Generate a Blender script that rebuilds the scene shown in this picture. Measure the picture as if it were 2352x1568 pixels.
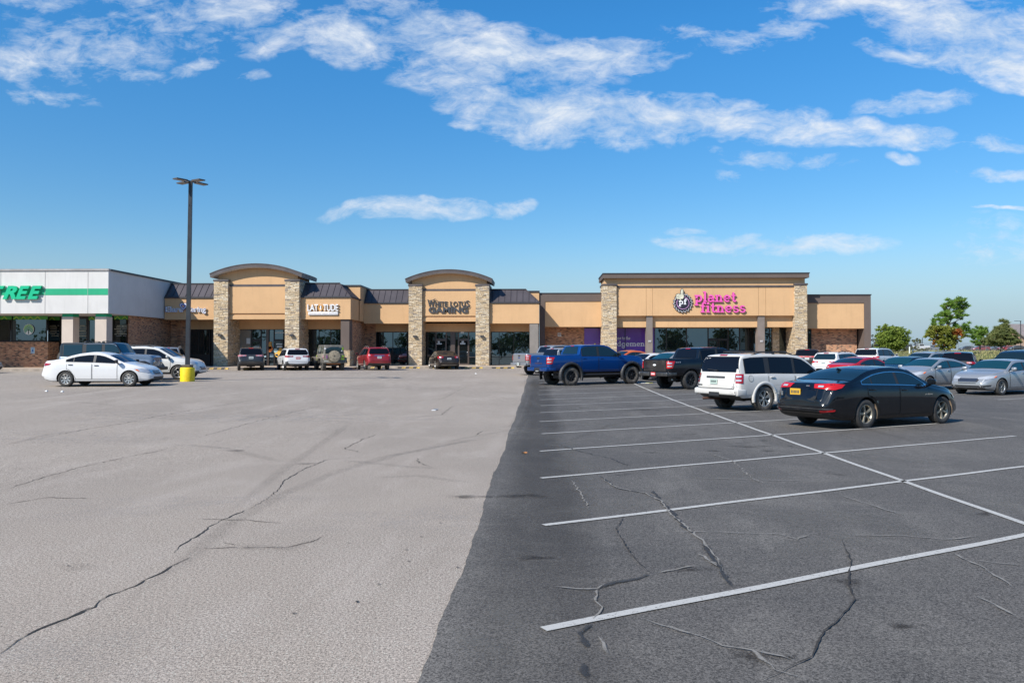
import bpy, bmesh, math, random
from math import sin, cos, pi, radians, sqrt, atan2, exp
from mathutils import Vector, Matrix
from mathutils.bvhtree import BVHTree
random.seed(7)
for o in list(bpy.data.objects): bpy.data.objects.remove(o)
SC = bpy.context.scene
COL = SC.collection
# ------------------------------------------------------------------ camera, sky, sun, exposure
EYE = 1.78; FPX = 1829.3; YAW = radians(1.85); PITCH = math.atan(26/FPX)
cd = bpy.data.cameras.new('camera'); cam = bpy.data.objects.new('camera', cd); COL.objects.link(cam)
cd.sensor_width = 36; cd.lens = 28.0; cd.clip_end = 6000; cd.clip_start = .05
cam.location = (0, 0, EYE); cam.rotation_euler = (pi/2+PITCH, 0, YAW)
SC.camera = cam
SC.view_settings.view_transform = 'Standard'; SC.view_settings.look = 'None'
SC.view_settings.exposure = 0.45; SC.view_settings.gamma = 1.0
SUN_AZ = 45.0; SUN_EL = 40.0          # sun stands behind the camera, to the left
sd = bpy.data.lights.new('sun', 'SUN'); sun = bpy.data.objects.new('sun', sd); COL.objects.link(sun)
sd.energy = 4.5; sd.angle = radians(.5); sd.color = (1, .955, .87)
sv = Vector((-sin(radians(SUN_AZ))*cos(radians(SUN_EL)), -cos(radians(SUN_AZ))*cos(radians(SUN_EL)), sin(radians(SUN_EL))))
sun.rotation_euler = sv.to_track_quat('Z', 'Y').to_euler(); sun.location = (-30, -30, 40)

# reading aid: a point of the place from its place in the survey photograph (2352 px wide) and its depth
_F = Vector((-sin(YAW)*cos(PITCH), cos(YAW)*cos(PITCH), sin(PITCH))); _R = Vector((cos(YAW), sin(YAW), 0)); _U = _R.cross(_F)
def ray(u, v): return _F + _R*((u-1176)/FPX) + _U*((784-v)/FPX)
def P(u, v, Y):
    d = ray(u, v); return Vector((0, 0, EYE)) + d*(Y/d.y)
def X(u, Y, v=780): return P(u, v, Y).x
def Z(v, Y, u=1200): return P(u, v, Y).z

class NT:                                   # small node-tree helper
    def __init__(s, nt): s.nt = nt; s.n = nt.nodes; s.l = nt.links
    def node(s, t, **k):
        n = s.n.new(t)
        for a, b in k.items():
            if a.startswith('_'): setattr(n, a[1:], b)
        return n
    def set(s, sock, v):
        if hasattr(v, 'is_output') or isinstance(v, bpy.types.NodeSocket): s.l.new(v, sock)
        else: sock.default_value = v
    def math(s, op, a, b=0.0, c=None, clamp=False):
        n = s.n.new('ShaderNodeMath'); n.operation = op; n.use_clamp = clamp
        s.set(n.inputs[0], a); s.set(n.inputs[1], b)
        if c is not None: s.set(n.inputs[2], c)
        return n.outputs[0]
    def vmath(s, op, a, b=(0, 0, 0)):
        n = s.n.new('ShaderNodeVectorMath'); n.operation = op; s.set(n.inputs[0], a); s.set(n.inputs[1], b)
        return n.outputs['Value'] if op in ('LENGTH', 'DOT_PRODUCT') else n.outputs[0]
    def mix(s, f, a, b, mode='MIX'):
        n = s.n.new('ShaderNodeMix'); n.data_type = 'RGBA'; n.blend_type = mode
        s.set(n.inputs[0], f); s.set(n.inputs[6], a if not isinstance(a, tuple) else (*a[:3], 1)); s.set(n.inputs[7], b if not isinstance(b, tuple) else (*b[:3], 1))
        return n.outputs[2]
    def ramp(s, f, a, b, lo=0.0, hi=1.0, smooth=True):
        n = s.n.new('ShaderNodeMapRange'); n.interpolation_type = 'SMOOTHSTEP' if smooth else 'LINEAR'
        s.set(n.inputs[0], f); n.inputs[1].default_value = a; n.inputs[2].default_value = b; n.inputs[3].default_value = lo; n.inputs[4].default_value = hi
        return n.outputs[0]
    def noise(s, vec, scale, detail=4, rough=.55, dist=0.0, out=0):
        n = s.n.new('ShaderNodeTexNoise'); s.set(n.inputs['Vector'], vec); n.inputs['Scale'].default_value = scale
        n.inputs['Detail'].default_value = detail; n.inputs['Roughness'].default_value = rough; n.inputs['Distortion'].default_value = dist
        return n.outputs[out]
    def mapping(s, vec, loc=(0, 0, 0), rot=(0, 0, 0), sc=(1, 1, 1)):
        n = s.n.new('ShaderNodeMapping'); s.set(n.inputs[0], vec); n.inputs[1].default_value = loc; n.inputs[2].default_value = rot; n.inputs[3].default_value = sc
        return n.outputs[0]

def build_world():
    w = bpy.data.worlds.new("World"); SC.world = w; w.use_nodes = True
    t = NT(w.node_tree); t.n.clear()
    sky = t.n.new('ShaderNodeTexSky'); sky.sky_type = 'NISHITA'; sky.sun_disc = False
    sky.sun_elevation = radians(SUN_EL); sky.sun_rotation = radians(180+SUN_AZ)
    sky.air_density = 1.0; sky.dust_density = .35; sky.ozone_density = 1.6; sky.altitude = 300
    g = t.n.new('ShaderNodeTexCoord').outputs['Generated']
    sep = t.n.new('ShaderNodeSeparateXYZ'); t.l.new(g, sep.inputs[0])
    x, y, z = sep.outputs
    ay = t.math('MAXIMUM', t.math('ABSOLUTE', y), .08)
    comb = t.n.new('ShaderNodeCombineXYZ'); t.l.new(t.math('DIVIDE', x, ay), comb.inputs[0]); t.l.new(t.math('DIVIDE', z, ay), comb.inputs[1])
    q = comb.outputs[0]
    warp = t.noise(q, 3.2, 5, .6, out=1)
    qw = t.vmath('ADD', q, t.vmath('SCALE', t.vmath('SUBTRACT', warp, (.5, .5, .5))))
    qw.node.inputs[1].links[0].from_node.inputs['Scale'].default_value = .10
    blobs = [  # centre u, v, half width, half height, tilt (deg, down to the right), strength
        (800, 92, 150, 60, 4, 1.0), (960, 60, 170, 60, 12, 1.), (1150, 140, 250, 72, 8, 1.1), (1380, 130, 210, 42, 3, 1.), (1120, 190, 200, 50, 0, .85),
        (1270, 265, 270, 62, 8, 1.1), (1530, 275, 330, 44, 4, 1.1), (1850, 305, 230, 34, 7, .8), (2080, 325, 100, 26, -3, .9), (1800, 372, 160, 20, 5, .7),
        (1640, 90, 150, 40, 0, .5), (1790, 70, 80, 28, 10, .6), (2000, 18, 230, 34, 2, .9), (2210, 60, 230, 75, 8, 1.1), (2300, 140, 220, 50, 10, 1.1), (2080, 135, 130, 20, 6, .8),
        (2095, 245, 135, 22, -8, .75), (2290, 325, 110, 22, 2, .7), (2270, 400, 110, 14, 0, .5), (1690, 402, 45, 16, 0, .6), (2060, 375, 40, 12, 0, .6),
        (520, 50, 140, 75, -12, .8), (610, 105, 110, 45, 0, .6), (330, 30, 110, 70, 20, .6), (200, 110, 240, 100, 6, .40), (70, 165, 130, 40, 5, .6), (330, 175, 110, 22, 5, .5), (90, 15, 120, 26, 0, .6), (430, 165, 90, 20, -10, .5), (110, 230, 160, 22, 0, .42), (575, 187, 40, 14, 0, .55),
        (945, 483, 175, 25, -3, 1.), (1160, 470, 62, 18, -6, .85), (1760, 547, 270, 22, 2, .8), (1570, 510, 50, 10, 0, .5), (2290, 565, 140, 60, 4, .42), (2300, 487, 70, 6, 0, .6), (1070, 296, 45, 15, 0, .6), (1530, 320, 35, 14, 0, .6)]
    acc = None
    for (u, v, a, b, tilt, st) in blobs:
        d = ray(u, v); cx, cz = d.x/d.y, d.z/d.y
        m = t.n.new('ShaderNodeMapping'); m.vector_type = 'TEXTURE'
        t.l.new(qw, m.inputs[0]); m.inputs[1].default_value = (cx, cz, 0); m.inputs[2].default_value = (0, 0, radians(-tilt)); m.inputs[3].default_value = (a/FPX*1.1, b/FPX*1.15, 1)
        ln = t.vmath('LENGTH', m.outputs[0])
        val = t.math('MULTIPLY', t.ramp(ln, 1.25, 0.0, 0, 1, False), st)
        acc = val if acc is None else t.math('MAXIMUM', acc, val)
    n1 = t.noise(t.mapping(qw, sc=(8, 17, 1)), 1.0, 11, .66, .35)
    n2 = t.noise(t.mapping(q, loc=(3, 1, 0), rot=(0, 0, .2), sc=(26, 58, 1)), 1.0, 9, .68, .6)
    nn = t.math('ADD', t.math('MULTIPLY', n1, .60), t.math('MULTIPLY', n2, .40))
    dens = t.math('ADD', t.math('MULTIPLY', acc, 1.05), t.math('MULTIPLY', t.math('SUBTRACT', nn, .5), 4.6))
    dens = t.math('MULTIPLY', dens, t.ramp(acc, .0, .28))
    alpha = t.ramp(dens, .10, 1.25, smooth=False)
    alpha = t.math('MULTIPLY', alpha, .92)
    ccol = t.mix(t.ramp(n1, .35, .7), (5.3, 6.1, 7.1), (7.0, 7.3, 7.7))
    hs = t.n.new('ShaderNodeHueSaturation'); t.l.new(sky.outputs[0], hs.inputs['Color']); hs.inputs['Saturation'].default_value = 1.37; hs.inputs['Value'].default_value = 1.0
    tint = t.mix(t.ramp(z, .0, .38, 0, 1, False), (.82, .79, .84), (.92, 1.32, 1.42))
    skyc = t.mix(1.0, hs.outputs[0], tint, 'MULTIPLY')
    skyc = t.mix(t.ramp(t.math('ABSOLUTE', z), .15, .0, 0, .9), skyc, (2.65, 3.9, 5.1))
    # thin even veil low over the horizon
    mixc = t.mix(alpha, skyc, ccol)
    bg = t.n.new('ShaderNodeBackground'); bg.inputs[1].default_value = .092
    t.l.new(mixc, bg.inputs[0])
    out = t.n.new('ShaderNodeOutputWorld'); t.l.new(bg.outputs[0], out.inputs[0])
build_world()

# ------------------------------------------------------------------ scene helpers
def tag(o, label=None, cat=None, group=None, kind=None):
    if label: o['label'] = label
    if cat: o['category'] = cat
    if group: o['group'] = group
    if kind: o['kind'] = kind
    return o
def empty(name, loc=(0, 0, 0), rz=0, label=None, cat=None, group=None):
    o = bpy.data.objects.new(name, None); COL.objects.link(o); o.location = loc; o.rotation_euler = (0, 0, rz); o.empty_display_size = .2
    return tag(o, label, cat, group)
def hexa(a): return a
class MB:
    """collects shapes, links them as one mesh object"""
    def __init__(s): s.v = []; s.f = []; s.m = []; s.sm = []
    def face(s, pts, m=0, smooth=False):
        b = len(s.v); s.v += [tuple(p) for p in pts]; s.f.append(tuple(range(b, b+len(pts)))); s.m.append(m); s.sm.append(smooth)
    def raw(s, vs, fs, m=0, smooth=False):
        b = len(s.v); s.v += [tuple(p) for p in vs]
        for f in fs: s.f.append(tuple(b+i for i in f)); s.m.append(m); s.sm.append(smooth)
    def box(s, x0, x1, y0, y1, z0, z1, m=0, M=None, bev=0.0):
        if x0 > x1: x0, x1 = x1, x0
        if y0 > y1: y0, y1 = y1, y0
        if z0 > z1: z0, z1 = z1, z0
        if bev > 0:
            bm = bmesh.new(); bmesh.ops.create_cube(bm, size=1)
            for v in bm.verts: v.co = Vector(((x0+x1)/2+v.co.x*(x1-x0), (y0+y1)/2+v.co.y*(y1-y0), (z0+z1)/2+v.co.z*(z1-z0)))
            bev = min(bev, .48*min(x1-x0, y1-y0, z1-z0))
            bmesh.ops.bevel(bm, geom=bm.edges[:], offset=bev, segments=2, profile=.6, affect='EDGES')
            bm.verts.ensure_lookup_table(); vs = [v.co.copy() for v in bm.verts]
            if M: vs = [M @ p for p in vs]
            s.raw(vs, [[v.index for v in f.verts] for f in bm.faces], m, True); bm.free(); return
        vs = [(x0, y0, z0), (x1, y0, z0), (x1, y1, z0), (x0, y1, z0), (x0, y0, z1), (x1, y0, z1), (x1, y1, z1), (x0, y1, z1)]
        if M: vs = [M @ Vector(p) for p in vs]
        s.raw(vs, [(0, 3, 2, 1), (4, 5, 6, 7), (0, 1, 5, 4), (1, 2, 6, 5), (2, 3, 7, 6), (3, 0, 4, 7)], m)
    def prism(s, poly, y0, y1, m=0, ax='y', ms=None):
        """poly of (a,b) pairs extruded along axis; ax y: (x,z), x: (y,z), z: (x,y)"""
        def mk(a, b, c):
            return (a, c, b) if ax == 'y' else ((c, a, b) if ax == 'x' else (a, b, c))
        n = len(poly); vs = [mk(a, b, y0) for a, b in poly]+[mk(a, b, y1) for a, b in poly]
        s.raw(vs, [tuple(range(n)), tuple(range(2*n-1, n-1, -1))], m)
        s.raw(vs, [(i, i+n, (i+1) % n+n, (i+1) % n) for i in range(n)], m if ms is None else ms)
    def tube(s, pts, r, n=8, m=0, caps=True):
        pts = [Vector(p) for p in pts]; rs = r if isinstance(r, (list, tuple)) else [r]*len(pts)
        vs = []; fs = []; prev = None
        for i, p in enumerate(pts):
            d = (pts[min(i+1, len(pts)-1)]-pts[max(i-1, 0)]).normalized()
            a = d.orthogonal().normalized() if prev is None else (prev-d*prev.dot(d)).normalized()
            prev = a; b = d.cross(a)
            for k in range(n): t = 2*pi*k/n; vs.append(p+(a*cos(t)+b*sin(t))*rs[i])
        for i in range(len(pts)-1):
            for k in range(n): fs.append((i*n+k, i*n+(k+1) % n, (i+1)*n+(k+1) % n, (i+1)*n+k))
        s.raw(vs, fs, m, True)
        if caps: s.raw(vs[:n], [tuple(range(n-1, -1, -1))], m); s.raw(vs[-n:], [tuple(range(n))], m)
    def lathe(s, prof, c=(0, 0, 0), n=32, m=0, axis='y', smooth=True):
        """prof: (axial, radius) pairs"""
        vs = []; fs = []
        for (a, r) in prof:
            for k in range(n):
                t = 2*pi*k/n; p = (r*cos(t), a, r*sin(t)) if axis == 'y' else (r*cos(t), r*sin(t), a)
                vs.append((p[0]+c[0], p[1]+c[1], p[2]+c[2]))
        for i in range(len(prof)-1):
            for k in range(n): fs.append((i*n+k, i*n+(k+1) % n, (i+1)*n+(k+1) % n, (i+1)*n+k))
        s.raw(vs, fs, m, smooth)
    def build(s, name, mats, parent=None, loc=None, sharp=None, fix=True):
        me = bpy.data.meshes.new(name); me.from_pydata(s.v, [], s.f)
        if not isinstance(mats, (list, tuple)): mats = [mats]
        for k in mats: me.materials.append(k)
        me.polygons.foreach_set('material_index', s.m); me.polygons.foreach_set('use_smooth', s.sm)
        if fix:
            bm = bmesh.new(); bm.from_mesh(me); bmesh.ops.recalc_face_normals(bm, faces=bm.faces[:]); bm.to_mesh(me); bm.free()
        if sharp: me.set_sharp_from_angle(angle=radians(sharp))
        me.update()
        o = bpy.data.objects.new(name, me); COL.objects.link(o)
        if parent: o.parent = parent
        if loc is not None: o.location = loc
        return o

def build_each(mb, name, mats, parent=None):
    """one object per separate piece"""
    par = list(range(len(mb.v)))
    def find(a):
        while par[a] != a: par[a] = par[par[a]]; a = par[a]
        return a
    for f in mb.f:
        for q in f[1:]: par[find(q)] = find(f[0])
    groups = {}
    key = {}
    for i, f in enumerate(mb.f):
        # faces of one box may sit on doubled corners: join by position
        for q in f:
            k = tuple(round(c, 4) for c in mb.v[q])
            if k in key: par[find(q)] = find(key[k])
            else: key[k] = q
    for i, f in enumerate(mb.f): groups.setdefault(find(f[0]), []).append(i)
    out = []
    for g in groups.values():
        m = MB()
        for i in g: m.face([mb.v[q] for q in mb.f[i]], mb.m[i], mb.sm[i])
        o = m.build(name, mats, parent)
        bm = bmesh.new(); bm.from_mesh(o.data); bmesh.ops.remove_doubles(bm, verts=bm.verts[:], dist=.0002); bmesh.ops.recalc_face_normals(bm, faces=bm.faces[:]); bm.to_mesh(o.data); bm.free()
        out.append(o)
    return out
# ------------------------------------------------------------------ materials
def pmat(name, col, rough=.6, metal=0.0, coat=0.0, spec=.5, emit=None):
    m = bpy.data.materials.new(name); m.use_nodes = True; b = m.node_tree.nodes['Principled BSDF']
    b.inputs['Base Color'].default_value = (*col, 1); b.inputs['Roughness'].default_value = rough; b.inputs['Metallic'].default_value = metal
    b.inputs['Coat Weight'].default_value = coat; b.inputs['Coat Roughness'].default_value = .04; b.inputs['Specular IOR Level'].default_value = spec
    return m
def vary(m, scale=3, amt=.12, col2=None, bump=0.0, bscale=40, coord='Object', sc=(1, 1, 1), rng=(.35, .65), roughamt=0):
    """uneven tone, wear and grain on a plain material"""
    t = NT(m.node_tree); b = t.n['Principled BSDF']; base = tuple(b.inputs['Base Color'].default_value)[:3]
    v = t.mapping(t.n.new('ShaderNodeTexCoord').outputs[coord], sc=sc)
    c2 = col2 or tuple(c*(1-amt*2) for c in base); c1 = tuple(min(1, c*(1+amt)) for c in base) if not col2 else base
    n = t.noise(v, scale, 6, .6)
    t.l.new(t.mix(t.ramp(n, *rng), c1, c2), b.inputs['Base Color'])
    if roughamt:
        r0 = b.inputs['Roughness'].default_value
        t.l.new(t.ramp(t.noise(v, scale*2.3, 5), .35, .65, r0, min(1, r0+roughamt)), b.inputs['Roughness'])
    if bump:
        bp = t.n.new('ShaderNodeBump'); bp.inputs['Strength'].default_value = bump; bp.inputs['Distance'].default_value = .02
        t.l.new(t.noise(v, bscale, 4), bp.inputs['Height']); t.l.new(bp.outputs[0], b.inputs['Normal'])
    return m
def paint(name, col, metal=.25, rough=.32, dust=.10, dcol=(.32, .27, .21), low=.0):
    """car paint with dust"""
    m = pmat(name, col, rough, metal, .85, spec=.08)
    t = NT(m.node_tree); b = t.n['Principled BSDF']; o = t.n.new('ShaderNodeTexCoord').outputs['Object']
    n = t.noise(o, 2.2, 6, .65)
    sp = t.n.new('ShaderNodeSeparateXYZ'); t.l.new(o, sp.inputs[0])
    f = t.math('MULTIPLY', t.ramp(n, .42, .8), dust*1.3)
    f = t.math('ADD', f, t.math('MULTIPLY', t.ramp(sp.outputs[2], .75, .25), low+dust*.8), clamp=True)
    t.l.new(t.mix(f, col, dcol), b.inputs['Base Color'])
    t.l.new(t.ramp(f, 0, .6, rough, .75), b.inputs['Roughness'])
    t.l.new(t.ramp(f, .02, .8, .03, .30), b.inputs['Coat Roughness'])
    return m
def glassy(name, col=(.012, .018, .02), refl=.12, tint=(.8, .95, 1.0), rough=.02, wave=0.0):
    m = bpy.data.materials.new(name); m.use_nodes = True; t = NT(m.node_tree); b = t.n['Principled BSDF']
    b.inputs['Base Color'].default_value = (*col, 1); b.inputs['Roughness'].default_value = .3; b.inputs['Specular IOR Level'].default_value = .0
    g = t.n.new('ShaderNodeBsdfGlossy'); g.inputs[0].default_value = (*tint, 1); g.inputs[1].default_value = rough
    fr = t.n.new('ShaderNodeFresnel'); fr.inputs[0].default_value = 1.5
    if wave:
        bp = t.n.new('ShaderNodeBump'); bp.inputs['Strength'].default_value = wave; bp.inputs['Distance'].default_value = .02
        t.l.new(t.noise(t.n.new('ShaderNodeTexCoord').outputs['Object'], .9, 2), bp.inputs['Height'])
        t.l.new(bp.outputs[0], g.inputs['Normal'])
    mx = t.n.new('ShaderNodeMixShader'); t.l.new(t.math('ADD', t.math('MULTIPLY', fr.outputs[0], .8), refl, clamp=True), mx.inputs[0])
    t.l.new(b.outputs[0], mx.inputs[1]); t.l.new(g.outputs[0], mx.inputs[2])
    t.l.new(mx.outputs[0], t.n['Material Output'].inputs[0])
    return m

def wallcoord(t):
    """(x+y, z) coordinate so brickwork runs round corners"""
    o = t.n.new('ShaderNodeTexCoord').outputs['Object']; s = t.n.new('ShaderNodeSeparateXYZ'); t.l.new(o, s.inputs[0])
    c = t.n.new('ShaderNodeCombineXYZ'); t.l.new(t.math('ADD', s.outputs[0], s.outputs[1]), c.inputs[0]); t.l.new(s.outputs[2], c.inputs[1])
    return c.outputs[0], o
def brick_mat():
    m = pmat('brick', (.3, .12, .06), .85); t = NT(m.node_tree); b = t.n['Principled BSDF']
    c, o = wallcoord(t)
    br = t.n.new('ShaderNodeTexBrick'); t.l.new(c, br.inputs['Vector'])
    br.inputs['Color1'].default_value = (0, 0, 0, 1); br.inputs['Color2'].default_value = (1, 1, 1, 1); br.inputs['Mortar'].default_value = (.5, .5, .5, 1)
    br.inputs['Scale'].default_value = 1; br.inputs['Brick Width'].default_value = .225; br.inputs['Row Height'].default_value = .072; br.inputs['Mortar Size'].default_value = .008; br.inputs['Bias'].default_value = 0
    cr = t.n.new('ShaderNodeValToRGB'); t.l.new(br.outputs[0], cr.inputs[0]); e = cr.color_ramp; e.interpolation = 'CONSTANT'
    cols = [(0, (.055, .024, .016)), (.14, (.44, .19, .095)), (.38, (.56, .27, .14)), (.56, (.36, .14, .075)), (.70, (.50, .23, .115)), (.86, (.12, .05, .033)), (.92, (.62, .34, .19))]
    e.elements[0].position = 0; e.elements[0].color = (*cols[0][1], 1); e.elements[1].position = cols[1][0]; e.elements[1].color = (*cols[1][1], 1)
    for p, k in cols[2:]: el = e.elements.new(p); el.color = (*k, 1)
    mort = t.mix(br.outputs['Fac'], cr.outputs[0], (.46, .33, .24))
    n = t.noise(o, 1.2, 5)
    t.l.new(t.mix(t.ramp(n, .3, .7, .0, .35), mort, (.34, .20, .12)), b.inputs['Base Color'])
    bp = t.n.new('ShaderNodeBump'); bp.inputs['Strength'].default_value = .5; bp.inputs['Distance'].default_value = .012; t.l.new(t.math('SUBTRACT', 1.0, br.outputs['Fac']), bp.inputs['Height']); t.l.new(bp.outputs[0], b.inputs['Normal'])
    return m
def stucco(name, col, amt=.07):
    m = pmat(name, col, .92, spec=.2); t = NT(m.node_tree); b = t.n['Principled BSDF']
    o = t.n.new('ShaderNodeTexCoord').outputs['Object']
    n = t.noise(o, .55, 7, .62); n2 = t.noise(t.mapping(o, sc=(3, 3, .35)), 1.3, 5, .6)
    c = t.mix(t.ramp(n, .3, .7), tuple(k*(1+amt) for k in col), tuple(k*(1-amt*1.3) for k in col))
    c = t.mix(t.ramp(n2, .5, .75, 0, .22), c, tuple(k*.68 for k in col))
    t.l.new(c, b.inputs['Base Color'])
    bp = t.n.new('ShaderNodeBump'); bp.inputs['Strength'].default_value = .35; bp.inputs['Distance'].default_value = .01
    t.l.new(t.noise(o, 60, 3), bp.inputs['Height']); t.l.new(bp.outputs[0], b.inputs['Normal'])
    return m
def asphalt(name, a, b2, patch, gscale=95, dark=None):
    m = pmat(name, a, .88, spec=.25); t = NT(m.node_tree); b = t.n['Principled BSDF']
    o = t.n.new('ShaderNodeTexCoord').outputs['Object']
    big = t.noise(o, .11, 6, .55, .4); mid = t.noise(t.mapping(o, rot=(0, 0, .9), sc=(1, .35, 1)), .9, 7, .65, .6); grit = t.noise(o, gscale, 2, .7); grit2 = t.noise(o, gscale*.45, 4, .8)
    c = t.mix(t.ramp(big, .32, .68), a, b2)
    c = t.mix(t.ramp(mid, .46, .70, 0, .75), c, patch)
    c = t.mix(t.ramp(t.noise(t.mapping(o, loc=(2, 5, 0), rot=(0, 0, .5), sc=(.25, 1.2, 1)), 1.3, 8, .7, .8), .52, .70, 0, .5), c, patch)
    if dark:
        c = t.mix(t.ramp(t.noise(t.mapping(o, loc=(7, 3, 0), sc=(.5, 1, 1)), .45, 6, .6, .5), .52, .75, 0, .7), c, dark)
    g = t.math('ADD', t.math('MULTIPLY', grit, .5), t.math('MULTIPLY', grit2, .5))
    c = t.mix(1.0, c, t.mix(t.ramp(g, .37, .63), (.34, .34, .34), (1.72, 1.70, 1.68)), 'MULTIPLY')
    vo = t.n.new('ShaderNodeTexVoronoi'); t.l.new(o, vo.inputs['Vector']); vo.inputs['Scale'].default_value = 42
    c = t.mix(t.ramp(vo.outputs['Distance'], .20, .12, 0, .75), c, tuple(min(.6, k*2.1+.03) for k in a))
    t.l.new(c, b.inputs['Base Color'])
    bp = t.n.new('ShaderNodeBump'); bp.inputs['Strength'].default_value = .6; bp.inputs['Distance'].default_value = .008
    t.l.new(g, bp.inputs['Height']); t.l.new(bp.outputs[0], b.inputs['Normal'])
    return m, c
def fading(name, col, amount=.8, scale=6, rough=.9, lo=.35, hi=.62, sc=(1, 1, 1)):
    """worn paint or a stain: an even colour broken up by noise, feathered by the mesh attribute 'fade'"""
    m = pmat(name, col, rough, spec=.2); t = NT(m.node_tree); b = t.n['Principled BSDF']
    o = t.mapping(t.n.new('ShaderNodeTexCoord').outputs['Object'], sc=sc)
    at = t.n.new('ShaderNodeAttribute'); at.attribute_name = 'fade'
    n = t.math('ADD', t.math('MULTIPLY', t.noise(o, scale, 8, .72), .7), t.math('MULTIPLY', t.noise(o, 70, 2, .7), .3))
    a = t.math('MULTIPLY', t.math('MULTIPLY', t.ramp(n, lo, hi), at.outputs['Fac']), amount, clamp=True)
    t.l.new(a, b.inputs['Alpha'])
    return m

M_BRICK = brick_mat()
M_TAN = stucco('tan_stucco', (.60, .375, .20), .04)
M_WHITE = stucco('white_stucco', (.62, .60, .575), .04)
M_BEIGE = stucco('beige_stucco', (.56, .47, .40), .05)
M_BROWN = stucco('brown_trim', (.135, .105, .092), .05)
M_ROOF = vary(pmat('roof_metal', (.085, .072, .076), .5, .2), .7, .07)
M_SEAM = pmat('roof_seam', (.045, .035, .04), .5, .3)
M_CAP = vary(pmat('cap_metal', (.100, .084, .082), .55, .2), 1.3, .09)
M_CAPD = pmat('cap_dark', (.05, .05, .055), .5, .3)
M_SOFF = stucco('soffit_paint', (.68, .62, .54), .03)
M_FRAME = pmat('window_frame_bronze', (.028, .022, .02), .4, .4)
M_FRAMEB = pmat('door_frame_brown', (.10, .075, .065), .45, .3)
M_GLASS = glassy('shop_glass', (.010, .014, .015), .17, (.62, .82, .92), .012, .12)
M_GLASSD = glassy('shop_glass_dark', (.008, .010, .011), .04, (.75, .9, .92), .015, .1)
M_GREEN = stucco('green_paint', (.035, .36, .19), .05)
STONE = [vary(pmat('stone_%s' % n, c, .9), 9, .16, bump=.6, bscale=25) for n, c in [('cream', (.60, .48, .33)), ('buff', (.50, .385, .25)), ('grey', (.34, .275, .215)), ('tan', (.56, .42, .26)), ('pale', (.66, .56, .42)), ('joint', (.13, .095, .065))]]
M_CONC = vary(pmat('sidewalk_concrete', (.43, .345, .27), .9), 1.5, .08, bump=.3)
M_CURB = vary(pmat('kerb_concrete', (.34, .29, .24), .9), 2, .12)
M_BLACK = pmat('black_plastic', (.022, .022, .024), .55)
M_TYRE = vary(pmat('tyre_rubber', (.042, .040, .038), .82), 6, .2, bump=.3, bscale=60)
M_TYRED = vary(pmat('dusty_tyre', (.10, .088, .075), .9), 6, .25, bump=.4, bscale=60)
M_WELL = pmat('wheel_well', (.010, .010, .010), .9)
M_CHROME = pmat('chrome', (.62, .62, .64), .22, 1.0)
M_ALLOY = vary(pmat('alloy', (.50, .49, .47), .35, .85), 8, .1)
M_ALLOYG = vary(pmat('brake_dusted_alloy', (.42, .37, .29), .42, .7), 8, .12)
M_ALLOYB = pmat('black_alloy', (.03, .03, .032), .4, .5)
M_CGLASS = glassy('car_glass', (.008, .018, .022), .035, (.75, .9, .95), .01)
M_CGLASSB = glassy('privacy_glass', (.005, .006, .008), -.01, (.75, .85, 1.0), .02)
M_RED = pmat('red_lens', (.30, .006, .010), .25, 0, .6)
M_REDB = pmat('red_lens_bright', (.46, .010, .010), .25, 0, .5)
M_LENS = pmat('clear_lens', (.55, .56, .58), .12, .35, 1.0)
M_AMBER = pmat('amber_lens', (.75, .16, .02), .2, 0, 1.0)
M_PLATE = pmat('plate_white', (.62, .66, .64), .5)
M_PLATEY = pmat('plate_yellow', (.62, .36, .03), .5)
M_PLATER = pmat('plate_red', (.55, .06, .06), .5)
M_INK = pmat('plate_ink', (.03, .05, .06), .6)
M_SIGNW = pmat('sign_white', (.80, .80, .80), .45)
# ------------------------------------------------------------------ terrain
def interp(keys, x):
    if x <= keys[0][0]: return keys[0][1]
    for (a, p), (b, q) in zip(keys, keys[1:]):
        if x <= b:
            return p+(q-p)*(x-a)/(b-a)
    return keys[-1][1]
def sstep(a, b, x):
    t = max(0, min(1, (x-a)/(b-a))); return t*t*(3-2*t)
_zl = [(12, 0), (20, .13), (33, .38), (45, .47), (60, .51), (90, .6)]
_zr = [(28, 0), (36, .07), (42, .16), (52, .33), (62, .50), (90, .6)]
_zf = [(33, 0), (45, .12), (60, .33), (75, .6), (85, .85), (100, 1.35), (120, 1.72), (230, 2.32), (450, 2.0), (3000, 0)]
def _sm(keys, y, r=3.0): return sum(interp(keys, y+k*r) for k in (-1, -.5, 0, .5, 1))/5
def zg(x, y):
    a = _sm(_zl, y); b = _sm(_zr, y); c = _sm(_zf, y, 4)
    t = sstep(-14, -3, x); z = a+(b-a)*t
    return z+(c-z)*sstep(12, 34, x)
def G(u, v):
    """the point of the ground seen at (u, v)"""
    d = ray(u, v); s = 0
    z = 0.0
    for _ in range(30):
        s = (z-EYE)/d.z; p = Vector((0, 0, EYE))+d*s; z = zg(p.x, p.y)
    return p
def ticks(segs):
    out = []
    for a, b, st in segs:
        n = max(1, round((b-a)/st)); out += [a+(b-a)*i/n for i in range(n)]
    return out+[segs[-1][1]]
M_GREY, _ = asphalt('weathered_asphalt', (.322, .271, .224), (.268, .226, .188), (.352, .300, .254), 105)
M_DARK, _ = asphalt('sealed_asphalt', (.108, .099, .090), (.090, .083, .077), (.150, .138, .124), 105, (.070, .066, .063))
M_CRACK = vary(pmat('crack_dark', (.035, .030, .026), .95), 20, .2)
M_CRACKS = fading('crack_thin', (.06, .05, .042), .65, 9, lo=.30, hi=.50)
M_CRACKL = fading('crack_pale', (.26, .24, .215), .9, 9, lo=.32, hi=.50)
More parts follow.
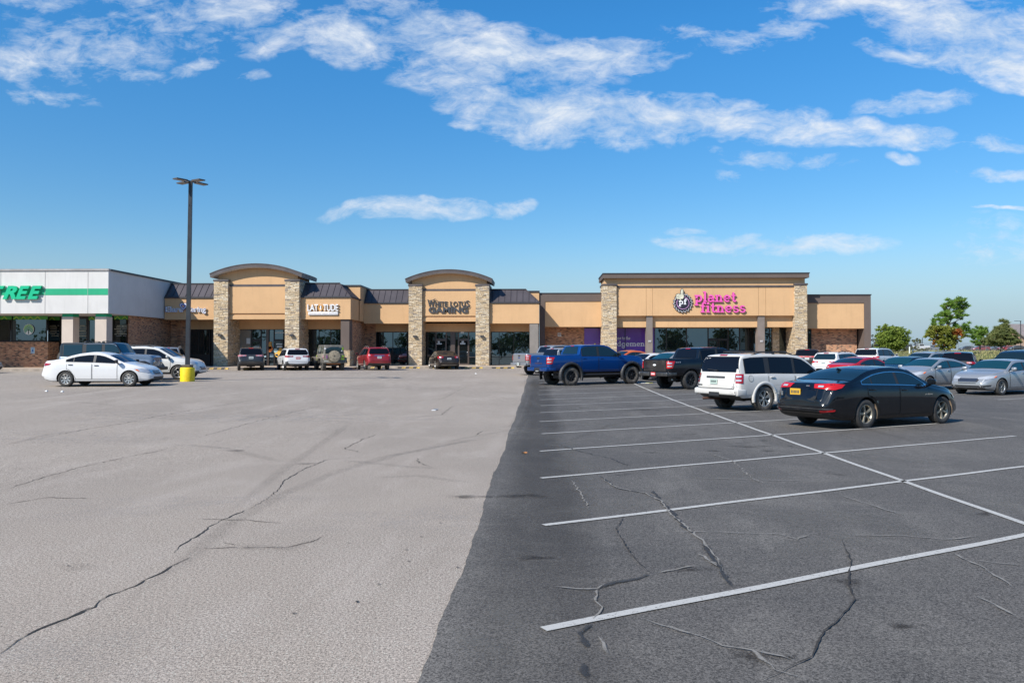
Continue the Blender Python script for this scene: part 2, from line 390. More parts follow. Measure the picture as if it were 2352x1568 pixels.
M_FILL = fading('crack_filler', (.046, .045, .046), .8, 7, lo=.30, hi=.50, rough=.7)
M_STAIN = fading('oil_stain', (.030, .026, .024), .6, 5, lo=.42, hi=.6)
M_SKID = fading('tyre_mark', (.07, .062, .055), .17, 7, lo=.3, hi=.7)
M_SKIDL = fading('pale_scuff', (.19, .18, .165), .45, 5, lo=.35, hi=.7)
M_LINE = fading('line_paint', (.44, .425, .40), 1.0, 38, lo=.34, hi=.48)
M_SEAMBAND = fading('seal_band', (.060, .057, .056), .35, 1.5, lo=.2, hi=.5, sc=(1, .2, 1))
M_DUST = fading('pale_dust', (.40, .37, .34), .35, 2, lo=.4, hi=.75)

class Sheet(MB):
    def __init__(s): super().__init__(); s.fade = {}
    def strip(s, pts, w, m, lift, jit=0.0, step=.25, taper=True, feather=True):
        """a band along ground points; w half width"""
        L = [Vector(p) for p in pts]; out = [L[0]]
        for a, b in zip(L, L[1:]):
            n = max(1, int((b-a).length/step))
            for i in range(1, n+1): out.append(a.lerp(b, i/n))
        if jit:
            o2 = []
            for i, p in enumerate(out):
                k = 0 if i in (0, len(out)-1) else jit*max(.45, min(2.0, p.y/12))
                o2.append(p+Vector((random.uniform(-k, k), random.uniform(-k, k), 0)))
            out = o2
        n = len(out); rows = (-1, -.45, .45, 1) if feather else (-1, 1); base = len(s.v); R = len(rows)
        for i, p in enumerate(out):
            d = out[min(i+1, n-1)]-out[max(i-1, 0)]; d = Vector((d.x, d.y, 0)).normalized(); q = Vector((-d.y, d.x, 0))
            t = i/(n-1); ww = w*(min(1, 6*t, 6*(1-t))*.8+.2 if taper else 1)*(1+(random.uniform(-.7, .7) if jit else 0))
            for r in rows:
                pp = p+q*ww*r; s.v.append((pp.x, pp.y, zg(pp.x, pp.y)+lift))
                s.fade[len(s.v)-1] = (0.0 if (abs(r) == 1 and feather) else 1.0)*(min(1, 8*t, 8*(1-t)) if feather else 1)
        for i in range(n-1):
            for j in range(R-1):
                s.f.append((base+i*R+j, base+(i+1)*R+j, base+(i+1)*R+j+1, base+i*R+j+1)); s.m.append(m); s.sm.append(False)
    def blob(s, c, a, b, rot, m, lift, n=28):
        base = len(s.v); rings = (0, .45, .75, 1)
        c = Vector(c); ph = random.uniform(0, 6)
        for ri, r in enumerate(rings):
            for k in range(n if ri else 1):
                t = 2*pi*k/n; w = 1+.22*sin(3*t+ph)+.12*sin(7*t+2*ph); dx, dy = a*r*cos(t)*w, b*r*sin(t)*w
                x = c.x+dx*cos(rot)-dy*sin(rot); y = c.y+dx*sin(rot)+dy*cos(rot)
                s.v.append((x, y, zg(x, y)+lift)); s.fade[len(s.v)-1] = 1-r*r
        for k in range(n):
            s.f.append((base, base+1+k, base+1+(k+1) % n)); s.m.append(m); s.sm.append(False)
            for ri in range(2):
                o = base+1+ri*n; s.f.append((o+k, o+(k+1) % n, o+n+(k+1) % n, o+n+k)); s.m.append(m); s.sm.append(False)
    def finish(s, name, mats, kind='structure'):
        o = s.build(name, mats, fix=False); me = o.data
        at = me.attributes.new('fade', 'FLOAT', 'POINT'); vals = [0.0]*len(me.vertices)
        for k, v in s.fade.items(): vals[k] = v
        at.data.foreach_set('value', vals)
        bm = bmesh.new(); bm.from_mesh(me)
        for f in bm.faces:
            if f.normal.z < 0: f.normal_flip()
        bm.to_mesh(me); bm.free()
        return tag(o, kind=kind)
def a7(z, w): return (940.7+.6*z, 827.8+.6*w)     # survey detail sheets to photograph
def a8(z, w): return (.52*z, 827.8+.52*w)
def gp(fn, pts): return [G(*fn(*p)) for p in pts]

def build_ground():
    # the wide land first
    xs = ticks([(-900, -120, 60), (-120, -50, 10), (-50, 50, 1), (50, 120, 7), (120, 400, 40), (400, 1500, 220)])
    ys = ticks([(-600, -60, 60), (-60, -4, 6), (-4, 66, 1.0), (66, 135, 3), (135, 260, 12), (260, 600, 40), (600, 3000, 300)])
    s = Sheet(); nx = len(xs)
    for y in ys:
        for x in xs: s.v.append((x, y, zg(x, y)))
    for j in range(len(ys)-1):
        for i in range(nx-1):
            cx = (xs[i]+xs[i+1])/2; cy = (ys[j]+ys[j+1])/2
            s.f.append((j*nx+i, j*nx+i+1, (j+1)*nx+i+1, (j+1)*nx+i)); s.m.append(0); s.sm.append(True)
    L = .004
    # cracks of the weathered lot
    for w, jit, pts in [(.0075, .018, [(0, 1295), (80, 1238), (165, 1190), (290, 1140), (420, 1090), (440, 1060), (490, 1035), (600, 995), (640, 970), (735, 925), (790, 890), (840, 870)]),
                        (.0065, .018, [(770, 850), (800, 815), (870, 775), (920, 745), (925, 735), (980, 705), (1100, 655)]),
                        (.006, .02, [(1100, 655), (1180, 610), (1240, 560), (1250, 535), (1330, 485), (1440, 440), (1630, 420)]),
                        (.004, .02, [(250, 1170), (330, 1120), (420, 1085)])]:
        s.strip(gp(a8, pts), w, 1, L, jit, .06, feather=False)
    for pts in [[(0, 580), (20, 570), (180, 520), (360, 470), (560, 425), (700, 400), (775, 378)], [(790, 360), (880, 340), (1000, 305), (1200, 250), (1460, 190)],
                [(0, 378), (170, 345), (370, 305), (560, 275), (700, 245), (900, 210), (1180, 165)], [(1640, 415), (1520, 390), (1600, 350), (1680, 320)],
                [(1180, 165), (1400, 130), (1700, 100), (1800, 95)], [(640, 105), (1100, 78), (1400, 70), (1760, 66)], [(1920, 180), (1960, 165), (2050, 120)], [(1700, 258), (1950, 240), (2000, 200), (2140, 188)],
                [(1250, 720), (1100, 705), (860, 700)], [(1840, 430), (1850, 450), (1900, 470)], [(980, 800), (1040, 820)], [(1450, 995), (1470, 1010)], [(0, 640), (200, 605), (420, 610)], [(2100, 330), (2130, 310)],
                [(880, 830), (1100, 825), (1270, 826), (1380, 800), (1440, 770)], [(0, 180), (300, 150), (520, 120)], [(1100, 20+60), (1300, 55), (1360, 50)]]:
        s.strip(gp(a8, pts), .013, 2, L, .025, .08)
    # tyre marks and stains
    for w, pts in [(.13, [(2240, 320), (2100, 345), (1900, 390), (1700, 425), (1500, 490), (1250, 590), (1000, 730), (850, 860), (600, 1030), (420, 1180)]), (.10, [(2240, 330), (1990, 370), (1760, 415), (1600, 470)]),
                   (.11, [(1560, 270), (1400, 380), (1240, 490), (1050, 640), (980, 700)]), (.14, [(800, 370), (1000, 390), (1250, 450)]), (.10, [(940, 760), (1120, 740)]), (.12, [(860, 830), (1100, 826), (1280, 830), (1420, 780)]),
                   (.10, [(0, 380), (200, 330), (420, 300)]), (.14, [(300, 180), (520, 200)]), (.12, [(1600, 520), (1850, 510), (2100, 545)]), (.12, [(1500, 440), (1800, 470), (1980, 480)]), (.15, [(200, 900), (500, 930)])]:
        s.strip(gp(a8, pts), w, 3, L*2, 0, .3)
    for c, a, b in [((2070, 603), .34, .13), ((1040, 398), .25, .15), ((1350, 456), .2, .12)]:
        s.blob(G(*a8(*c)), a, b, .1, 4, L*2)
    for c in [(1540, 807), (1795, 837), (1805, 888), (1672, 990), (1577, 1066), (300, 909), (1298, 1118), (1052, 556), (1945, 718), (1860, 780), (2020, 915), (760, 490)]:
        s.blob(G(*a8(*c)), random.uniform(.012, .02), random.uniform(.007, .011), random.uniform(0, 3), 1, L*2, 8)
    for c, a, b in [((300, 1300), 1.1, .5), ((700, 640), 2.0, .8), ((1900, 700), 1.5, 1.0), ((250, 340), 4, 1.2), ((1500, 250), 4, 2), ((800, 250), 5, 2)]:
        s.blob(G(*a8(*c)), a, b, random.uniform(-.4, .4), 5, L)
    s.finish('parking_lot', [M_GREY, M_CRACK, M_CRACKS, M_SKID, M_STAIN, M_DUST])

    # freshly sealed lot, lying on the weathered one
    s = Sheet(); yy = ticks([(-8, 2, 1), (2, 12, .12), (12, 30, .3), (30, 52, .6)])
    xs = ticks([(0, 12, .8), (12, 40, 1), (40, 95, 3)])
    def edge(y):
        return -.63+.020*sin(y*.9+1)+.008*sin(y*3.1)+.005*sin(y*7.7+2)+.004*sin(y*19)
    nx = len(xs)+1
    for y in yy:
        for x in [edge(y)]+xs: s.v.append((x, y, zg(x, y)+.006))
    for j in range(len(yy)-1):
        for i in range(nx-1): s.f.append((j*nx+i, j*nx+i+1, (j+1)*nx+i+1, (j+1)*nx+i)); s.m.append(0); s.sm.append(False)
    L = .010
    band = [Vector((.06+.06*sin(y*.7), y, 0)) for y in ticks([(2, 50, 1)])]
    s.strip(band, .62, 1, .008, 0, 1, taper=False)
    D = a7
    for w, pts in [(.020, [(720, 440), (790, 490), (900, 510), (950, 530)]), (.03, [(920, 490), (960, 540), (1010, 590), (1050, 640), (1110, 680)]), (.038, [(1110, 680), (1150, 740), (1190, 800), (1215, 850), (1250, 885)]),
                   (.016, [(560, 320), (650, 350), (760, 375), (840, 405), (890, 415)]), (.03, [(700, 1010), (650, 1050), (680, 1110)]), (.03, [(660, 1160), (680, 1230)]), (.026, [(720, 880), (790, 855), (890, 835), (930, 820)])]:
        s.strip(gp(D, pts), w*.8, 2, L+.0065, .02, .06)
    for w, pts in [(.009, [(1655, 690), (1690, 770), (1680, 860), (1705, 920), (1640, 1000), (1590, 1040), (1560, 1090), (1540, 1140), (1450, 1185), (1350, 1232)]), (.008, [(820, 600), (790, 650), (830, 720), (860, 760), (900, 800), (930, 820)])]:
        s.strip(gp(D, pts), w*.6, 3, L+.007, .012, .06, feather=False)
    for w, pts in [(.022, [(720, 440), (790, 490), (900, 510), (960, 540), (1010, 600), (1070, 650), (1115, 690), (1160, 735), (1190, 790), (1225, 850)]), (.022, [(880, 990), (1000, 1030), (1120, 1065), (1200, 1100), (1310, 1115), (1400, 1190), (1540, 1232)]), (.02, [(1300, 1110), (1420, 1140), (1480, 1160)]),
                   (.018, [(540, 870), (640, 880), (720, 880), (760, 855)]), (.018, [(720, 880), (715, 930), (740, 950), (700, 1000)]), (.018, [(930, 820), (1100, 790)]), (.016, [(985, 660), (1140, 660), (1400, 668), (1540, 680)]),
                   (.016, [(1660, 672), (1900, 676), (2050, 690), (2200, 676)]), (.02, [(2060, 735), (2200, 800), (2320, 880)]), (.018, [(1630, 515), (1760, 555), (1900, 600)]), (.018, [(620, 460), (660, 520), (690, 580)]),
                   (.02, [(720, 1060), (750, 1110), (765, 1140)]), (.02, [(1130, 350), (1240, 390), (1320, 460), (1430, 500)]), (.018, [(1000, 450), (1200, 455), (1400, 462), (1700, 468)]), (.018, [(2160, 905), (2260, 950), (2340, 1000)]),
                   (.018, [(1640, 280), (1800, 325), (1830, 335)]), (.018, [(560, 320), (700, 300), (800, 320)]), (.02, [(1100, 740), (1180, 790), (1130, 770)]), (.016, [(1400, 665), (1480, 690), (1530, 672)]), (.016, [(2150, 770), (2350, 790)])]:
        s.strip(gp(D, pts), w*.6, 4, L+.008, .025, .07)
    for w, pts in [(.16, [(280, 930), (400, 1010), (480, 1090)]), (.12, [(190, 1020), (300, 1120), (370, 1200)]), (.25, [(2000, 690), (1700, 600), (1500, 560)]), (.3, [(700, 560), (620, 380), (580, 300)])]:
        s.strip(gp(D, pts), w, 5, L, .02, .2)
    for c, a, b in [((420, 520), .45, .18), ((1070, 800), .22, .10), ((480, 758), .18, .09), ((1300, 330), .5, .2), ((1450, 1138), .08, .04), ((900, 190), .8, .3), ((1350, 195), .5, .25), ((1900, 1020), .15, .06)]:
        s.blob(G(*D(*c)), a, b, .1, 6, L)
    rnd = random.Random(12)
    for k in range(46):
        X0, Y0 = rnd.uniform(1.2, 9.6), rnd.uniform(3.5, 34); s.blob(Vector((X0, Y0, 0)), rnd.uniform(.05, .28), rnd.uniform(.04, .16), rnd.uniform(0, 3), 6, L)
    for k in range(30):
        X0, Y0 = rnd.uniform(.5, 14), rnd.uniform(3.2, 30); s.blob(Vector((X0, Y0, 0)), rnd.uniform(.4, 1.4), rnd.uniform(.2, .5), rnd.uniform(0, 3), 5, L-.001)
    for w, pts in [(.12, [(0, 350), (200, 300), (400, 265), (600, 250), (800, 245)]), (.10, [(340, 330), (420, 200), (450, 120), (440, 60)]), (.10, [(380, 330), (440, 220), (470, 130)]), (.14, [(1640, 300), (1700, 250), (2000, 330), (2352, 360)]), (.10, [(2050, 200), (2352, 240)]), (.1, [(560, 330), (760, 250), (1000, 200)])]:
        s.strip(gp(D, pts), w, 7, L, 0, .4)
    s.finish('sealed_parking_lot', [M_DARK, M_SEAMBAND, M_FILL, M_CRACK, M_CRACKL, M_SKIDL, M_STAIN, M_SKID])

    # painted lines
    s = Sheet(); ang = radians(59.2); dx, dy = sin(ang), cos(ang)
    def line(x0, y0, x1, y1, w=.044):
        n = max(1, int(math.hypot(x1-x0, y1-y0)/.4)); d = Vector((x1-x0, y1-y0, 0)).normalized(); q = Vector((-d.y, d.x, 0)); b = len(s.v)
        ph = random.uniform(0, 6)
        for i in range(n+1):
            p = Vector((x0, y0, 0)).lerp(Vector((x1, y1, 0)), i/n); wob = .008*sin(i*.9+ph)
            for r in (-1, 1): pp = p+q*(w*r+wob); s.v.append((pp.x, pp.y, zg(pp.x, pp.y)+.014)); s.fade[len(s.v)-1] = 1
        for i in range(n): s.f.append((b+2*i, b+2*i+1, b+2*i+3, b+2*i+2)); s.m.append(0); s.sm.append(False)
    y = 5.13
    for k in range(15):
        x0 = .06+random.uniform(-.03, .03); x1 = 10.15; line(x0, y, x1, y+(x1-x0)/dx*dy)
        y += 3.08
    line(5.04, 4.0, 5.04, 50)
    for k in range(10):
        x0 = 17.2; y0 = 24.2+3.08*k
        line(x0, y0, x0+10.1, y0+10.1/dx*dy)
    s.finish('parking_lines', [M_LINE])

    # grass field to the right beyond the lot
    M_GRASS = vary(pmat('field_grass', (.115, .135, .040), .95, spec=.1), .35, .2, (.19, .165, .075), bump=.5, bscale=8)
    M_GRASS2 = None
    s = Sheet(); xs = ticks([(26, 60, 2), (60, 300, 12), (300, 1200, 90)]); ys = ticks([(80, 135, 2.5), (135, 219, 12)]); nx = len(xs)
    for y in ys:
        for x in xs: s.v.append((x, y, zg(x, y)+.03))
    for j in range(len(ys)-1):
        for i in range(nx-1): s.f.append((j*nx+i, j*nx+i+1, (j+1)*nx+i+1, (j+1)*nx+i)); s.m.append(0); s.sm.append(True)
    s.finish('grass_field', [M_GRASS])
    s = Sheet(); xs = ticks([(-900, 26, 60), (26, 300, 12), (300, 1500, 90)]); ys = ticks([(262, 420, 20), (420, 3000, 200)]); nx = len(xs)
    for y in ys:
        for x in xs: s.v.append((x, y, zg(x, y)+.05))
    for j in range(len(ys)-1):
        for i in range(nx-1): s.f.append((j*nx+i, j*nx+i+1, (j+1)*nx+i+1, (j+1)*nx+i)); s.m.append(0); s.sm.append(True)
    s.finish('distant_field', [M_GRASS])
    # tufts of longer grass
    M_TUFT = vary(pmat('dry_grass', (.20, .21, .07), .9), .6, .2, (.30, .25, .12))
    t = MB()
    for _ in range(9000):
        y = random.uniform(83, 215); x = random.uniform(28, 75)*y/110+random.uniform(-3, 30); z = zg(x, y)+.02; h = random.uniform(.08, .30)*(1.9 if (random.random() < .2) else 1); a = random.uniform(0, pi); w = random.uniform(.03, .09)
        lx, ly = random.uniform(-.1, .1), random.uniform(-.1, .1)
        t.face([(x-w*cos(a), y-w*sin(a), z), (x+w*cos(a), y+w*sin(a), z), (x+lx, y+ly, z+h)])
    tag(t.build('tall_grass', M_TUFT, fix=False), 'uneven green and straw coloured grass on the rough field beyond the lot', 'grass', kind='stuff')
build_ground()
# ------------------------------------------------------------------ lettering
def text_part(s, x0, x1, z0, z1, Y, dep, mats, parent, name='lettering', shear=0.0, bold=0.0, space=1.0, facing='-y', bev=0.0):
    """lettering filling the rectangle x0..x1, z0..z1, front face at Y; mats = (front, sides)"""
    cu = bpy.data.curves.new('t', 'FONT'); cu.body = s; cu.size = 1; cu.extrude = .5; cu.shear = shear; cu.offset = bold; cu.space_character = space; cu.resolution_u = 5
    o = bpy.data.objects.new('t', cu); COL.objects.link(o)
    dg = bpy.context.evaluated_depsgraph_get(); me = bpy.data.meshes.new_from_object(o.evaluated_get(dg))
    bpy.data.objects.remove(o); bpy.data.curves.remove(cu)
    vs = me.vertices; ax = min(v.co.x for v in vs); bx = max(v.co.x for v in vs); ay = min(v.co.y for v in vs); by = max(v.co.y for v in vs)
    for p in me.polygons: p.material_index = 0 if p.normal.z > .6 else 1; p.use_smooth = False
    for v in vs:
        c = v.co; v.co = (x0+(c.x-ax)/(bx-ax)*(x1-x0), Y+(.5-c.z)*dep, z0+(c.y-ay)/(by-ay)*(z1-z0))
    me.materials.clear()
    for m in mats: me.materials.append(m)
    ob = bpy.data.objects.new(name, me); COL.objects.link(ob); ob.parent = parent
    return ob
def slab(s, x0, z0, h, Y, dep, mats, parent, name='lettering', t=.25, width=None):
    """slab-serif lettering, h = height of a small letter"""
    sh = .17; mb = MB(); x = 0; n = [0]; T = t
    out = []
    def R(a, b, c, d): out.append([(x+a, b), (x+c, b), (x+c, d), (x+a, d)])
    def A(cx, cy, rx, ry, a0, a1, k=T):
        m = 14
        for i in range(m):
            p, q = radians(a0+(a1-a0)*i/m), radians(a0+(a1-a0)*(i+1)/m+.5)
            out.append([(x+cx+rx*cos(p), cy+ry*sin(p)), (x+cx+rx*cos(q), cy+ry*sin(q)), (x+cx+(rx-k)*cos(q), cy+(ry-k*.8)*sin(q)), (x+cx+(rx-k)*cos(p), cy+(ry-k*.8)*sin(p))])
    for ch in s:
        if ch == ' ': x += .55; continue
        if ch in 'pdg':
            A(.55, .5, .5, .52, 0, 360)
            if ch == 'p': R(.1, -.5, .1+T, 1); R(-.04, 1-sh, .2, 1); R(-.06, -.5, .52, -.5+sh)
            if ch == 'd': R(1-T, 0, 1, 1.5); R(.62, 1.5-sh, 1, 1.5); R(1-T, 0, 1.14, sh)
            if ch == 'g': R(1-T, -.15, 1, 1); R(1-T, 1-sh, 1.14, 1); A(.52, -.12, .48, .42, 180, 362)
            x += 1.2
        elif ch == 'l': R(.12, 0, .12+T, 1.5); R(-.02, 1.5-sh, .3, 1.5); R(-.02, 0, .52, sh); x += .62
        elif ch == 'i': R(.12, 0, .12+T, 1); R(-.02, 1-sh, .3, 1); R(-.02, 0, .52, sh); R(.1, 1.18, .14+T, 1.44); x += .62
        elif ch == 'a': A(.42, .32, .42, .34, 0, 360, T*.9); R(.66, 0, .66+T, .66); A(.47, .6, .44, .42, 0, 150); R(.66, 0, 1.02, sh); x += 1.1
        elif ch in 'nmh':
            R(.1, 0, .1+T, 1.5 if ch == 'h' else 1); R(-.04, (1.5 if ch == 'h' else 1)-sh, .2, 1.5 if ch == 'h' else 1); R(-.06, 0, .48, sh)
            for q in range(2 if ch == 'm' else 1):
                A(.52+q*.62, .56, .42, .46, 0, 150); R(.94-T+q*.62, 0, .94+q*.62, .6); R(.8-T+q*.62, 0, 1.08+q*.62, sh)
            x += 1.78 if ch == 'm' else 1.18
        elif ch == 'e': A(.5, .5, .5, .52, 0, 318); R(.12, .42, .98, .57); x += 1.1
        elif ch == 'o': A(.52, .5, .52, .52, 0, 360); x += 1.13
        elif ch == 't': R(.18, .25, .18+T, 1.36); R(0, 1-sh, .66, 1); A(.18+.3, .3, .3, .32, 180, 345); x += .82
        elif ch == 'f': R(.16, 0, .16+T, 1.2); R(0, 1-sh, .62, 1); R(-.02, 0, .58, sh); A(.5, 1.16, .34, .36, 15, 180); x += .78
        elif ch == 's':
            A(.42, .72, .38, .30, 25, 270, T*.85); A(.42, .29, .42, .31, -160, 90, T*.85); x += .92
        elif ch == 'Z': R(0, 1.5-.22, 1.1, 1.5); R(0, 0, 1.15, .22); out.append([(x+.0, .15), (x+.35, .15), (x+1.08, 1.34), (x+.74, 1.34)]); R(0, 1.1, .18, 1.4); R(.97, .1, 1.15, .42); x += 1.25
    sx = h if width is None else width/x
    for i, q in enumerate(out):
        y = Y-(i % 7)*.0015
        mb.prism([(x0+a*sx, z0+b*h) for a, b in q], y, y+dep, 0, 'y', 1)
    return mb.build(name, mats, parent)

def stone_pier(name, parent, x0, x1, y0, y1, z0, z1, sides='fr', seed=1):
    """ledge-stone veneer: f front, l left side, r right side; stones laid in uneven courses"""
    rnd = random.Random(seed); mb = MB(); mb.box(x0+.02, x1-.02, y0+.02, y1, z0, z1, 5)
    z = z0
    while z < z1-.02:
        h = min(rnd.uniform(.055, .125), z1-z); 
        if z1-(z+h) < .04: h = z1-z
        def run(a, b):
            t = a
            while t < b-.01:
                w = min(rnd.uniform(.14, .55), b-t)
                if b-(t+w) < .08: w = b-t
                yield t, t+w, rnd.uniform(.0, .045), rnd.choice([0, 0, 1, 1, 2, 3, 3, 4])
                t += w
        if 'f' in sides:
            for a, b, p, m in run(x0, x1): mb.box(a+.004, b-.004, y0-p, y0+.06, z+.005, z+h-.003, m)
        if 'r' in sides:
            for a, b, p, m in run(y0+.06, y1): mb.box(x1-.06, x1+p, a+.004, b-.004, z+.005, z+h-.003, m)
        if 'l' in sides:
            for a, b, p, m in run(y0+.06, y1): mb.box(x0-p, x0+.06, a+.004, b-.004, z+.005, z+h-.003, m)
        z += h
    return mb.build(name, STONE, parent, fix=False)
def solid(name, parent, boxes, mat):
    mb = MB()
    for b in boxes: mb.box(*b)
    return mb.build(name, mat, parent)
def window(parent, x0, x1, Y, z0, z1, mull=(), bars=(), fw=.055, glass=None, frame=None, name='window'):
    """one shop window: its pane in a frame with mullions at x positions and bars at heights"""
    g = MB(); g.box(x0+.02, x1-.02, Y, Y+.02, z0+.02, z1-.02)
    w = g.build(name, glass or M_GLASS, parent)
    f = MB(); 
    f.box(x0, x1, Y-.05, Y+.04, z1-fw, z1); f.box(x0, x1, Y-.05, Y+.04, z0, z0+fw*1.5); f.box(x0, x0+fw, Y-.052, Y+.042, z0+fw*1.5, z1-fw); f.box(x1-fw, x1, Y-.052, Y+.042, z0+fw*1.5, z1-fw)
    for m in mull: f.box(m-fw/2, m+fw/2, Y-.048, Y+.038, z0+fw*1.5, z1-fw)
    for b in bars: f.box(x0+fw, x1-fw, Y-.044, Y+.034, b-fw/2, b+fw/2)
    f.build('frame', frame or M_FRAME, w)
    return w
def door(parent, x0, x1, Y, z0, z1, mat=None, glass=None):
    mat = mat or M_FRAMEB; f = MB(); fw = .085
    f.box(x0, x1, Y-.07, Y+.02, z1-fw*1.3, z1); f.box(x0, x1, Y-.07, Y+.02, z0, z0+fw*2.2); f.box(x0, x0+fw, Y-.072, Y+.022, z0+fw*2.2, z1-fw*1.3); f.box(x1-fw, x1, Y-.072, Y+.022, z0+fw*2.2, z1-fw*1.3)
    d = f.build('door', mat, parent)
    g = MB(); g.box(x0+fw-.01, x1-fw+.01, Y-.03, Y-.015, z0+fw*2.2-.01, z1-fw*1.3+.01); g.build('glass_pane', glass or M_GLASSD, d)
    h = MB(); h.tube([(x1-fw-.03, Y-.08, z0+.85), (x1-fw-.03, Y-.13, z0+.88), (x1-fw-.03, Y-.13, z0+1.22), (x1-fw-.03, Y-.08, z0+1.25)], .014, 6); h.build('handle', M_CHROME, d)
    return d
def wall_lamp(parent, x, Y, z, mat=None, s=1.0):
    mb = MB(); mb.box(x-.10*s, x+.10*s, Y-.05, Y, z-.09*s, z+.09*s, 0, bev=.01)
    mb.prism([(Y-.05, z+.09*s), (Y-.22*s, z+.02*s), (Y-.22*s, z-.07*s), (Y-.05, z-.07*s)], x-.16*s, x+.16*s, 0, 'x')
    mb.box(x-.13*s, x+.13*s, Y-.20*s, Y-.07, z-.085*s, z-.068*s, 1)
    return mb.build('wall_lamp', [mat or M_CAPD, M_LENS], parent)
SWZ = .70                                     # pavement level at the shopfronts

def mansard(parent, x0, x1, yf, yb, z0, z1, hip=None, n=None, left_open=True):
    """standing seam metal slope; hip = depth of a hip at the right end"""
    r = yb-yf; mb = MB(); xr = x1-(r if hip else 0); k = .06
    mb.face([(x0, yf, z0), (x1, yf, z0), (xr, yb, z1), (x0, yb, z1)])
    if hip:
        mb.face([(x1, yf, z0), (x1, yf+hip, z0), (xr, yf+hip, z1), (xr, yb, z1)])
        mb.face([(x0, yb, z1), (xr, yb, z1), (xr, yf+hip, z1), (x0, yf+hip, z1)])
    mb.box(x0, x1+k, yf-k, yf, z0-.10, z0+.02, 1)
    if hip: mb.box(x1, x1+k, yf, yf+hip, z0-.10, z0+.02, 1)
    mb.box(x0, xr+.05, yb-.08, yb+.10, z1-.015, z1+.07, 1)
    L = sqrt(r*r+(z1-z0)**2); nrm = Vector((0, -(z1-z0), r)).normalized()
    x = x0+.12
    while x < x1-.05:
        t = 1.0 if (not hip or x < xr) else (x1-x)/(x1-xr)
        a = Vector((x, yf, z0)); b = Vector((x, yf+r*t, z0+(z1-z0)*t)); w = Vector((.011, 0, 0))
        pts = [a-w, a+w, b+w, b-w]
        up = nrm*.035
        mb.raw(pts+[p+up for p in pts], [(4, 5, 6, 7), (0, 1, 5, 4), (1, 2, 6, 5), (2, 3, 7, 6), (3, 0, 4, 7)], 2)
        x += .53
    if hip:
        a = Vector((x1, yf, z0)); b = Vector((xr, yb, z1)); mb.tube([a+Vector((0, 0, .03)), b+Vector((0, 0, .03))], .045, 6, 2)
        n2 = Vector((z1-z0, 0, r)).normalized(); y = yf+.45
        while y < yf+hip-.05:
            t = min(1, (y-yf)/r)
            a = Vector((x1, y, z0)); b = Vector((x1-r*t, y, z0+(z1-z0)*t)); w = Vector((0, .011, 0)); pts = [a-w, a+w, b+w, b-w]; up = n2*.035
            mb.raw(pts+[p+up for p in pts], [(4, 5, 6, 7), (0, 1, 5, 4), (1, 2, 6, 5), (2, 3, 7, 6), (3, 0, 4, 7)], 2); y += .53
    return mb.build('metal_roof', [M_ROOF, M_CAPD, M_SEAM], parent)

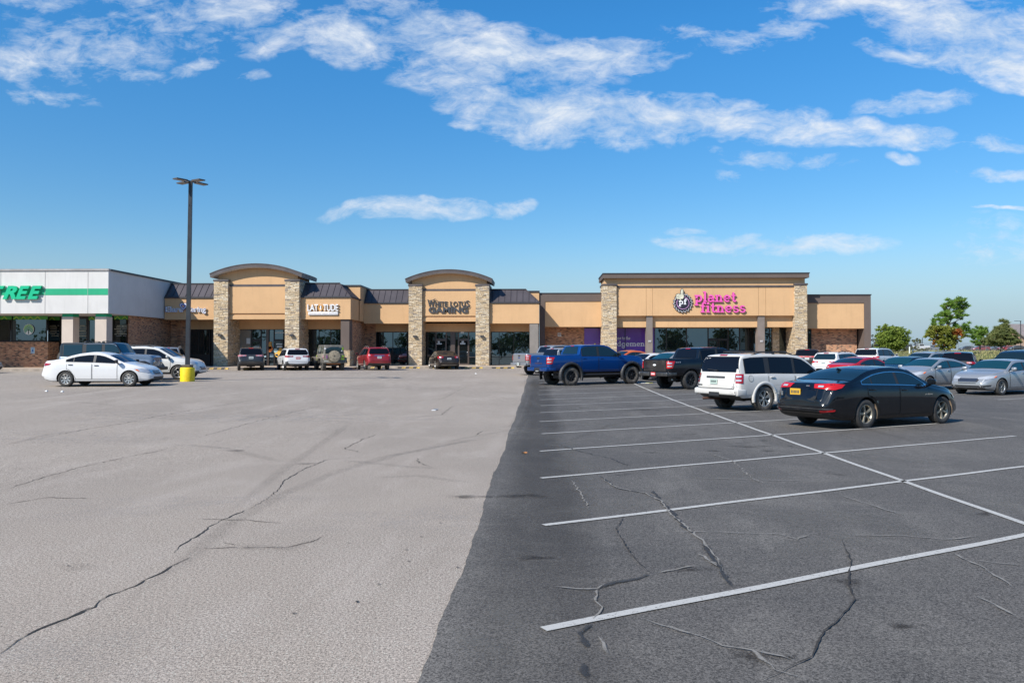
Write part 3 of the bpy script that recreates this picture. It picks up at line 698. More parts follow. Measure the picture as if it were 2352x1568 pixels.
def arch_tower(parent, xc, Y, seed, zb=SWZ-.05, damaged=False):
    """gabled entrance tower: Y = front of the stone piers; gable wall 1.2 m behind, barrel roof overhanging"""
    hw = 3.45; px = 1.165
    zp = Z(640.4, 63.85); zf = Z(733.4, 64.4, 500)
    gy = Y+.36
    for i, s in enumerate((-1, 1)):
        a = xc+s*2.92-px/2
        p = stone_pier('stone_pier', parent, a, a+px, Y, Y+3.2, zb, zp-.14, 'fr' if s < 0 else 'fr', seed+i)
        c = MB(); c.box(a-.05, a+px+.05, Y-.06, Y+3.25, zp-.14, zp+.02, 0, bev=.01); c.build('cap', M_CAP, p)
        wall_lamp(p, a+px*.5, Y-.03, zb+2.55)
    # gable wall with arched top
    def arc(h, rise, n=24):
        R = (h*h+rise*rise)/(2*rise); a = math.asin(h/R)
        return [(R*sin(-a+2*a*i/n), R*cos(-a+2*a*i/n)-(R-rise)) for i in range(n+1)]
    zt = Z(623, 63.4, 580); rise = .80; zs = 8.19
    g = MB(); H = 3.27
    top = [(xc+a, zs-.33+b) for a, b in arc(3.75, rise) if abs(a) <= H+.15]
    poly = [(xc-H, zf)]+[(xc-H, top[0][1])]+top[1:-1]+[(xc+H, top[-1][1])]+[(xc+H, zf)]
    g.prism(poly, gy, gy+3.3)
    g.build('gable_wall', M_TAN, parent)
    b0, b1 = xc-2.92+px/2, xc+2.92-px/2
    zb1, zb0 = Z(653.8, 64.4, 580), Z(659, 64.4, 580)
    c = MB(); c.box(b0, b1, gy-.11, gy+.01, zb0, zb1, 0); c.build('trim_band', M_CAP, parent)
    zl1, zl0 = Z(719.7, 64.4, 580), Z(723.5, 64.4, 580)
    c = MB(); c.box(b0, b1, gy-.10, gy-.002, zl1, zb0-.003, 0); c.box(b0+.0, b1, gy-.08, gy-.004, zf, zl0-.02, 0); c.build('fascia_panel', M_TAN, parent)
    # barrel roof
    r = MB(); outer = arc(3.78, rise+.01, 30); T = .32; y0, y1 = Y-.22, Y+4.2
    P0 = [(xc+a, zs+b) for a, b in outer]; P1 = [(xc+a*.985, zs+b-T) for a, b in outer]
    vs = []
    for a, b in zip(P0, P1): vs += [(a[0], y0, a[1]), (b[0], y0, b[1]), (a[0], y1, a[1]), (b[0], y1, b[1])]
    n = len(P0)
    for i in range(n-1):
        o = 4*i; q = o+4
        r.raw([vs[k] for k in (o, o+1, q+1, q)], [(0, 1, 2, 3)], 0); r.raw([vs[k] for k in (o, q, q+2, o+2)], [(0, 1, 2, 3)], 0, True)
        r.raw([vs[k] for k in (o+1, o+3, q+3, q+1)], [(0, 1, 2, 3)], 1); r.raw([vs[k] for k in (o+2, q+2, q+3, o+3)], [(0, 1, 2, 3)], 0)
    r.raw([vs[k] for k in (0, 2, 3, 1)], [(0, 1, 2, 3)], 0)
    e = 4*(n-1); r.raw([vs[e+k] for k in (0, 1, 3, 2)], [(0, 1, 2, 3)], 3 if damaged else 2)
    # drip edge
    for i in range(n-1):
        a, b = outer[i], outer[i+1]
        r.face([(xc+a[0]*1.004, y0-.03, zs+a[1]+.012), (xc+b[0]*1.004, y0-.03, zs+b[1]+.012), (xc+b[0]*1.004, y1, zs+b[1]+.012), (xc+a[0]*1.004, y1, zs+a[1]+.012)], 0)
        r.face([(xc+a[0]*1.004, y0-.03, zs+a[1]+.012), (xc+b[0]*1.004, y0-.03, zs+b[1]+.012), (xc+b[0]*1.004, y0-.03, zs+b[1]-.05), (xc+a[0]*1.004, y0-.03, zs+a[1]-.05)], 0)
    r.build('arched_roof', [M_CAP, M_SOFF, M_CAP, M_WORN], parent, fix=False)
M_WORN = vary(pmat('worn_metal', (.30, .27, .25), .6, .3), 5, .2, (.13, .11, .105))

# ================================================================== white stucco store on the left
def tan_z(v, Y, u): return Z(v, Y, u)
def store_building():
    B = empty('store_building', (0, 0, 0), 0, 'white stucco store with a green stripe and beige columns at the left edge', 'building')
    Y = 56; xe = X(248, Y); zt = Z(620.5, Y, 200); zb = Z(719.5, Y, 200)
    f = MB(); f.box(-78, xe, Y, 100, zb, zt); f.build('upper_wall', M_WHITE, B)
    c = MB(); c.box(-78, xe+.06, Y-.08, Y+.25, zt-.03, zt+.10, 0); c.box(xe-.25, xe+.08, Y+.25, 100, zt-.03, zt+.10, 1); build_each(c, 'roof_edge', [vary(pmat('cap_grey', (.36, .34, .33), .5, .2), 1, .1), M_CAPD], B)
    z1, z0 = Z(662.6, Y, 180), Z(677.6, Y, 180)
    c = MB(); c.box(-78, xe-.02, Y-.012, Y+.002, z0, z1); c.build('green_stripe', M_GREEN, B)
    c = MB()
    for u in (0.4, 102.5, 201, -100, -200): c.box(X(u, Y)-.012, X(u, Y)+.012, Y-.016, Y+.001, zb+.01, zt-.04)
    build_each(c, 'panel_joint', pmat('joint_grey', (.42, .41, .39), .9), B)
    # columns
    for u0, u1 in ((141.5, 167.3), (218, 244.2), (-120, -94), (-230, -204)):
        x0, x1 = X(u0, Y+.35), X(u1, Y+.35)
        c = MB(); c.box(x0, x1, Y+.35, Y+1.15, SWZ-.3, Z(727, Y, 200)); o = c.build('column', M_BEIGE, B)
        c = MB(); c.box(x0+.02, x1-.02, Y+.37, Y+1.13, Z(727, Y, 200), zb+.01); c.build('cap', M_GREEN, o)
    # brick walls
    gy = 59.3; br = MB(); zs = Z(785, gy, 60); zh = zb+.0
    br.box(-78, X(110, gy), gy, gy+.4, SWZ-.3, zs)
    xw = X(110, gy)
    br.box(xw-.4, xw, gy+.4, gy+1.4, SWZ-.3, zs)
    br.box(X(292, gy), xe-.35, gy+.2, gy+.6, SWZ-.3, zh+.05); br.box(xe-.95, xe-.35, gy+.6, 67, SWZ-.3, zh+.05)
    build_each(br, 'brick_wall', M_BRICK, B)
    c = MB(); c.box(-78, xw+.02, gy-.03, gy+.42, zs, zs+.06); c.build('window_sill', M_FRAME, B)
    zg_ = Z(724.5, gy, 60)
    for u0, u1 in ((-215, -100), (-98, 24), (26, 108)):
        window(B, X(u0, gy+.2), X(u1, gy+.2), gy+.2, zs+.05, zg_, (), ())
    gx = gy+1.4
    window(B, X(111, gx), X(139, gx), gx, SWZ+.9, zb, (), (), glass=M_GLASSD); door(B, X(139, gx), X(176, gx), gx, SWZ, zb-.4, M_FRAME)
    window(B, X(178, gx), X(202, gx), gx, SWZ, zb, (), (), .12, M_GLASSD); window(B, X(203, gx), X(240, gx), gx, SWZ+.1, zb, (X(222, gx),), (), .08)
    window(B, X(256, gy+.3), X(291, gy+.3), gy+.3, SWZ+.9, zb, (), (), .04, M_GLASSD)
    # zigzag band along the top of the panes, and the shelving seen inside
    z1, z0 = Z(725.5, gy, 60), Z(733.5, gy, 60)
    dm_ = [pmat('decal_green', (.05, .28, .04), .5), pmat('decal_lime', (.32, .50, .05), .5), pmat('decal_dark', (.02, .13, .03), .5)]
    def zig(xa, xb, yy, zo=0):
        zz = MB()
        zz.box(xa, xb, yy-.006, yy, z0+zo, z1+zo, 0); x = xa; h = z1-z0
        while x+.52 <= xb:
            for k, m in ((0, 1), (.14, 2)):
                zz.prism([(x+k, z0+zo), (x+k+.08, z0+zo), (x+.26, z0+zo+h*.62-k*1.2), (x+.44-k, z0+zo), (x+.52-k, z0+zo), (x+.26, z0+zo+h*.98-k*1.2)], yy-.012-k*.02, yy-.006, m)
            x += .55
        zz.build('window_decal', dm_, B)
    zig(X(-98, gy), X(24, gy), gy+.13); zig(X(27, gy), X(107, gy), gy+.13); zig(X(113, gx), X(138, gx), gx-.06); zig(X(204, gx), X(239, gx), gx-.06); zig(X(258, gy), X(290, gy), gy+.24)
    rnd = random.Random(3); bm_ = [pmat('blind_cream', (.40, .37, .28), .6), pmat('blind_grey', (.2, .2, .18), .6)]
    for xa, xb, yy in ((X(114, gx), X(137, gx), gx-.07), (X(180, gx), X(201, gx), gx-.07), (X(258.5, gy), X(289, gy), gy+.23)):
        sh = MB()
        for k in range(7):
            zc = Z(748.5+k*3.9, yy, 200); x = xa+rnd.uniform(0, .2)
            while x < xb-.12:
                w = min(rnd.uniform(.2, .7), xb-x); sh.box(x, x+w, yy-.008, yy, zc, zc+.045, rnd.choice((0, 0, 1))); x += w+rnd.uniform(.03, .14)
        sh.build('window_blind', bm_, B)
    # round tree-free roundel: diagonal green stripes on white with an arrow-shaped stem
    c = P(66.2, 756.3, gy+.14); R = .40; yy = gy+.13; mb = MB()
    def disc(r, y, m, n=36): mb.prism([(c.x+r*cos(2*pi*k/n), c.z+r*sin(2*pi*k/n)) for k in range(n)], y-.008, y, m)
    disc(R, yy, 0)
    def clipdisc(poly, r):
        n = 48; out = poly
        for k in range(n):
            a = 2*pi*k/n; nx, nz = cos(a), sin(a); o2 = []
            for i in range(len(out)):
                p, q = out[i], out[(i+1) % len(out)]; dp, dq = p[0]*nx+p[1]*nz-r, q[0]*nx+q[1]*nz-r
                if dp <= 0: o2.append(p)
                if dp*dq < 0: t = dp/(dp-dq); o2.append((p[0]+(q[0]-p[0])*t, p[1]+(q[1]-p[1])*t))
            out = o2
            if len(out) < 3: return []
        return out
    for s in (-1, 1):
        for i in range(6):
            o = -.30+i*.115; w = .08
            # stripes run down and outwards on each side of the middle
            poly = [(s*.0, o+.28), (s*.0, o+.28+w), (s*.5, o+.28+w-.5), (s*.5, o+.28-.5)]
            poly = clipdisc(poly, R*.93)
            if s*.01 and len(poly) > 2: mb.prism([(c.x+a, c.z+b) for a, b in poly], yy-.016, yy-.009, 1 if i > 2 else 2)
    mb.prism([(c.x-.035, c.z-.36), (c.x+.035, c.z-.36), (c.x+.035, c.z+.0), (c.x, c.z+.07), (c.x-.035, c.z+.0)], yy-.022, yy-.017, 3)
    mb.build('round_emblem', [M_SIGNW, pmat('emblem_green', (.13, .42, .05), .5), pmat('emblem_dark_green', (.02, .25, .12), .5), pmat('emblem_stem', (.02, .06, .05), .5)], B)
    S = empty('store_sign', (X(50, Y), Y, Z(672, Y, 50)), 0, 'slanted bold green capital letters mounted on the white store wall', 'sign')
    z0, z1 = Z(687.3, Y, 50), Z(656.8, Y, 50)
    mats = [stucco('sign_green', (.02, .46, .24), .03), M_BLACK]
    o = None
    for ch, u0, u1 in (('T', -26, 8.8), ('R', 5, 38.5), ('E', 35, 66.8), ('E', 62.5, 94.5)):
        o = text_part(ch, X(u0, Y-.2), X(u1, Y-.2), z0, z1, Y-.22, .18, mats, None, 'letter', .35, .045)
        bb = Vector(S.location)
        o.parent = S; o.matrix_parent_inverse = Matrix.Translation(-bb)
    # parking sign on the brick
    a = P(75, 804.5, gy-.02); s = empty('parking_sign', a, 0, 'small pale blue and white parking sign on the brick under the store window', 'sign')
    mb = MB(); mb.box(-.15, .15, 0, .012, -.24, .24, 0, bev=.005); mb.build('sign_plate', vary(pmat('plate_pale', (.50, .66, .72), .5), 5, .1), s)
    mb = MB(); mb.box(-.07, .07, -.006, -.001, -.09, .06, 0); mb.box(-.11, .11, -.006, -.001, .12, .17, 0); mb.box(-.11, .11, -.006, -.001, -.19, -.15, 0); mb.build('sign_symbol', pmat('sign_blue', (.03, .12, .38), .5), s)
store_building()

# ================================================================== tan strip of shops
def strip_mall():
    B = empty('shop_building', (0, 0, 0), 0, 'tan stucco row of shops with two arched stone towers', 'building')
    zb = SWZ-.05
    # ---- block A (Y 64.5): X from the white store to the side wall at -15.1
    YA = 64.5; x0 = X(249, 56)+.01; xs_ = X(804.7, 64.2)
    def bay(xa, xb, Y, u):
        z0, z1 = Z(735, Y, u), Z(682, Y, u)
        return z0, z1
    zf0 = Z(733.8, YA, 450); zf1 = Z(682.2, YA, 450); zrt = Z(652, 65.5, 450)
    b = MB(); b.box(x0+.02, -26.0, YA, YA+2.4, zf0, zf1); b.box(-19.45, xs_, YA-.25, YA+3, zf0, zf1); build_each(b, 'fascia', M_TAN, B)
    mansard(B, x0+.02, -25.6, YA-.03, YA+1.1, zf1, zrt)
    mansard(B, -20.0, xs_, YA-.28, YA+.95, zf1, zrt, hip=3.6)
    b = MB(); b.box(x0+.02, -25.6, YA+1.15, YA+24, zf0+.32, zrt-.02); b.box(-25.6, -16.3, YA+1.2, YA+24, zf0+.32, zrt-.03); build_each(b, 'flat_roof', M_CAPD, B)
    # soffit wall over the glass and body behind
    gy = 66.4; zg1 = Z(756, gy, 600)
    b = MB(); b.box(x0+.4, xs_-.35, gy+.12, 88, zb, zf0+.3); b.build('shop_core', M_FRAME, B)
    b = MB(); b.box(x0+.4, xs_-.4, gy-.14, gy+.3, zg1, zf0+.05); b.build('transom_wall', M_TAN, B)
    arch_tower(B, -22.80, 63.85, 11, zb, True)
    arch_tower(B, -7.72, 68.9, 21, zb)
    # shopfront glazing, left bay
    xg = X(430, gy); br = MB()
    br.box(xe_-.3, X(413, gy-.1), gy-.05, gy+.3, zb, zf0+.02); br.box(X(413, gy-.3), xg, gy-.35, gy+.3, zb, zf0+.02); build_each(br, 'brick_wall', M_BRICK, B)
    window(B, xg, X(483, gy), gy, zb+.9, zg1, (X(457, gy),), (), .07, M_GLASSD); pnl = MB(); pnl.box(xg, X(483, gy), gy-.04, gy+.05, zb, zb+.93); pnl.build('kick_panel', M_FRAME, B)
    window(B, X(541.7, gy), X(578, gy), gy, zb, zg1, (), (), .05, glassy('glass_pale', (.20, .19, .17), .10, (.8, .9, .9), .02))  # this pane has a paler base colour than the other shop glass
    window(B, X(578, gy), X(600, gy), gy, zb+2.2, zg1, (), (), .05, M_GLASS); door(B, X(578, gy), X(599.5, gy), gy, zb, zb+2.2, M_FRAME)
    window(B, X(600, gy), X(613, gy), gy, zb, zg1, (), (), .05, M_GLASS)
    post = MB(); post.box(X(613, gy), X(618, gy), gy-.12, gy+.1, zb, zg1+.01); post.build('door_post', M_FRAMEB, B)
    window(B, X(618, gy), X(630, gy), gy, zb, zg1, (), (), .05, M_GLASS); window(B, X(630, gy), X(652, gy), gy, zb+2.2, zg1, (), (), .05, M_GLASS); door(B, X(630, gy), X(651, gy), gy, zb, zb+2.2, M_FRAME)
    window(B, X(700.5, gy), X(720, gy), gy, zb, zg1, (), (), .06, M_GLASSD); window(B, X(720, gy), X(787, gy), gy, zb, zg1, (X(733, gy), X(760, gy)), (), .06, M_GLASS)
    # brown post on a stone foot, and brick end wall
    xa, xb = X(782.7, YA-.1), X(802.4, YA-.1)
    c = MB(); c.box(xa, xb, YA-.12, YA+.95, zb+1.35, zf0+.01); c.build('brown_post', M_BROWN, B)
    stone_pier('stone_foot', B, xa-.06, xb+.06, YA-.2, YA+1.05, zb, zb+1.33, 'fr', 31)
    YB = 69.2; gB = 71.0
    br = MB(); br.box(X(788, 66), xs_-.30, 65.9, 66.5, zb, zf0+.01); br.box(xs_-.75, xs_-.30, 66.5, 72, zb, zf0+.01)
    br.box(xs_-.30, X(863.6, gB), gB-.05, gB+.4, zb, Z(743, YB, 850)+.02)
    build_each(br, 'brick_wall', M_BRICK, B)
    # parapet box behind the hip and the return wall down to the next fascia
    c = MB(); zpt = Z(657.9, 67.8, 800); c.box(X(778, 67.8), xs_, 67.75, 74, zf0, zpt); c.box(xs_-.4, xs_, YA+2.75, 67.75, zf0, zf1); build_each(c, 'side_wall', M_TAN, B)
    c = MB(); c.box(X(776, 67.8), xs_+.06, 67.68, 74.1, zpt, zpt+.13); build_each(c, 'roof_edge', M_CAPD, B)
    # ---- block B (Y 69.2)
    z0, z1 = Z(742.9, YB, 900), Z(694.6, YB, 900); zr = Z(665.7, YB+1.1, 900)
    xr = X(1238.4, YB)
    b = MB(); b.box(xs_+.003, -10.9, YB, YB+2.2, z0, z1); b.box(-4.4, xr, YB-.02, YB+3.4, z0, z1); build_each(b, 'fascia', M_TAN, B)
    mansard(B, xs_+.01, -10.9, YB-.03, YB+1.1, z1, zr); mansard(B, -4.6, xr, YB-.05, YB+1.15, z1, zr, hip=1.7)
    b = MB(); b.box(xs_+.01, -1.4, YB+1.2, YB+20, z0+.32, zr-.02); build_each(b, 'flat_roof', M_CAPD, B)
    zg1 = Z(761.6, gB, 1050)
    b = MB(); b.box(xs_+.02, xr-.3, gB+.12, 90, zb, z0+.3); b.build('shop_core', M_FRAME, B)
    b = MB(); b.box(X(863.6, gB), X(1232, gB), gB-.14, gB+.3, zg1, z0+.05); b.build('transom_wall', M_TAN, B)
    window(B, X(863.6, gB), X(880, gB), gB, zb, zg1, (), (), .05, M_GLASSD); window(B, X(880, gB), X(936, gB), gB, zb, zg1, (X(902.5, gB),), (zb+.55,), .06, M_GLASS)
    # tower 2 entrance
    xd = [X(u, gB) for u in (966, 1001, 1025, 1036, 1045, 1053, 1076.5, 1095)]
    window(B, xd[0], xd[1]-.0, gB, zb, zg1, (X(982, gB),), (), .06, M_GLASSD)
    window(B, xd[1], xd[2], gB, zb+2.3, zg1, (), (), .06, M_GLASS, M_FRAMEB); door(B, xd[1], xd[2], gB, zb, zb+2.3)
    window(B, xd[2], xd[3], gB, zb, zg1, (), (), .05, M_GLASSD, M_FRAMEB)
    post = MB(); post.box(xd[3], xd[4], gB-.12, gB+.1, zb, zg1+.01); post.build('door_post', M_FRAMEB, B)
    window(B, xd[4], xd[5], gB, zb, zg1, (), (), .05, M_GLASSD, M_FRAMEB); window(B, xd[5], xd[6], gB, zb+2.3, zg1, (), (), .06, M_GLASS, M_FRAMEB); door(B, xd[5], xd[6], gB, zb, zb+2.3)
    window(B, xd[6], xd[7], gB, zb, zg1, (), (zb+.75,), .05, M_GLASS, M_FRAMEB)
    window(B, X(1124, gB), X(1218, gB), gB, zb, zg1, (X(1146.5, gB), X(1180, gB)), (zb+.75,), .05, M_GLASS)
    br = MB(); br.box(X(1217, 71), xr-.02, 70.2, 71.3, zb, z0+.01); br.box(xr-.45, xr-.02, 71.3, 90, zb, z0+.01); build_each(br, 'brick_wall', M_BRICK, B)
    c = MB(); c.box(X(1216.4, YB), X(1236, YB), YB+.03, YB+.9, zb, z0+.01); c.build('brown_post', vary(pmat('grey_post', (.22, .195, .175), .8), 1, .06), B)
    zp = Z(671, 70.9, 1220); c = MB(); c.box(X(1195, 70.9), xr-.003, 70.9, 90, z0, zp); build_each(c, 'side_wall', M_TAN, B)
    c = MB(); c.box(X(1194, 70.8), xr+.05, 70.82, 90, zp, zp+.13); build_each(c, 'roof_edge', M_CAPD, B)
    # posters and stickers on the doors
    q = MB()
    for u, v, w, h, Yq in ((1008, 784, .18, .30, gB), (1008, 789.5, .55, .10, gB), (1041, 775, .2, .2, gB), (1041, 781, .32, .16, gB), (1041, 788, .30, .28, gB), (1063, 784, .20, .26, gB), (1063, 789, .45, .14, gB), (1062, 763, .30, .22, gB), (1131, 808, .3, .06, gB)):
        p = P(u, v, Yq); q.box(p.x-w/2, p.x+w/2, Yq-.066, Yq-.060, p.z-h/2, p.z+h/2)
    for u, v, w, h in ((571, 783, .32, .48), (643, 764, .75, .07), (643, 790, .6, .1), (643, 796, .5, .12), (590, 796, .5, .07)):
        p = P(u, v, gy); q.box(p.x-w/2, p.x+w/2, gy-.066, gy-.060, p.z-h/2, p.z+h/2)
    build_each(q, 'door_sticker', pmat('sticker', (.52, .55, .55), .6), B)
    q = MB(); rnd = random.Random(2)
    for (u, v, r, m) in ((620.5, 797, .18, 0), (620.5, 801.5, .24, 0), (620.5, 792, .14, 1), (619, 788.5, .1, 0), (622, 787, .1, 1), (639, 812, .30, 2), (634, 805, .18, 3), (645, 803, .16, 1)):
        p = P(u, v, gy); n = 14; q.prism([(p.x+r*cos(2*pi*k/n)*(1+.15*cos(5*k)), p.z+r*sin(2*pi*k/n)) for k in range(n)], gy-.082-.006*m, gy-.076-.006*m, m)
    build_each(q, 'pumpkin_decal', [pmat('orange', (.75, .19, .03), .6), pmat('decal_leaf', (.55, .30, .06), .6), pmat('decal_yellow', (.72, .42, .06), .6), pmat('decal_pale', (.35, .5, .5), .6)], B)

    # ---- signs
    Ys = YA
    S = empty('clinic_sign', (0, 0, 0), 0, 'thin blue and white rounded lettering with a heart beside the lamp post', 'sign')
    bl = pmat('sign_navy', (.035, .075, .30), .4)
    text_part('Elara', X(381, Ys), X(421.5, Ys), Z(717, Ys, 400), Z(704, Ys, 400), Ys-.14, .08, [M_SIGNW, bl], S, 'lettering', 0, .034)
    text_part('Elara', X(381, Ys), X(421.5, Ys), Z(717, Ys, 400), Z(704, Ys, 400), Ys-.16, .015, [bl, bl], S, 'lettering', 0, -.024)
    text_part('Caring', X(428.5, Ys), X(474.5, Ys), Z(720.5, Ys, 450), Z(704, Ys, 450), Ys-.14, .08, [M_SIGNW, bl], S, 'lettering', 0, .034)
    text_part('Caring', X(428.5, Ys), X(474.5, Ys), Z(720.5, Ys, 450), Z(704, Ys, 450), Ys-.16, .015, [bl, bl], S, 'lettering', 0, -.024)
    h = MB(); cx, cz = X(423, Ys), Z(705, Ys, 423)
    def heart(k): return [(cx+k*.034*16*sin(t)**3, cz+.06+k*.036*(13*cos(t)-5*cos(2*t)-2*cos(3*t)-cos(4*t))) for t in [2*pi*i/40 for i in range(40)]]
    for k, m, y in ((.62, 0, .16), (.52, 1, .175), (.38, 0, .19), (.27, 2, .205), (.15, 3, .22)): h.prism(heart(k), Ys-y, Ys-.06, m)
    h.build('heart_emblem', [bl, M_SIGNW, pmat('sign_lilac', (.35, .22, .50), .5), pmat('sign_gold', (.65, .42, .1), .5)], S)
    S = empty('tutoring_sign', (0, 0, 0), 0, 'white block capitals with an orange ring over a white plaque reading learning and therapy institute', 'sign')
    Ys = YA-.25; wm = [M_SIGNW, M_BLACK]; z0, z1 = Z(714.3, Ys, 740), Z(698.8, Ys, 740)
    text_part('LAT', X(707, Ys), X(731.5, Ys), z0, z1, Ys-.16, .12, wm, S, 'lettering', 0, .01, .95)
    text_part('I', X(736.0, Ys), X(738.5, Ys), z0, z1, Ys-.16, .12, wm, S, 'lettering', 0, .01)
    text_part('TUDE', X(743.0, Ys), X(777.5, Ys), z0, z1, Ys-.16, .12, wm, S, 'lettering', 0, .01, .95)
    r = MB(); c = P(737.3, 706.3, Ys); n = 24
    for i in range(n):
        a, b = 2*pi*i/n, 2*pi*(i+1)/n
        r.prism([(c.x+.20*cos(a), c.z+.24*sin(a)), (c.x+.20*cos(b), c.z+.24*sin(b)), (c.x+.15*cos(b), c.z+.19*sin(b)), (c.x+.15*cos(a), c.z+.19*sin(a))], Ys-.19, Ys-.165)
    r.build('ring_emblem', pmat('sign_orange', (.78, .36, .05), .5), S)
    r = MB(); r.box(X(708.5, Ys), X(777, Ys), Ys-.12, Ys, Z(723.8, Ys, 740), Z(716.3, Ys, 740), 0, bev=.08); pl = r.build('plaque', M_SIGNW, S)
    text_part('LEARNING AND THERAPY INSTITUTE', X(710.5, Ys), X(774.5, Ys), Z(721.6, Ys, 740), Z(718.4, Ys, 740), Ys-.13, .006, [pmat('text_grey', (.42, .34, .33), .6)]*2, pl, 'lettering', 0, 0, 1.05)
    S = empty('game_shop_sign', (0, 0, 0), 0, 'dark two line lettering, serif capitals over heavy rounded capitals, on the second tower', 'sign')
    Ys = 68.9+.26; dk = pmat('sign_slate', (.055, .058, .065), .45); dm = [dk, pmat('sign_side', (.06, .045, .04), .6)]
    z0, z1 = Z(703.8, Ys, 1030), Z(692.3, Ys, 1030); gap = {'W': 1}
    words = [('W', 982, 998, 1.28), ('H', 999.5, 1008, 1), ('I', 1009.3, 1012, 1), ('T', 1013, 1020.3, 1), ('E', 1021.3, 1028.3, 1), ('L', 1034, 1040, 1), ('O', 1041, 1051, 1), ('T', 1051.8, 1059, 1), ('U', 1059.8, 1068.5, 1), ('S', 1070, 1078.5, 1.15)]
    for ch, a, b, k in words:
        xa, xb = X(a, Ys), X(b, Ys); text_part(ch, xa, xb, z0-(k-1)*.12, z1+(k-1)*.55, Ys-.09, .05, dm, S, 'letter', 0, .010)
        if ch in 'HITLUW':                                   # serif ticks
            q = MB(); hs = .022
            for xx in ((xa+.05, xb-.05) if ch in 'HUW' else ((xa+xb)/2,) if ch in 'IT' else (xa+.05,)):
                if ch not in 'UW': q.box(xx-.09, xx+.09, Ys-.093, Ys-.05, z0-.005, z0+hs*1.6)
                if ch != 'T': q.box(xx-.09, xx+.09, Ys-.093, Ys-.05, z1+(k-1)*.55-hs, z1+(k-1)*.55+.01)
            q.build('serif', dk, S)
    q = MB(); p = P(996, 692, Ys-.1); q.tube([p+Vector((-.25, 0, -.1)), p+Vector((-.1, 0, .12)), p+Vector((.1, 0, .2)), p+Vector((.3, 0, .15))], [.01, .03, .03, .008], 6)
    p = P(1070, 703, Ys-.1); q.tube([p+Vector((-.15, 0, .05)), p+Vector((.0, 0, -.09)), p+Vector((.25, 0, -.1)), p+Vector((.38, 0, .06))], [.01, .03, .03, .008], 6); q.build('flourish', dk, S)
    text_part('GAMING', X(984.5, Ys), X(1075, Ys), Z(719, Ys, 1030), Z(704.8, Ys, 1030), Ys-.10, .07, dm, S, 'lettering', 0, .045, 1.06)
xe_ = X(248, 56)
strip_mall()

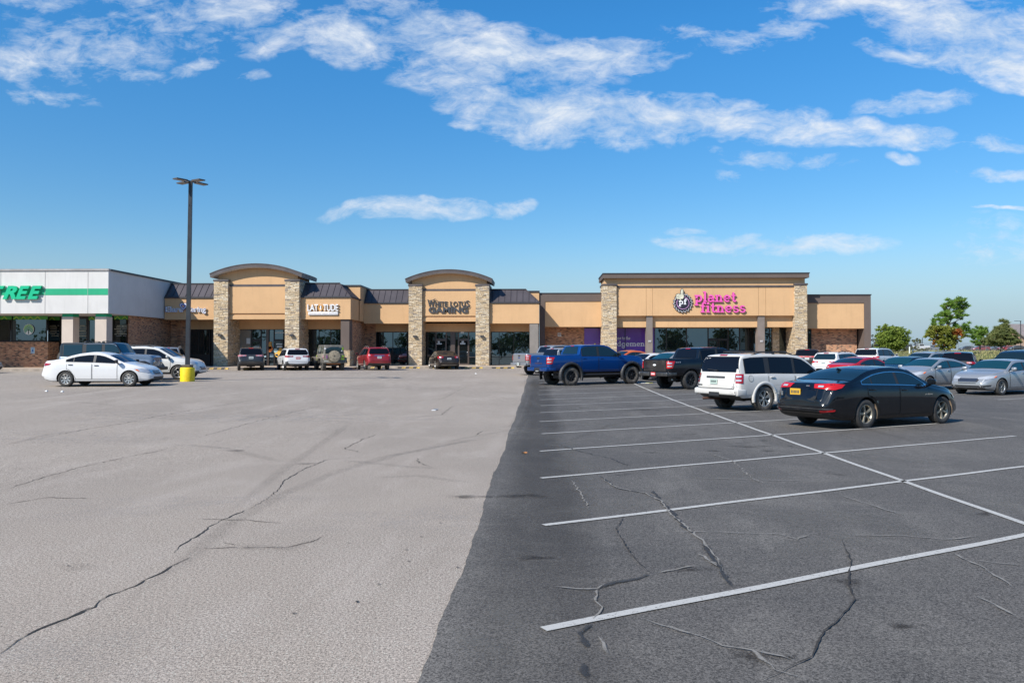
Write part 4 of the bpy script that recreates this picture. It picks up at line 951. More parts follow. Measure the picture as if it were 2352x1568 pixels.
# ================================================================== gym
def gym_building():
    B = empty('gym_building', (0, 0, 0), 0, 'tan gym building with a brown cornice and stone corner piers on the right', 'building')
    zb = SWZ-.05; YW = 71.1; Yt = 70.05; gY = 72.3
    # wings: dark frame, tan fascia
    z0, z1, zt = Z(750.4, YW, 1300), Z(692, YW, 1300), Z(674.4, YW, 1300)
    xl = X(1238.4, YW)+.02
    c = MB(); c.box(xl, X(1420, YW), YW-.06, YW+3.2, z1, zt); c.box(xl, X(1251.7, YW), YW-.06, YW+3.2, zb, z1); build_each(c, 'brown_frame', M_BROWN, B)
    c = MB(); c.box(X(1251.7, YW), X(1420, YW), YW, YW+2.6, z0, z1); build_each(c, 'fascia', M_TAN, B)
    c = MB(); c.box(xl-.01, X(1384, YW), YW-.10, YW+3.3, zt, zt+.08); build_each(c, 'roof_edge', M_CAPD, B)
    zr1, zrt, zr0 = Z(695.9, YW, 1900), Z(678, YW, 1900), Z(754.2, YW, 1900)
    xr0, xr1 = X(1984.6, YW), X(2000, YW)
    c = MB(); c.box(X(1820, YW), xr1, YW-.06, YW+3.2, zr1, zrt); c.box(xr0, xr1, YW-.06, YW+3.2, zb-.1, zr1); build_each(c, 'brown_frame', M_BROWN, B)
    c = MB(); c.box(X(1820, YW), xr0, YW+.0, YW+2.6, zr0, zr1); build_each(c, 'fascia', M_TAN, B)
    c = MB(); c.box(X(1854, YW), xr1+.05, YW-.12, YW+26, zrt, zrt+.08); build_each(c, 'roof_edge', M_CAPD, B)
    c = MB(); c.box(xl+.1, xr1-.01, YW+3.2, 98, zb-.1, zt-.05); c.build('main_wall', M_BROWN, B)
    gl, gr = X(1251.7, gY), X(1992, gY)
    br = MB(); br.box(gl, X(1426.5/1.0, gY)-3.9, gY+.4, gY+.9, zb, z0+.02)
    xw0 = X((1300+620/4.9)/1.063, gY+.4)
    br = MB(); br.box(gl-.3, xw0, gY+.4, gY+.9, zb, z0+.02)
    xb0, xb1 = X((1900+315/3.92)/1.063, gY), X((1900+752/3.92)/1.063, gY); br.box(xb0, xb1, gY, gY+.8, zb-.1, zr0+.02); build_each(br, 'brick_wall', M_BRICK, B)
    # window left of the pier, covered by a purple poster
    M_PUR = pmat('poster_purple', (.13, .04, .37), .35, 0, .6); vary(M_PUR, .5, .10)
    zg1 = Z(752, gY, 1450)
    def poster(xa, xb, mull, Yp, name='purple_poster'):
        q = MB(); q.box(xa, xb, Yp, Yp+.03, zb, zg1); w = q.build(name, M_PUR, B)
        f = MB()
        for m in mull: f.box(m-.03, m+.03, Yp-.04, Yp, zb, zg1)
        f.box(xa, xb, Yp-.042, Yp, zg1-.06, zg1+.02); f.build('frame', M_FRAME, w); return w
    w = poster(xw0, X(1392, gY), (X(1381.5, gY),), gY+.35)
    # hand drawn thumb on the poster
    q = MB(); p = P(1363, 801, gY+.3)
    for dx, dz, a, b, rot in ((-.05, .0, .34, .17, .1), (-.18, -.12, .28, .15, 0), (.12, .28, .09, .26, -.12), (.0, -.25, .3, .14, 0)):
        q.prism([(p.x+dx+a*cos(t)*cos(rot)-b*sin(t)*sin(rot), p.z+dz+a*cos(t)*sin(rot)+b*sin(t)*cos(rot)) for t in [2*pi*i/16 for i in range(16)]], gY+.33-.004*(dz > 0), gY+.345, 0)
    q.build('thumb_picture', vary(pmat('thumb_gold', (.50, .42, .12), .5), 6, .25), w)
    xq0, xq1 = X(1405, gY), X(1489, gY)
    w = poster(xq0, xq1, (X((1440+362/4.2)/1.063, gY),), gY)
    wt = [M_SIGNW, M_SIGNW]; Yp = gY-.02
    k = (gY/FPX)
    def line(s, u0, u1, vb, xh):
        slab(s, X(u0, Yp), Z(vb, Yp, 1450), xh*k, Yp, .008, wt, w, 'lettering', .24, (u1-u0)*k)
    line('me to the', 1417.8, 1447.6, 779.6, 4.8)
    line('dgemen', 1416.8, 1481, 795, 7.9)
    line('n Zone', 1427, 1481, 816.5, 8)
    # main glazing
    xg0, xg1 = X(1497.5, gY), X(1748, gY)
    pz = lambda zx: X((1440+zx/4.2)/1.063, gY)
    q = MB(); q.box(pz(640), pz(664), gY, gY+.03, zb, zg1); q.build('purple_border', M_PUR, B)
    for a, b in ((664, 785), (785, 990), (990, 1213)): window(B, pz(a), pz(b), gY, zb, zg1, (), (), .05)
    window(B, pz(1213), pz(1418), gY, Z(834, gY, 1700) if False else zb+2.35, zg1, (), (), .05); door(B, pz(1216), pz(1310), gY, zb, zb+2.33, M_FRAME); door(B, pz(1318), pz(1415), gY, zb, zb+2.33, M_FRAME)
    window(B, pz(1418), pz(1535), gY, zb, zg1, (), (), .05); window(B, pz(1535), pz(1625), gY, zb, zg1, (), (), .05, M_GLASSD); window(B, pz(1625), pz(1720), gY, zb, zg1, (), (), .07)
    window(B, pz(1785), pz(1870), gY, zb, zg1, (pz(1842),), (), .06)
    window(B, pz(1935), pz(2030), gY, zb, zg1, (), (), .06, M_GLASSD)
    window(B, X((1900+284/3.92)/1.063, gY-.05), xb0, gY-.05, zb, zr0, (), (), .06)
    c = MB(); c.box(gl, gr, gY+1.0, gY+1.4, zb, z0+.3); c.build('shop_core', M_FRAME, B)
    # entrance block: cornice, bands, big panel
    U0, U1 = 1384.6, 1854.3
    cz = lambda z6, u=1600: Z((640+z6/4.2)/1.063, Yt, u)
    xa, xb = X(U0+4, Yt), X(U1-5, Yt)
    zc1, zc0, zt0, zs0, zp0, zl1, zl0 = cz(118), cz(166), cz(240), cz(258), cz(548), cz(575), cz(664)
    c = MB(); c.box(xa-.16, xb+.24, Yt-.42, Yt+4.4, zc0, zc1-.05, 0); c.box(xa-.2, xb+.28, Yt-.46, Yt+4.45, zc1-.05, zc1+.04, 1); c.build('cornice', [M_BROWN, M_CAPD], B)
    c = MB(); c.box(xa, xb, Yt-.0, Yt+4.0, zp0, zc0+.01); c.build('upper_wall', M_TAN, B)
    px0, px1 = X(1416.4, Yt), X(1826.5, Yt)
    c = MB(); c.box(px0, px1, Yt-.12, Yt-.002, zs0, zt0, 0); c.build('trim_band', M_CAP, B)
    c = MB(); c.box(px0, px1, Yt-.06, Yt-.001, zp0, zs0-.003); c.build('sign_panel', M_TAN, B)
    c = MB()
    for z6 in (578, 643, 1730, 1803): xx = X((1440+z6/4.2)/1.063, Yt); c.box(xx-.012, xx+.012, Yt-.068, Yt-.05, zp0+.01, zs0-.01)
    build_each(c, 'panel_joint', pmat('joint_brown', (.30, .17, .08), .9), B)
    c = MB(); c.box(px0-.3, px1+.2, Yt+.36, gY+.3, zl0, zp0+.02); c.build('lower_band', M_TAN, B)
    for s, (a, b) in enumerate(((U0, 1416.4), (1826.3, U1))):
        x0, x1 = X(a, Yt-.25), X(b, Yt-.25)
        p = stone_pier('stone_pier', B, x0, x1, Yt-.25, Yt+2.2 if s == 0 else gY, zb, cz(240), 'fl' if s == 0 else 'fl', 41+s)
        c = MB(); c.box(x0-.06, x1+.06, Yt-.33, Yt+2.3, cz(240), cz(222), 0, bev=.01); c.build('cap', M_CAP, p)
    # far stone pier that closes the entrance recess
    stone_pier('stone_return', B, pz(1868), pz(1934), gY-.25, gY+.3, zb, zl0+.02, 'fl', 47)
    for a, b in ((1484.6, 1498.6), (1740.5, 1755.8)):
        x0, x1 = X(a, Yt+.15), X(b, Yt+.15)
        c = MB(); c.box(x0, x1, Yt+.05, Yt+.95, zb, zp0-.002); p = c.build('brown_post', M_GPOST, B)
        l = MB(); q = P((a+b)/2+.6, 783.5, Yt+.12); l.box(q.x-.13, q.x+.13, Yt+.0, Yt+.12, q.z-.08, q.z+.08, 0, bev=.015); l.build('wall_lamp', vary(pmat('lamp_box', (.42, .40, .40), .5), 4, .1), p)
        # little notice on the brick
    p = P(1285.3, 816.2/1.0-0, gY+.35); p = P((1300+323/4.9)/1.063, (640+866/4.9)/1.063, gY+.38); s = empty('notice_sign', p, 0, 'small white notice on the brick wall left of the purple poster', 'sign')
    q = MB(); q.box(-.16, .16, 0, .012, -.17, .17, 0, bev=.004); q.build('sign_plate', M_PLATE, s)
    q = MB(); q.box(-.11, .11, -.005, -.001, .06, .10); q.box(-.12, .12, -.005, -.001, -.02, .02); q.box(-.10, .10, -.005, -.001, -.10, -.07); q.build('sign_print', pmat('print_red', (.35, .12, .12), .6), s)
    # ---- gym sign
    S = empty('gym_sign', (0, 0, 0), 0, 'black cog wheel emblem with a thumb beside large pink slab letters', 'sign')
    Ys = Yt-.06; pz2 = lambda zx: X((1440+zx/4.2)/1.063, Ys); zz = lambda z6: Z((640+z6/4.2)/1.063, Ys, 1640)
    pk = [pmat('sign_pink', (.78, .10, .42), .4), pmat('sign_pink_side', (.20, .03, .10), .5)]
    slab('planet', pz2(1076), zz(408), (408-337)/4.2/1.063*Ys/FPX, Ys-.17, .12, pk, S, 'lettering', .265, (1500-1076)/4.2/1.063*Ys/FPX)
    slab('fitness', pz2(1134), zz(516), (516-446)/4.2/1.063*Ys/FPX, Ys-.17, .12, pk, S, 'lettering', .265, (1592-1134)/4.2/1.063*Ys/FPX)
    cx, cz_ = pz2(953), zz(418); R = (1053-858)/2/4.2/1.063*Ys/FPX
    def gear(r, k=.11, n=18):
        out = []
        for i in range(n):
            a = 2*pi*i/n
            for f, rr in ((0, r), (.40, r), (.55, r*(1-k)), (.93, r*(1-k))): t = a+2*pi/n*f; out.append((cx+rr*cos(t), cz_+rr*sin(t)))
        return out
    circ = lambda r, n=40: [(cx+r*cos(2*pi*i/n), cz_+r*sin(2*pi*i/n)) for i in range(n)]
    g = MB(); ink = pmat('sign_ink', (.02, .018, .03), .4)
    g.prism(gear(R*1.04), Ys-.12, Ys, 0); g.prism(gear(R*.98), Ys-.128, Ys-.121, 1); g.prism(gear(R*.93), Ys-.136, Ys-.129, 0); g.prism(circ(R*.66), Ys-.144, Ys-.137, 2); g.prism(circ(R*.61), Ys-.152, Ys-.145, 0)
    g.build('cog_emblem', [ink, M_SIGNW, pmat('sign_mauve', (.62, .32, .58), .5)], S)
    slab('pf', cx-R*.42, cz_-R*.16, R*.40, Ys-.165, .01, [M_SIGNW]*2, S, 'lettering', .28, R*.84)
    h = MB(); hm = vary(pmat('hand_cream', (.62, .60, .46), .5), 8, .15); hx, hz = cx-R*.30, cz_+R*.78
    def ell(dx, dz, a, b, rot, y, m): h.prism([(hx+dx*R+(a*cos(t)*cos(rot)-b*sin(t)*sin(rot))*R, hz+dz*R+(a*cos(t)*sin(rot)+b*sin(t)*cos(rot))*R) for t in [2*pi*i/20 for i in range(20)]], Ys-y, Ys-.1, m)
    for o, m, y in ((.05, 1, .175), (0, 0, .19)):
        ell(.20, .33, .13+o, .34+o, -.05, y, m); ell(-.02, -.12, .33+o, .26+o, .3, y-.001, m); ell(-.22, .04, .20+o, .11+o, .3, y+.002, m); ell(-.24, -.12, .20+o, .10+o, .15, y+.004, m); ell(-.22, -.27, .19+o, .10+o, 0, y+.006, m); ell(.22, -.12, .17+o, .26+o, -.2, y+.001, m)
    ell(.02, -.42, .06, .18, .5, .176, 0)
    h.build('thumb_emblem', [hm, ink], S)
M_GPOST = vary(pmat('post_taupe', (.20, .165, .145), .85), 1, .06)
gym_building()

# ================================================================== pavement, kerb stops
def pavement():
    s = MB(); yf1, yf2 = 60.6, 64.6; xj = -14.2
    def band(xa, xb, yf, yb):
        n = max(1, int((xb-xa)/2))
        for i in range(n):
            a, b = xa+(xb-xa)*i/n, xa+(xb-xa)*(i+1)/n
            def z(x): return zg(x, yf)+.14
            s.raw([(a, yf, z(a)-.5), (b, yf, z(b)-.5), (b, yf, z(b)), (a, yf, z(a))], [(0, 1, 2, 3)], 1)
            s.raw([(a, yf, z(a)), (b, yf, z(b)), (b, yf+.16, z(b)+.004), (a, yf+.16, z(a)+.004)], [(0, 1, 2, 3)], 1)
            s.raw([(a, yf+.16, z(a)+.004), (b, yf+.16, z(b)+.004), (b, yb, SWZ), (a, yb, SWZ)], [(0, 1, 2, 3)], 0)
    band(-80, -31.5, 55.0, 61); band(-31.5, xj, yf1, 67.5); band(xj, 60, yf2, 73.5)
    s.raw([(xj, yf1, .2), (xj, 67, .2), (xj, 67, SWZ), (xj, yf1, zg(xj, yf1)+.14)], [(0, 1, 2, 3)], 1)
    s.raw([(-31.5, 55, .2), (-31.5, 61, .2), (-31.5, 61, SWZ), (-31.5, 55, zg(-31.5, 55)+.14)], [(0, 1, 2, 3)], 1)
    tag(s.build('pavement', [M_CONC, M_CURB], fix=False), kind='structure')
    my = vary(pmat('stop_yellow', (.52, .34, .07), .7), 6, .25); mk = vary(pmat('stop_black', (.035, .03, .028), .7), 6, .2)
    mb = MB(); n = 6; w = 1.8
    for i in range(n):
        a, b = -w/2+w*i/n, -w/2+w*(i+1)/n; k = .09
        mb.raw([(a, -.075, 0), (b, -.075, 0), (b, .075, 0), (a, .075, 0), (a+k, -.05, .12), (b+(k if i < n-1 else 0), -.05, .12), (b+(k if i < n-1 else 0), .05, .12), (a+(k if i else 0), .05, .12)], [(4, 5, 6, 7), (0, 1, 5, 4), (1, 2, 6, 5), (2, 3, 7, 6), (3, 0, 4, 7)], i % 2)
    first = None
    xs = [x for x in [-24.6, -21.9, -19.2, -16.5]]+[-13.0+2.55*i for i in range(8)]
    spots = [(x, 60.35) for x in xs[:4]]+[(x, 64.3) for x in xs[4:]]
    names = {-24.6: 'first wheel stop right of the yellow lamp base', -21.9: 'wheel stop in front of the black SUV', -19.2: 'wheel stop in front of the white SUV with a red plate', -16.5: 'wheel stop ahead of the muddy off-roader'}
    for i, (x, y) in enumerate(spots):
        if first is None: o = first = mb.build('wheel_stop', [mk, my])
        else: o = first.copy(); COL.objects.link(o)
        o.location = (x, y, zg(x, y)+.0)
        lab = names.get(x) or ['striped wheel stop ahead of the red SUV', 'striped wheel stop between the red SUV and the second tower', 'striped wheel stop below the left pier of the second tower', 'striped wheel stop ahead of the dark sedan by the doors', 'striped wheel stop just right of the dark sedan', 'striped wheel stop under the right pier of the second tower', 'striped wheel stop below the big shop window near the silver pickup', 'rightmost wheel stop, beside the tail of the silver pickup'][i-4]
        tag(o, 'black and yellow '+lab.replace('striped ', ''), 'wheel stop', 'wheel stops along the kerb')
pavement()
# ------------------------------------------------------------------ vehicles
TPL = {
 'sedan': dict(L=4.90, W=1.85, H=1.46, wb=2.83, fa=1.54, r=.335, tum=.42, zb=[(-2.45, .42), (-2.25, .27), (-1.9, .20), (1.9, .19), (2.3, .22), (2.45, .30)],
   zt=[(-2.45, .62), (-2.43, .86), (-2.38, 1.0), (-2.25, 1.075), (-1.95, 1.10), (-1.72, 1.13), (-1.2, 1.315), (-.85, 1.405), (-.45, 1.452), (-.1, 1.46), (.25, 1.44), (.5, 1.385), (1.12, 1.055), (1.3, 1.0), (1.8, .93), (2.15, .82), (2.35, .68), (2.45, .52)],
   belt=[(-2.45, .55), (-2.25, .96), (-1.6, 1.02), (0, .98), (1.1, .93), (2.0, .78), (2.45, .48)], panes=[(-1.36, -1.06), (-1.02, -.16), (-.06, .98)], doors=[(-1.25, -.12), (-.10, 1.02)],
   ws=(1.10, .46), bg=(-1.70, -.92), pf=(1.35, .26), pr=(1.65, .20), crown=.035, er=.085),
 'compact': dict(L=4.42, W=1.72, H=1.47, wb=2.49, fa=1.35, r=.31, tum=.40, zb=[(-2.2, .40), (-2.0, .24), (1.8, .2), (2.2, .28)],
   zt=[(-2.21, .62), (-2.18, .95), (-2.1, 1.07), (-1.75, 1.12), (-1.2, 1.32), (-.8, 1.42), (-.3, 1.47), (.1, 1.455), (.35, 1.40), (1.12, 1.08), (1.3, 1.02), (1.75, .90), (2.05, .74), (2.21, .52)],
   belt=[(-2.2, .6), (-2.0, 1.0), (-1.3, 1.03), (0, .97), (1.1, .92), (1.9, .76), (2.2, .48)], panes=[(-1.36, -1.10), (-1.04, -.22), (-.12, .92)], doors=[(-1.15, -.17), (-.15, .98)],
   ws=(1.08, .36), bg=(-1.68, -.88), pf=(1.2, .28), pr=(1.5, .22), crown=.035, er=.09),
 'suv': dict(L=4.60, W=1.85, H=1.70, wb=2.66, fa=1.42, r=.355, tum=.30, zb=[(-2.3, .50), (-2.05, .33), (1.9, .27), (2.3, .36)],
   zt=[(-2.3, .72), (-2.28, .98), (-2.22, 1.12), (-2.02, 1.50), (-1.93, 1.615), (-1.80, 1.655), (-1.2, 1.69), (-.3, 1.70), (.2, 1.665), (.42, 1.60), (1.18, 1.17), (1.35, 1.12), (1.85, 1.04), (2.12, .92), (2.25, .76), (2.3, .55)],
   belt=[(-2.3, .7), (-2.1, 1.10), (-1, 1.10), (0, 1.06), (1.15, 1.02), (2, .90), (2.3, .48)], panes=[(-1.78, -1.18), (-1.10, -.24), (-.14, 1.0)], doors=[(-1.20, -.19), (-.17, 1.06)],
   ws=(1.16, .44), bgr=(1.17, 1.56, .80, .62), pf=(1.3, .24), pr=(1.8, .10), crown=.03, er=.09, rail=True),
 'boxsuv': dict(L=4.90, W=1.87, H=1.80, wb=2.89, fa=1.52, r=.375, tum=.20, zb=[(-2.45, .50), (-2.3, .38), (1.9, .36), (2.45, .42)],
   zt=[(-2.45, .80), (-2.44, 1.05), (-2.40, 1.18), (-2.26, 1.62), (-2.18, 1.71), (-2.05, 1.745), (-1.2, 1.77), (-.2, 1.76), (.25, 1.72), (.50, 1.64), (1.10, 1.22), (1.25, 1.19), (2.0, 1.10), (2.30, 1.0), (2.42, .82), (2.45, .60)],
   belt=[(-2.45, .75), (-2.35, 1.13), (-1, 1.13), (0, 1.11), (1.1, 1.09), (2.2, .98), (2.45, .55)], panes=[(-2.12, -1.32), (-1.10, -.12), (.0, .95)], doors=[(-1.22, -.07), (-.05, 1.08)],
   ws=(1.10, .54), bgr=(1.19, 1.66, .84, .72), pf=(1.6, .14), pr=(2.1, .04), crown=.03, er=.07, rail=True),
 'pickup': dict(L=5.89, W=2.03, H=1.95, wb=3.69, fa=2.02, r=.41, tum=.22, zb=[(-2.94, .74), (-2.8, .62), (-1.3, .60), (-1.1, .52), (1.3, .52), (2.5, .50), (2.94, .55)],
   zt=[(-2.94, 1.36), (-2.92, 1.42), (-1.22, 1.42), (-1.17, 1.43), (-1.02, 1.82), (-.94, 1.90), (-.7, 1.94), (0, 1.95), (.45, 1.93), (.68, 1.87), (1.32, 1.47), (1.45, 1.42), (2.3, 1.37), (2.72, 1.28), (2.88, 1.12), (2.94, .90)],
   belt=[(-2.94, 1.30), (-1.2, 1.34), (0, 1.33), (1.3, 1.30), (2.6, 1.18), (2.94, .82)], panes=[(-.98, -.10), (.04, 1.20)], doors=[(-1.05, -.04), (-.02, 1.22)],
   ws=(1.31, .70), bgr=(1.46, 1.83, .72, .62), pf=(2.3, .10), pr=(2.9, .0), crown=.025, er=.06, bed=(-2.86, -1.26)),
 'jeep': dict(L=4.05, W=1.60, H=1.86, wb=2.95, fa=1.42, r=.40, tum=.10, zb=[(-2.0, .60), (-1.9, .52), (2.05, .55)],
   zt=[(-2.0, 1.72), (-1.99, 1.80), (-1.92, 1.85), (.30, 1.86), (.42, 1.83), (.50, 1.76), (.76, 1.36), (.82, 1.33), (1.6, 1.29), (1.96, 1.25), (2.05, 1.15)],
   belt=[(-2.0, 1.20), (.7, 1.18), (.85, 1.12), (2.05, 1.02)], panes=[(-1.84, -1.02), (-.84, -.16), (-.02, .62)], doors=[(-.94, -.10), (-.08, .74)],
   ws=(.735, .50), bgr=(1.24, 1.70, .62, .58), pf=(3, 0), pr=(3, 0), crown=.02, er=.05, hwk=[(.74, 1), (.9, .90), (2.05, .74)]),
}
NOBOOL = False
def car_body(sp, k):
    """lofted shell. returns vertices, faces, helper functions"""
    L, W = sp['L'], sp['W']; zt = sp['zt']; zbk = sp['zb']; bk = sp['belt']
    def sm(keys, x, r=.05): return (interp(keys, x-r)+2*interp(keys, x-r*.5)+2*interp(keys, x)+2*interp(keys, x+r*.5)+interp(keys, x+r))/8
    rr = .02 if 'bed' in sp or 'hwk' in sp else .06
    xs = set()
    n = 46
    for i in range(n+1): xs.add(round(-L/2+L*i/n, 3))
    for kk in (zt,): 
        for a, _ in kk: xs.add(round(max(-L/2, min(L/2, a)), 3))
    for e in (.02, .05, .09, .14): xs.add(round(L/2-e, 3)); xs.add(round(-L/2+e, 3))
    xs = sorted(xs); ys = [xs[0]]
    for x in xs[1:]:
        if x-ys[-1] > .012: ys.append(x)
    xs = ys
    def hw(x):
        w = W/2
        a, b = sp['pf']
        if x > a: w -= W/2*b*((x-a)/(L/2-a))**2.3
        a, b = sp['pr']
        if -x > a: w -= W/2*b*((-x-a)/(L/2-a))**2.3
        if 'hwk' in sp: w *= interp(sp['hwk'], x)
        e = min(L/2-abs(x), .12)/.12
        return w*(1-.055*(1-e)**2)
    def sec(x):
        h = hw(x); b = sm(zbk, x, rr); t = sm(zt, x, rr); be = min(sm(bk, x, rr), t-.025)
        zm = b+(be-b)*.48; cr = sp['crown']
        pts = [(0, b), (h*.84, b), (h*.94, b+.035), (h*.975, b+.10), (h*.992, b+.22*(be-b)), (h, zm), (h*.998, zm+(be-zm)*.4), (h*.988, zm+(be-zm)*.72), (h*.968, be-.03), (h*.945, be)]
        g = t-be; yb = h*.945-.010; er = min(sp['er'], g*.5); zc = t-cr*min(1, g/.2)-er; yt = yb-sp['tum']*max(0, zc-be)
        for i in range(0, 5): pts.append((yb+(yt-yb)*i/4, be+.006+(max(zc, be+.007)-be-.006)*i/4))
        for a in (25, 50, 72, 90): pts.append((yt-er+er*cos(radians(a)), max(zc, be+.007)+er*sin(radians(a))))
        z0 = max(zc, be+.007)+er; yy = yt-er
        for q in (.72, .4, 0): pts.append((yy*q, z0+(t-z0)*(1-q*q)))
        return pts
    N = len(sec(0)); vs = []; ring = []
    stations = [(x, sec(x)) for x in xs]
    # round the ends off a little
    def cap(x, pts, s, dx):
        cz = sum(p[1] for p in pts)/len(pts); return (x+dx, [(p[0]*s, cz+(p[1]-cz)*s) for p in pts])
    x0, p0 = stations[0]; x1, p1 = stations[-1]
    stations = [cap(x0, p0, .90, -.030), cap(x0, p0, .965, -.018)]+stations+[cap(x1, p1, .965, .018), cap(x1, p1, .90, .030)]
    R = 2*N-2
    for x, pts in stations:
        full = [(p[0], p[1]) for p in pts]+[(-p[0], p[1]) for p in pts[-2:0:-1]]
        vs += [(x, a, b) for a, b in full]
    fs = []; ms = []
    cladz = sp.get('clad', 0); up = sp.get('upper', False)
    for i in range(len(stations)-1):
        for j in range(R):
            f = (i*R+j, (i+1)*R+j, (i+1)*R+(j+1) % R, i*R+(j+1) % R); fs.append(f)
            zz = sum(vs[q][2] for q in f)/4; xx = sum(vs[q][0] for q in f)/4; jj = j if j < N-1 else R-1-j
            m = 0
            if jj <= 1: m = 1
            elif cladz and zz < sm(zbk, xx)+cladz: m = 1
            elif up and zz > sm(bk, xx)+.03 and (xx < up or (zz > sm(zt, xx)-.13 and xx < .75)): m = 2
            ms.append(m)
    fs.append(tuple(range(R-1, -1, -1))); ms.append(0); o = (len(stations)-1)*R; fs.append(tuple(o+j for j in range(R))); ms.append(0)
    edge = lambda x: sec(x)[14]
    return vs, fs, ms, sec, hw, lambda x: sm(zt, x, rr), lambda x: sm(bk, x, rr), lambda x: sm(zbk, x, rr)

def make_wheel(parent, x, y, z, r, w, side, rim='split5', rimmat=None, tyre=None, rr=.66, name='wheel'):
    mb = MB(); h = w/2; R = r*rr
    prof = [(-h*.80, R*.96), (-h, R*1.08), (-h*1.0, (R+r)/2), (-h*.93, r*.955), (-h*.72, r*.992), (0, r), (h*.72, r*.992), (h*.93, r*.955), (h*1.0, (R+r)/2), (h, R*1.08), (h*.80, R*.96)]
    mb.lathe(prof, n=36)
    if tyre is M_TYRED or r > .40:                         # tread blocks
        n = 40
        for i in range(n):
            a = 2*pi*i/n
            for sgn in (-1, 1):
                M = Matrix.Rotation(a+sgn*.03, 4, 'Y')
                mb.box(-.5*2*pi*r/n*.55, .5*2*pi*r/n*.55, sgn*h*.52-h*.40, sgn*h*.52+h*.40, r-.004, r+.010, 0, M)
    t = mb.build(name, tyre or M_TYRE, parent); t.location = (x, y, z); t.rotation_euler = (0, random.uniform(0, 6), 0)
    if side < 0: t.rotation_euler = (0, t.rotation_euler[1], pi)
    q = MB(); o = h*.80
    q.lathe([(o, R*1.0), (o+.008, R*.985), (o+.004, R*.93), (o-.05, R*.89), (o-.10, R*.87)], n=36, m=0)
    q.lathe([(o-.095, R*.90), (o-.10, R*.3), (o-.10, .001)], n=28, m=1)
    q.lathe([(o-.085, R*.55), (o-.080, R*.50), (o-.080, .001)], n=24, m=2)      # brake disc
    q.lathe([(o-.10, R*.25), (o-.012, R*.21), (o-.004, R*.17), (o-.004, .001)], n=20, m=0)
    def spoke(a, wi, wo, r0=.15, r1=.93, dish=.03, tw=0.0):
        M = Matrix.Rotation(a, 4, 'Y'); A, Bq = R*r0, R*r1
        vs = [Vector((-wi/2, o-.055, A)), Vector((wi/2, o-.055, A)), Vector((wo/2+tw, o-.05, Bq)), Vector((-wo/2+tw, o-.05, Bq)), Vector((-wi*.4, o-.012, A)), Vector((wi*.4, o-.012, A)), Vector((wo*.38+tw, o-.004, Bq)), Vector((-wo*.38+tw, o-.004, Bq))]
        q.raw([M @ v for v in vs], [(0, 3, 2, 1), (4, 5, 6, 7), (0, 1, 5, 4), (1, 2, 6, 5), (2, 3, 7, 6), (3, 0, 4, 7)], 0)
    if rim == 'five':
        for i in range(5): spoke(2*pi*i/5, R*.22, R*.30, tw=R*.06)
    elif rim == 'six':
        for i in range(6): spoke(2*pi*i/6-.13, R*.14, R*.15); spoke(2*pi*i/6+.13, R*.14, R*.15)
    elif rim == 'cover':
        q.lathe([(o-.03, R*.62), (o-.03, R*.3), (o-.02, .01)], n=28, m=0)
        for i in range(8): spoke(2*pi*i/8, R*.26, R*.44, r0=.2, tw=R*.10)
    elif rim == 'multi':
        for i in range(10): spoke(2*pi*i/10+(.09 if i % 2 else -.09), R*.10, R*.11)
    elif rim == 'mesh':
        for i in range(8): spoke(2*pi*i/8, R*.16, R*.24); spoke(2*pi*i/8+.2, R*.06, R*.08, r0=.5)
    for i in range(5):
        a = 2*pi*i/5; M = Matrix.Translation((R*.115*cos(a), 0, R*.115*sin(a))); q.box(-.008, .008, o-.004, o+.006, -.008, .008, 1, M)
    q.build('rim', [rimmat or M_ALLOY, M_BLACK, M_BRAKE], t)
    return t
M_BRAKE = pmat('brake_steel', (.16, .15, .14), .5, .6)

def circ_push(cs, x, z, k=0.0):
    for (cx, cz, R) in cs:
        d = math.hypot(x-cx, z-cz)
        if d < R+k:
            if d < 1e-4: return cx, cz+R+k
            return cx+(x-cx)*(R+k)/d, cz+(z-cz)*(R+k)/d
    return x, z

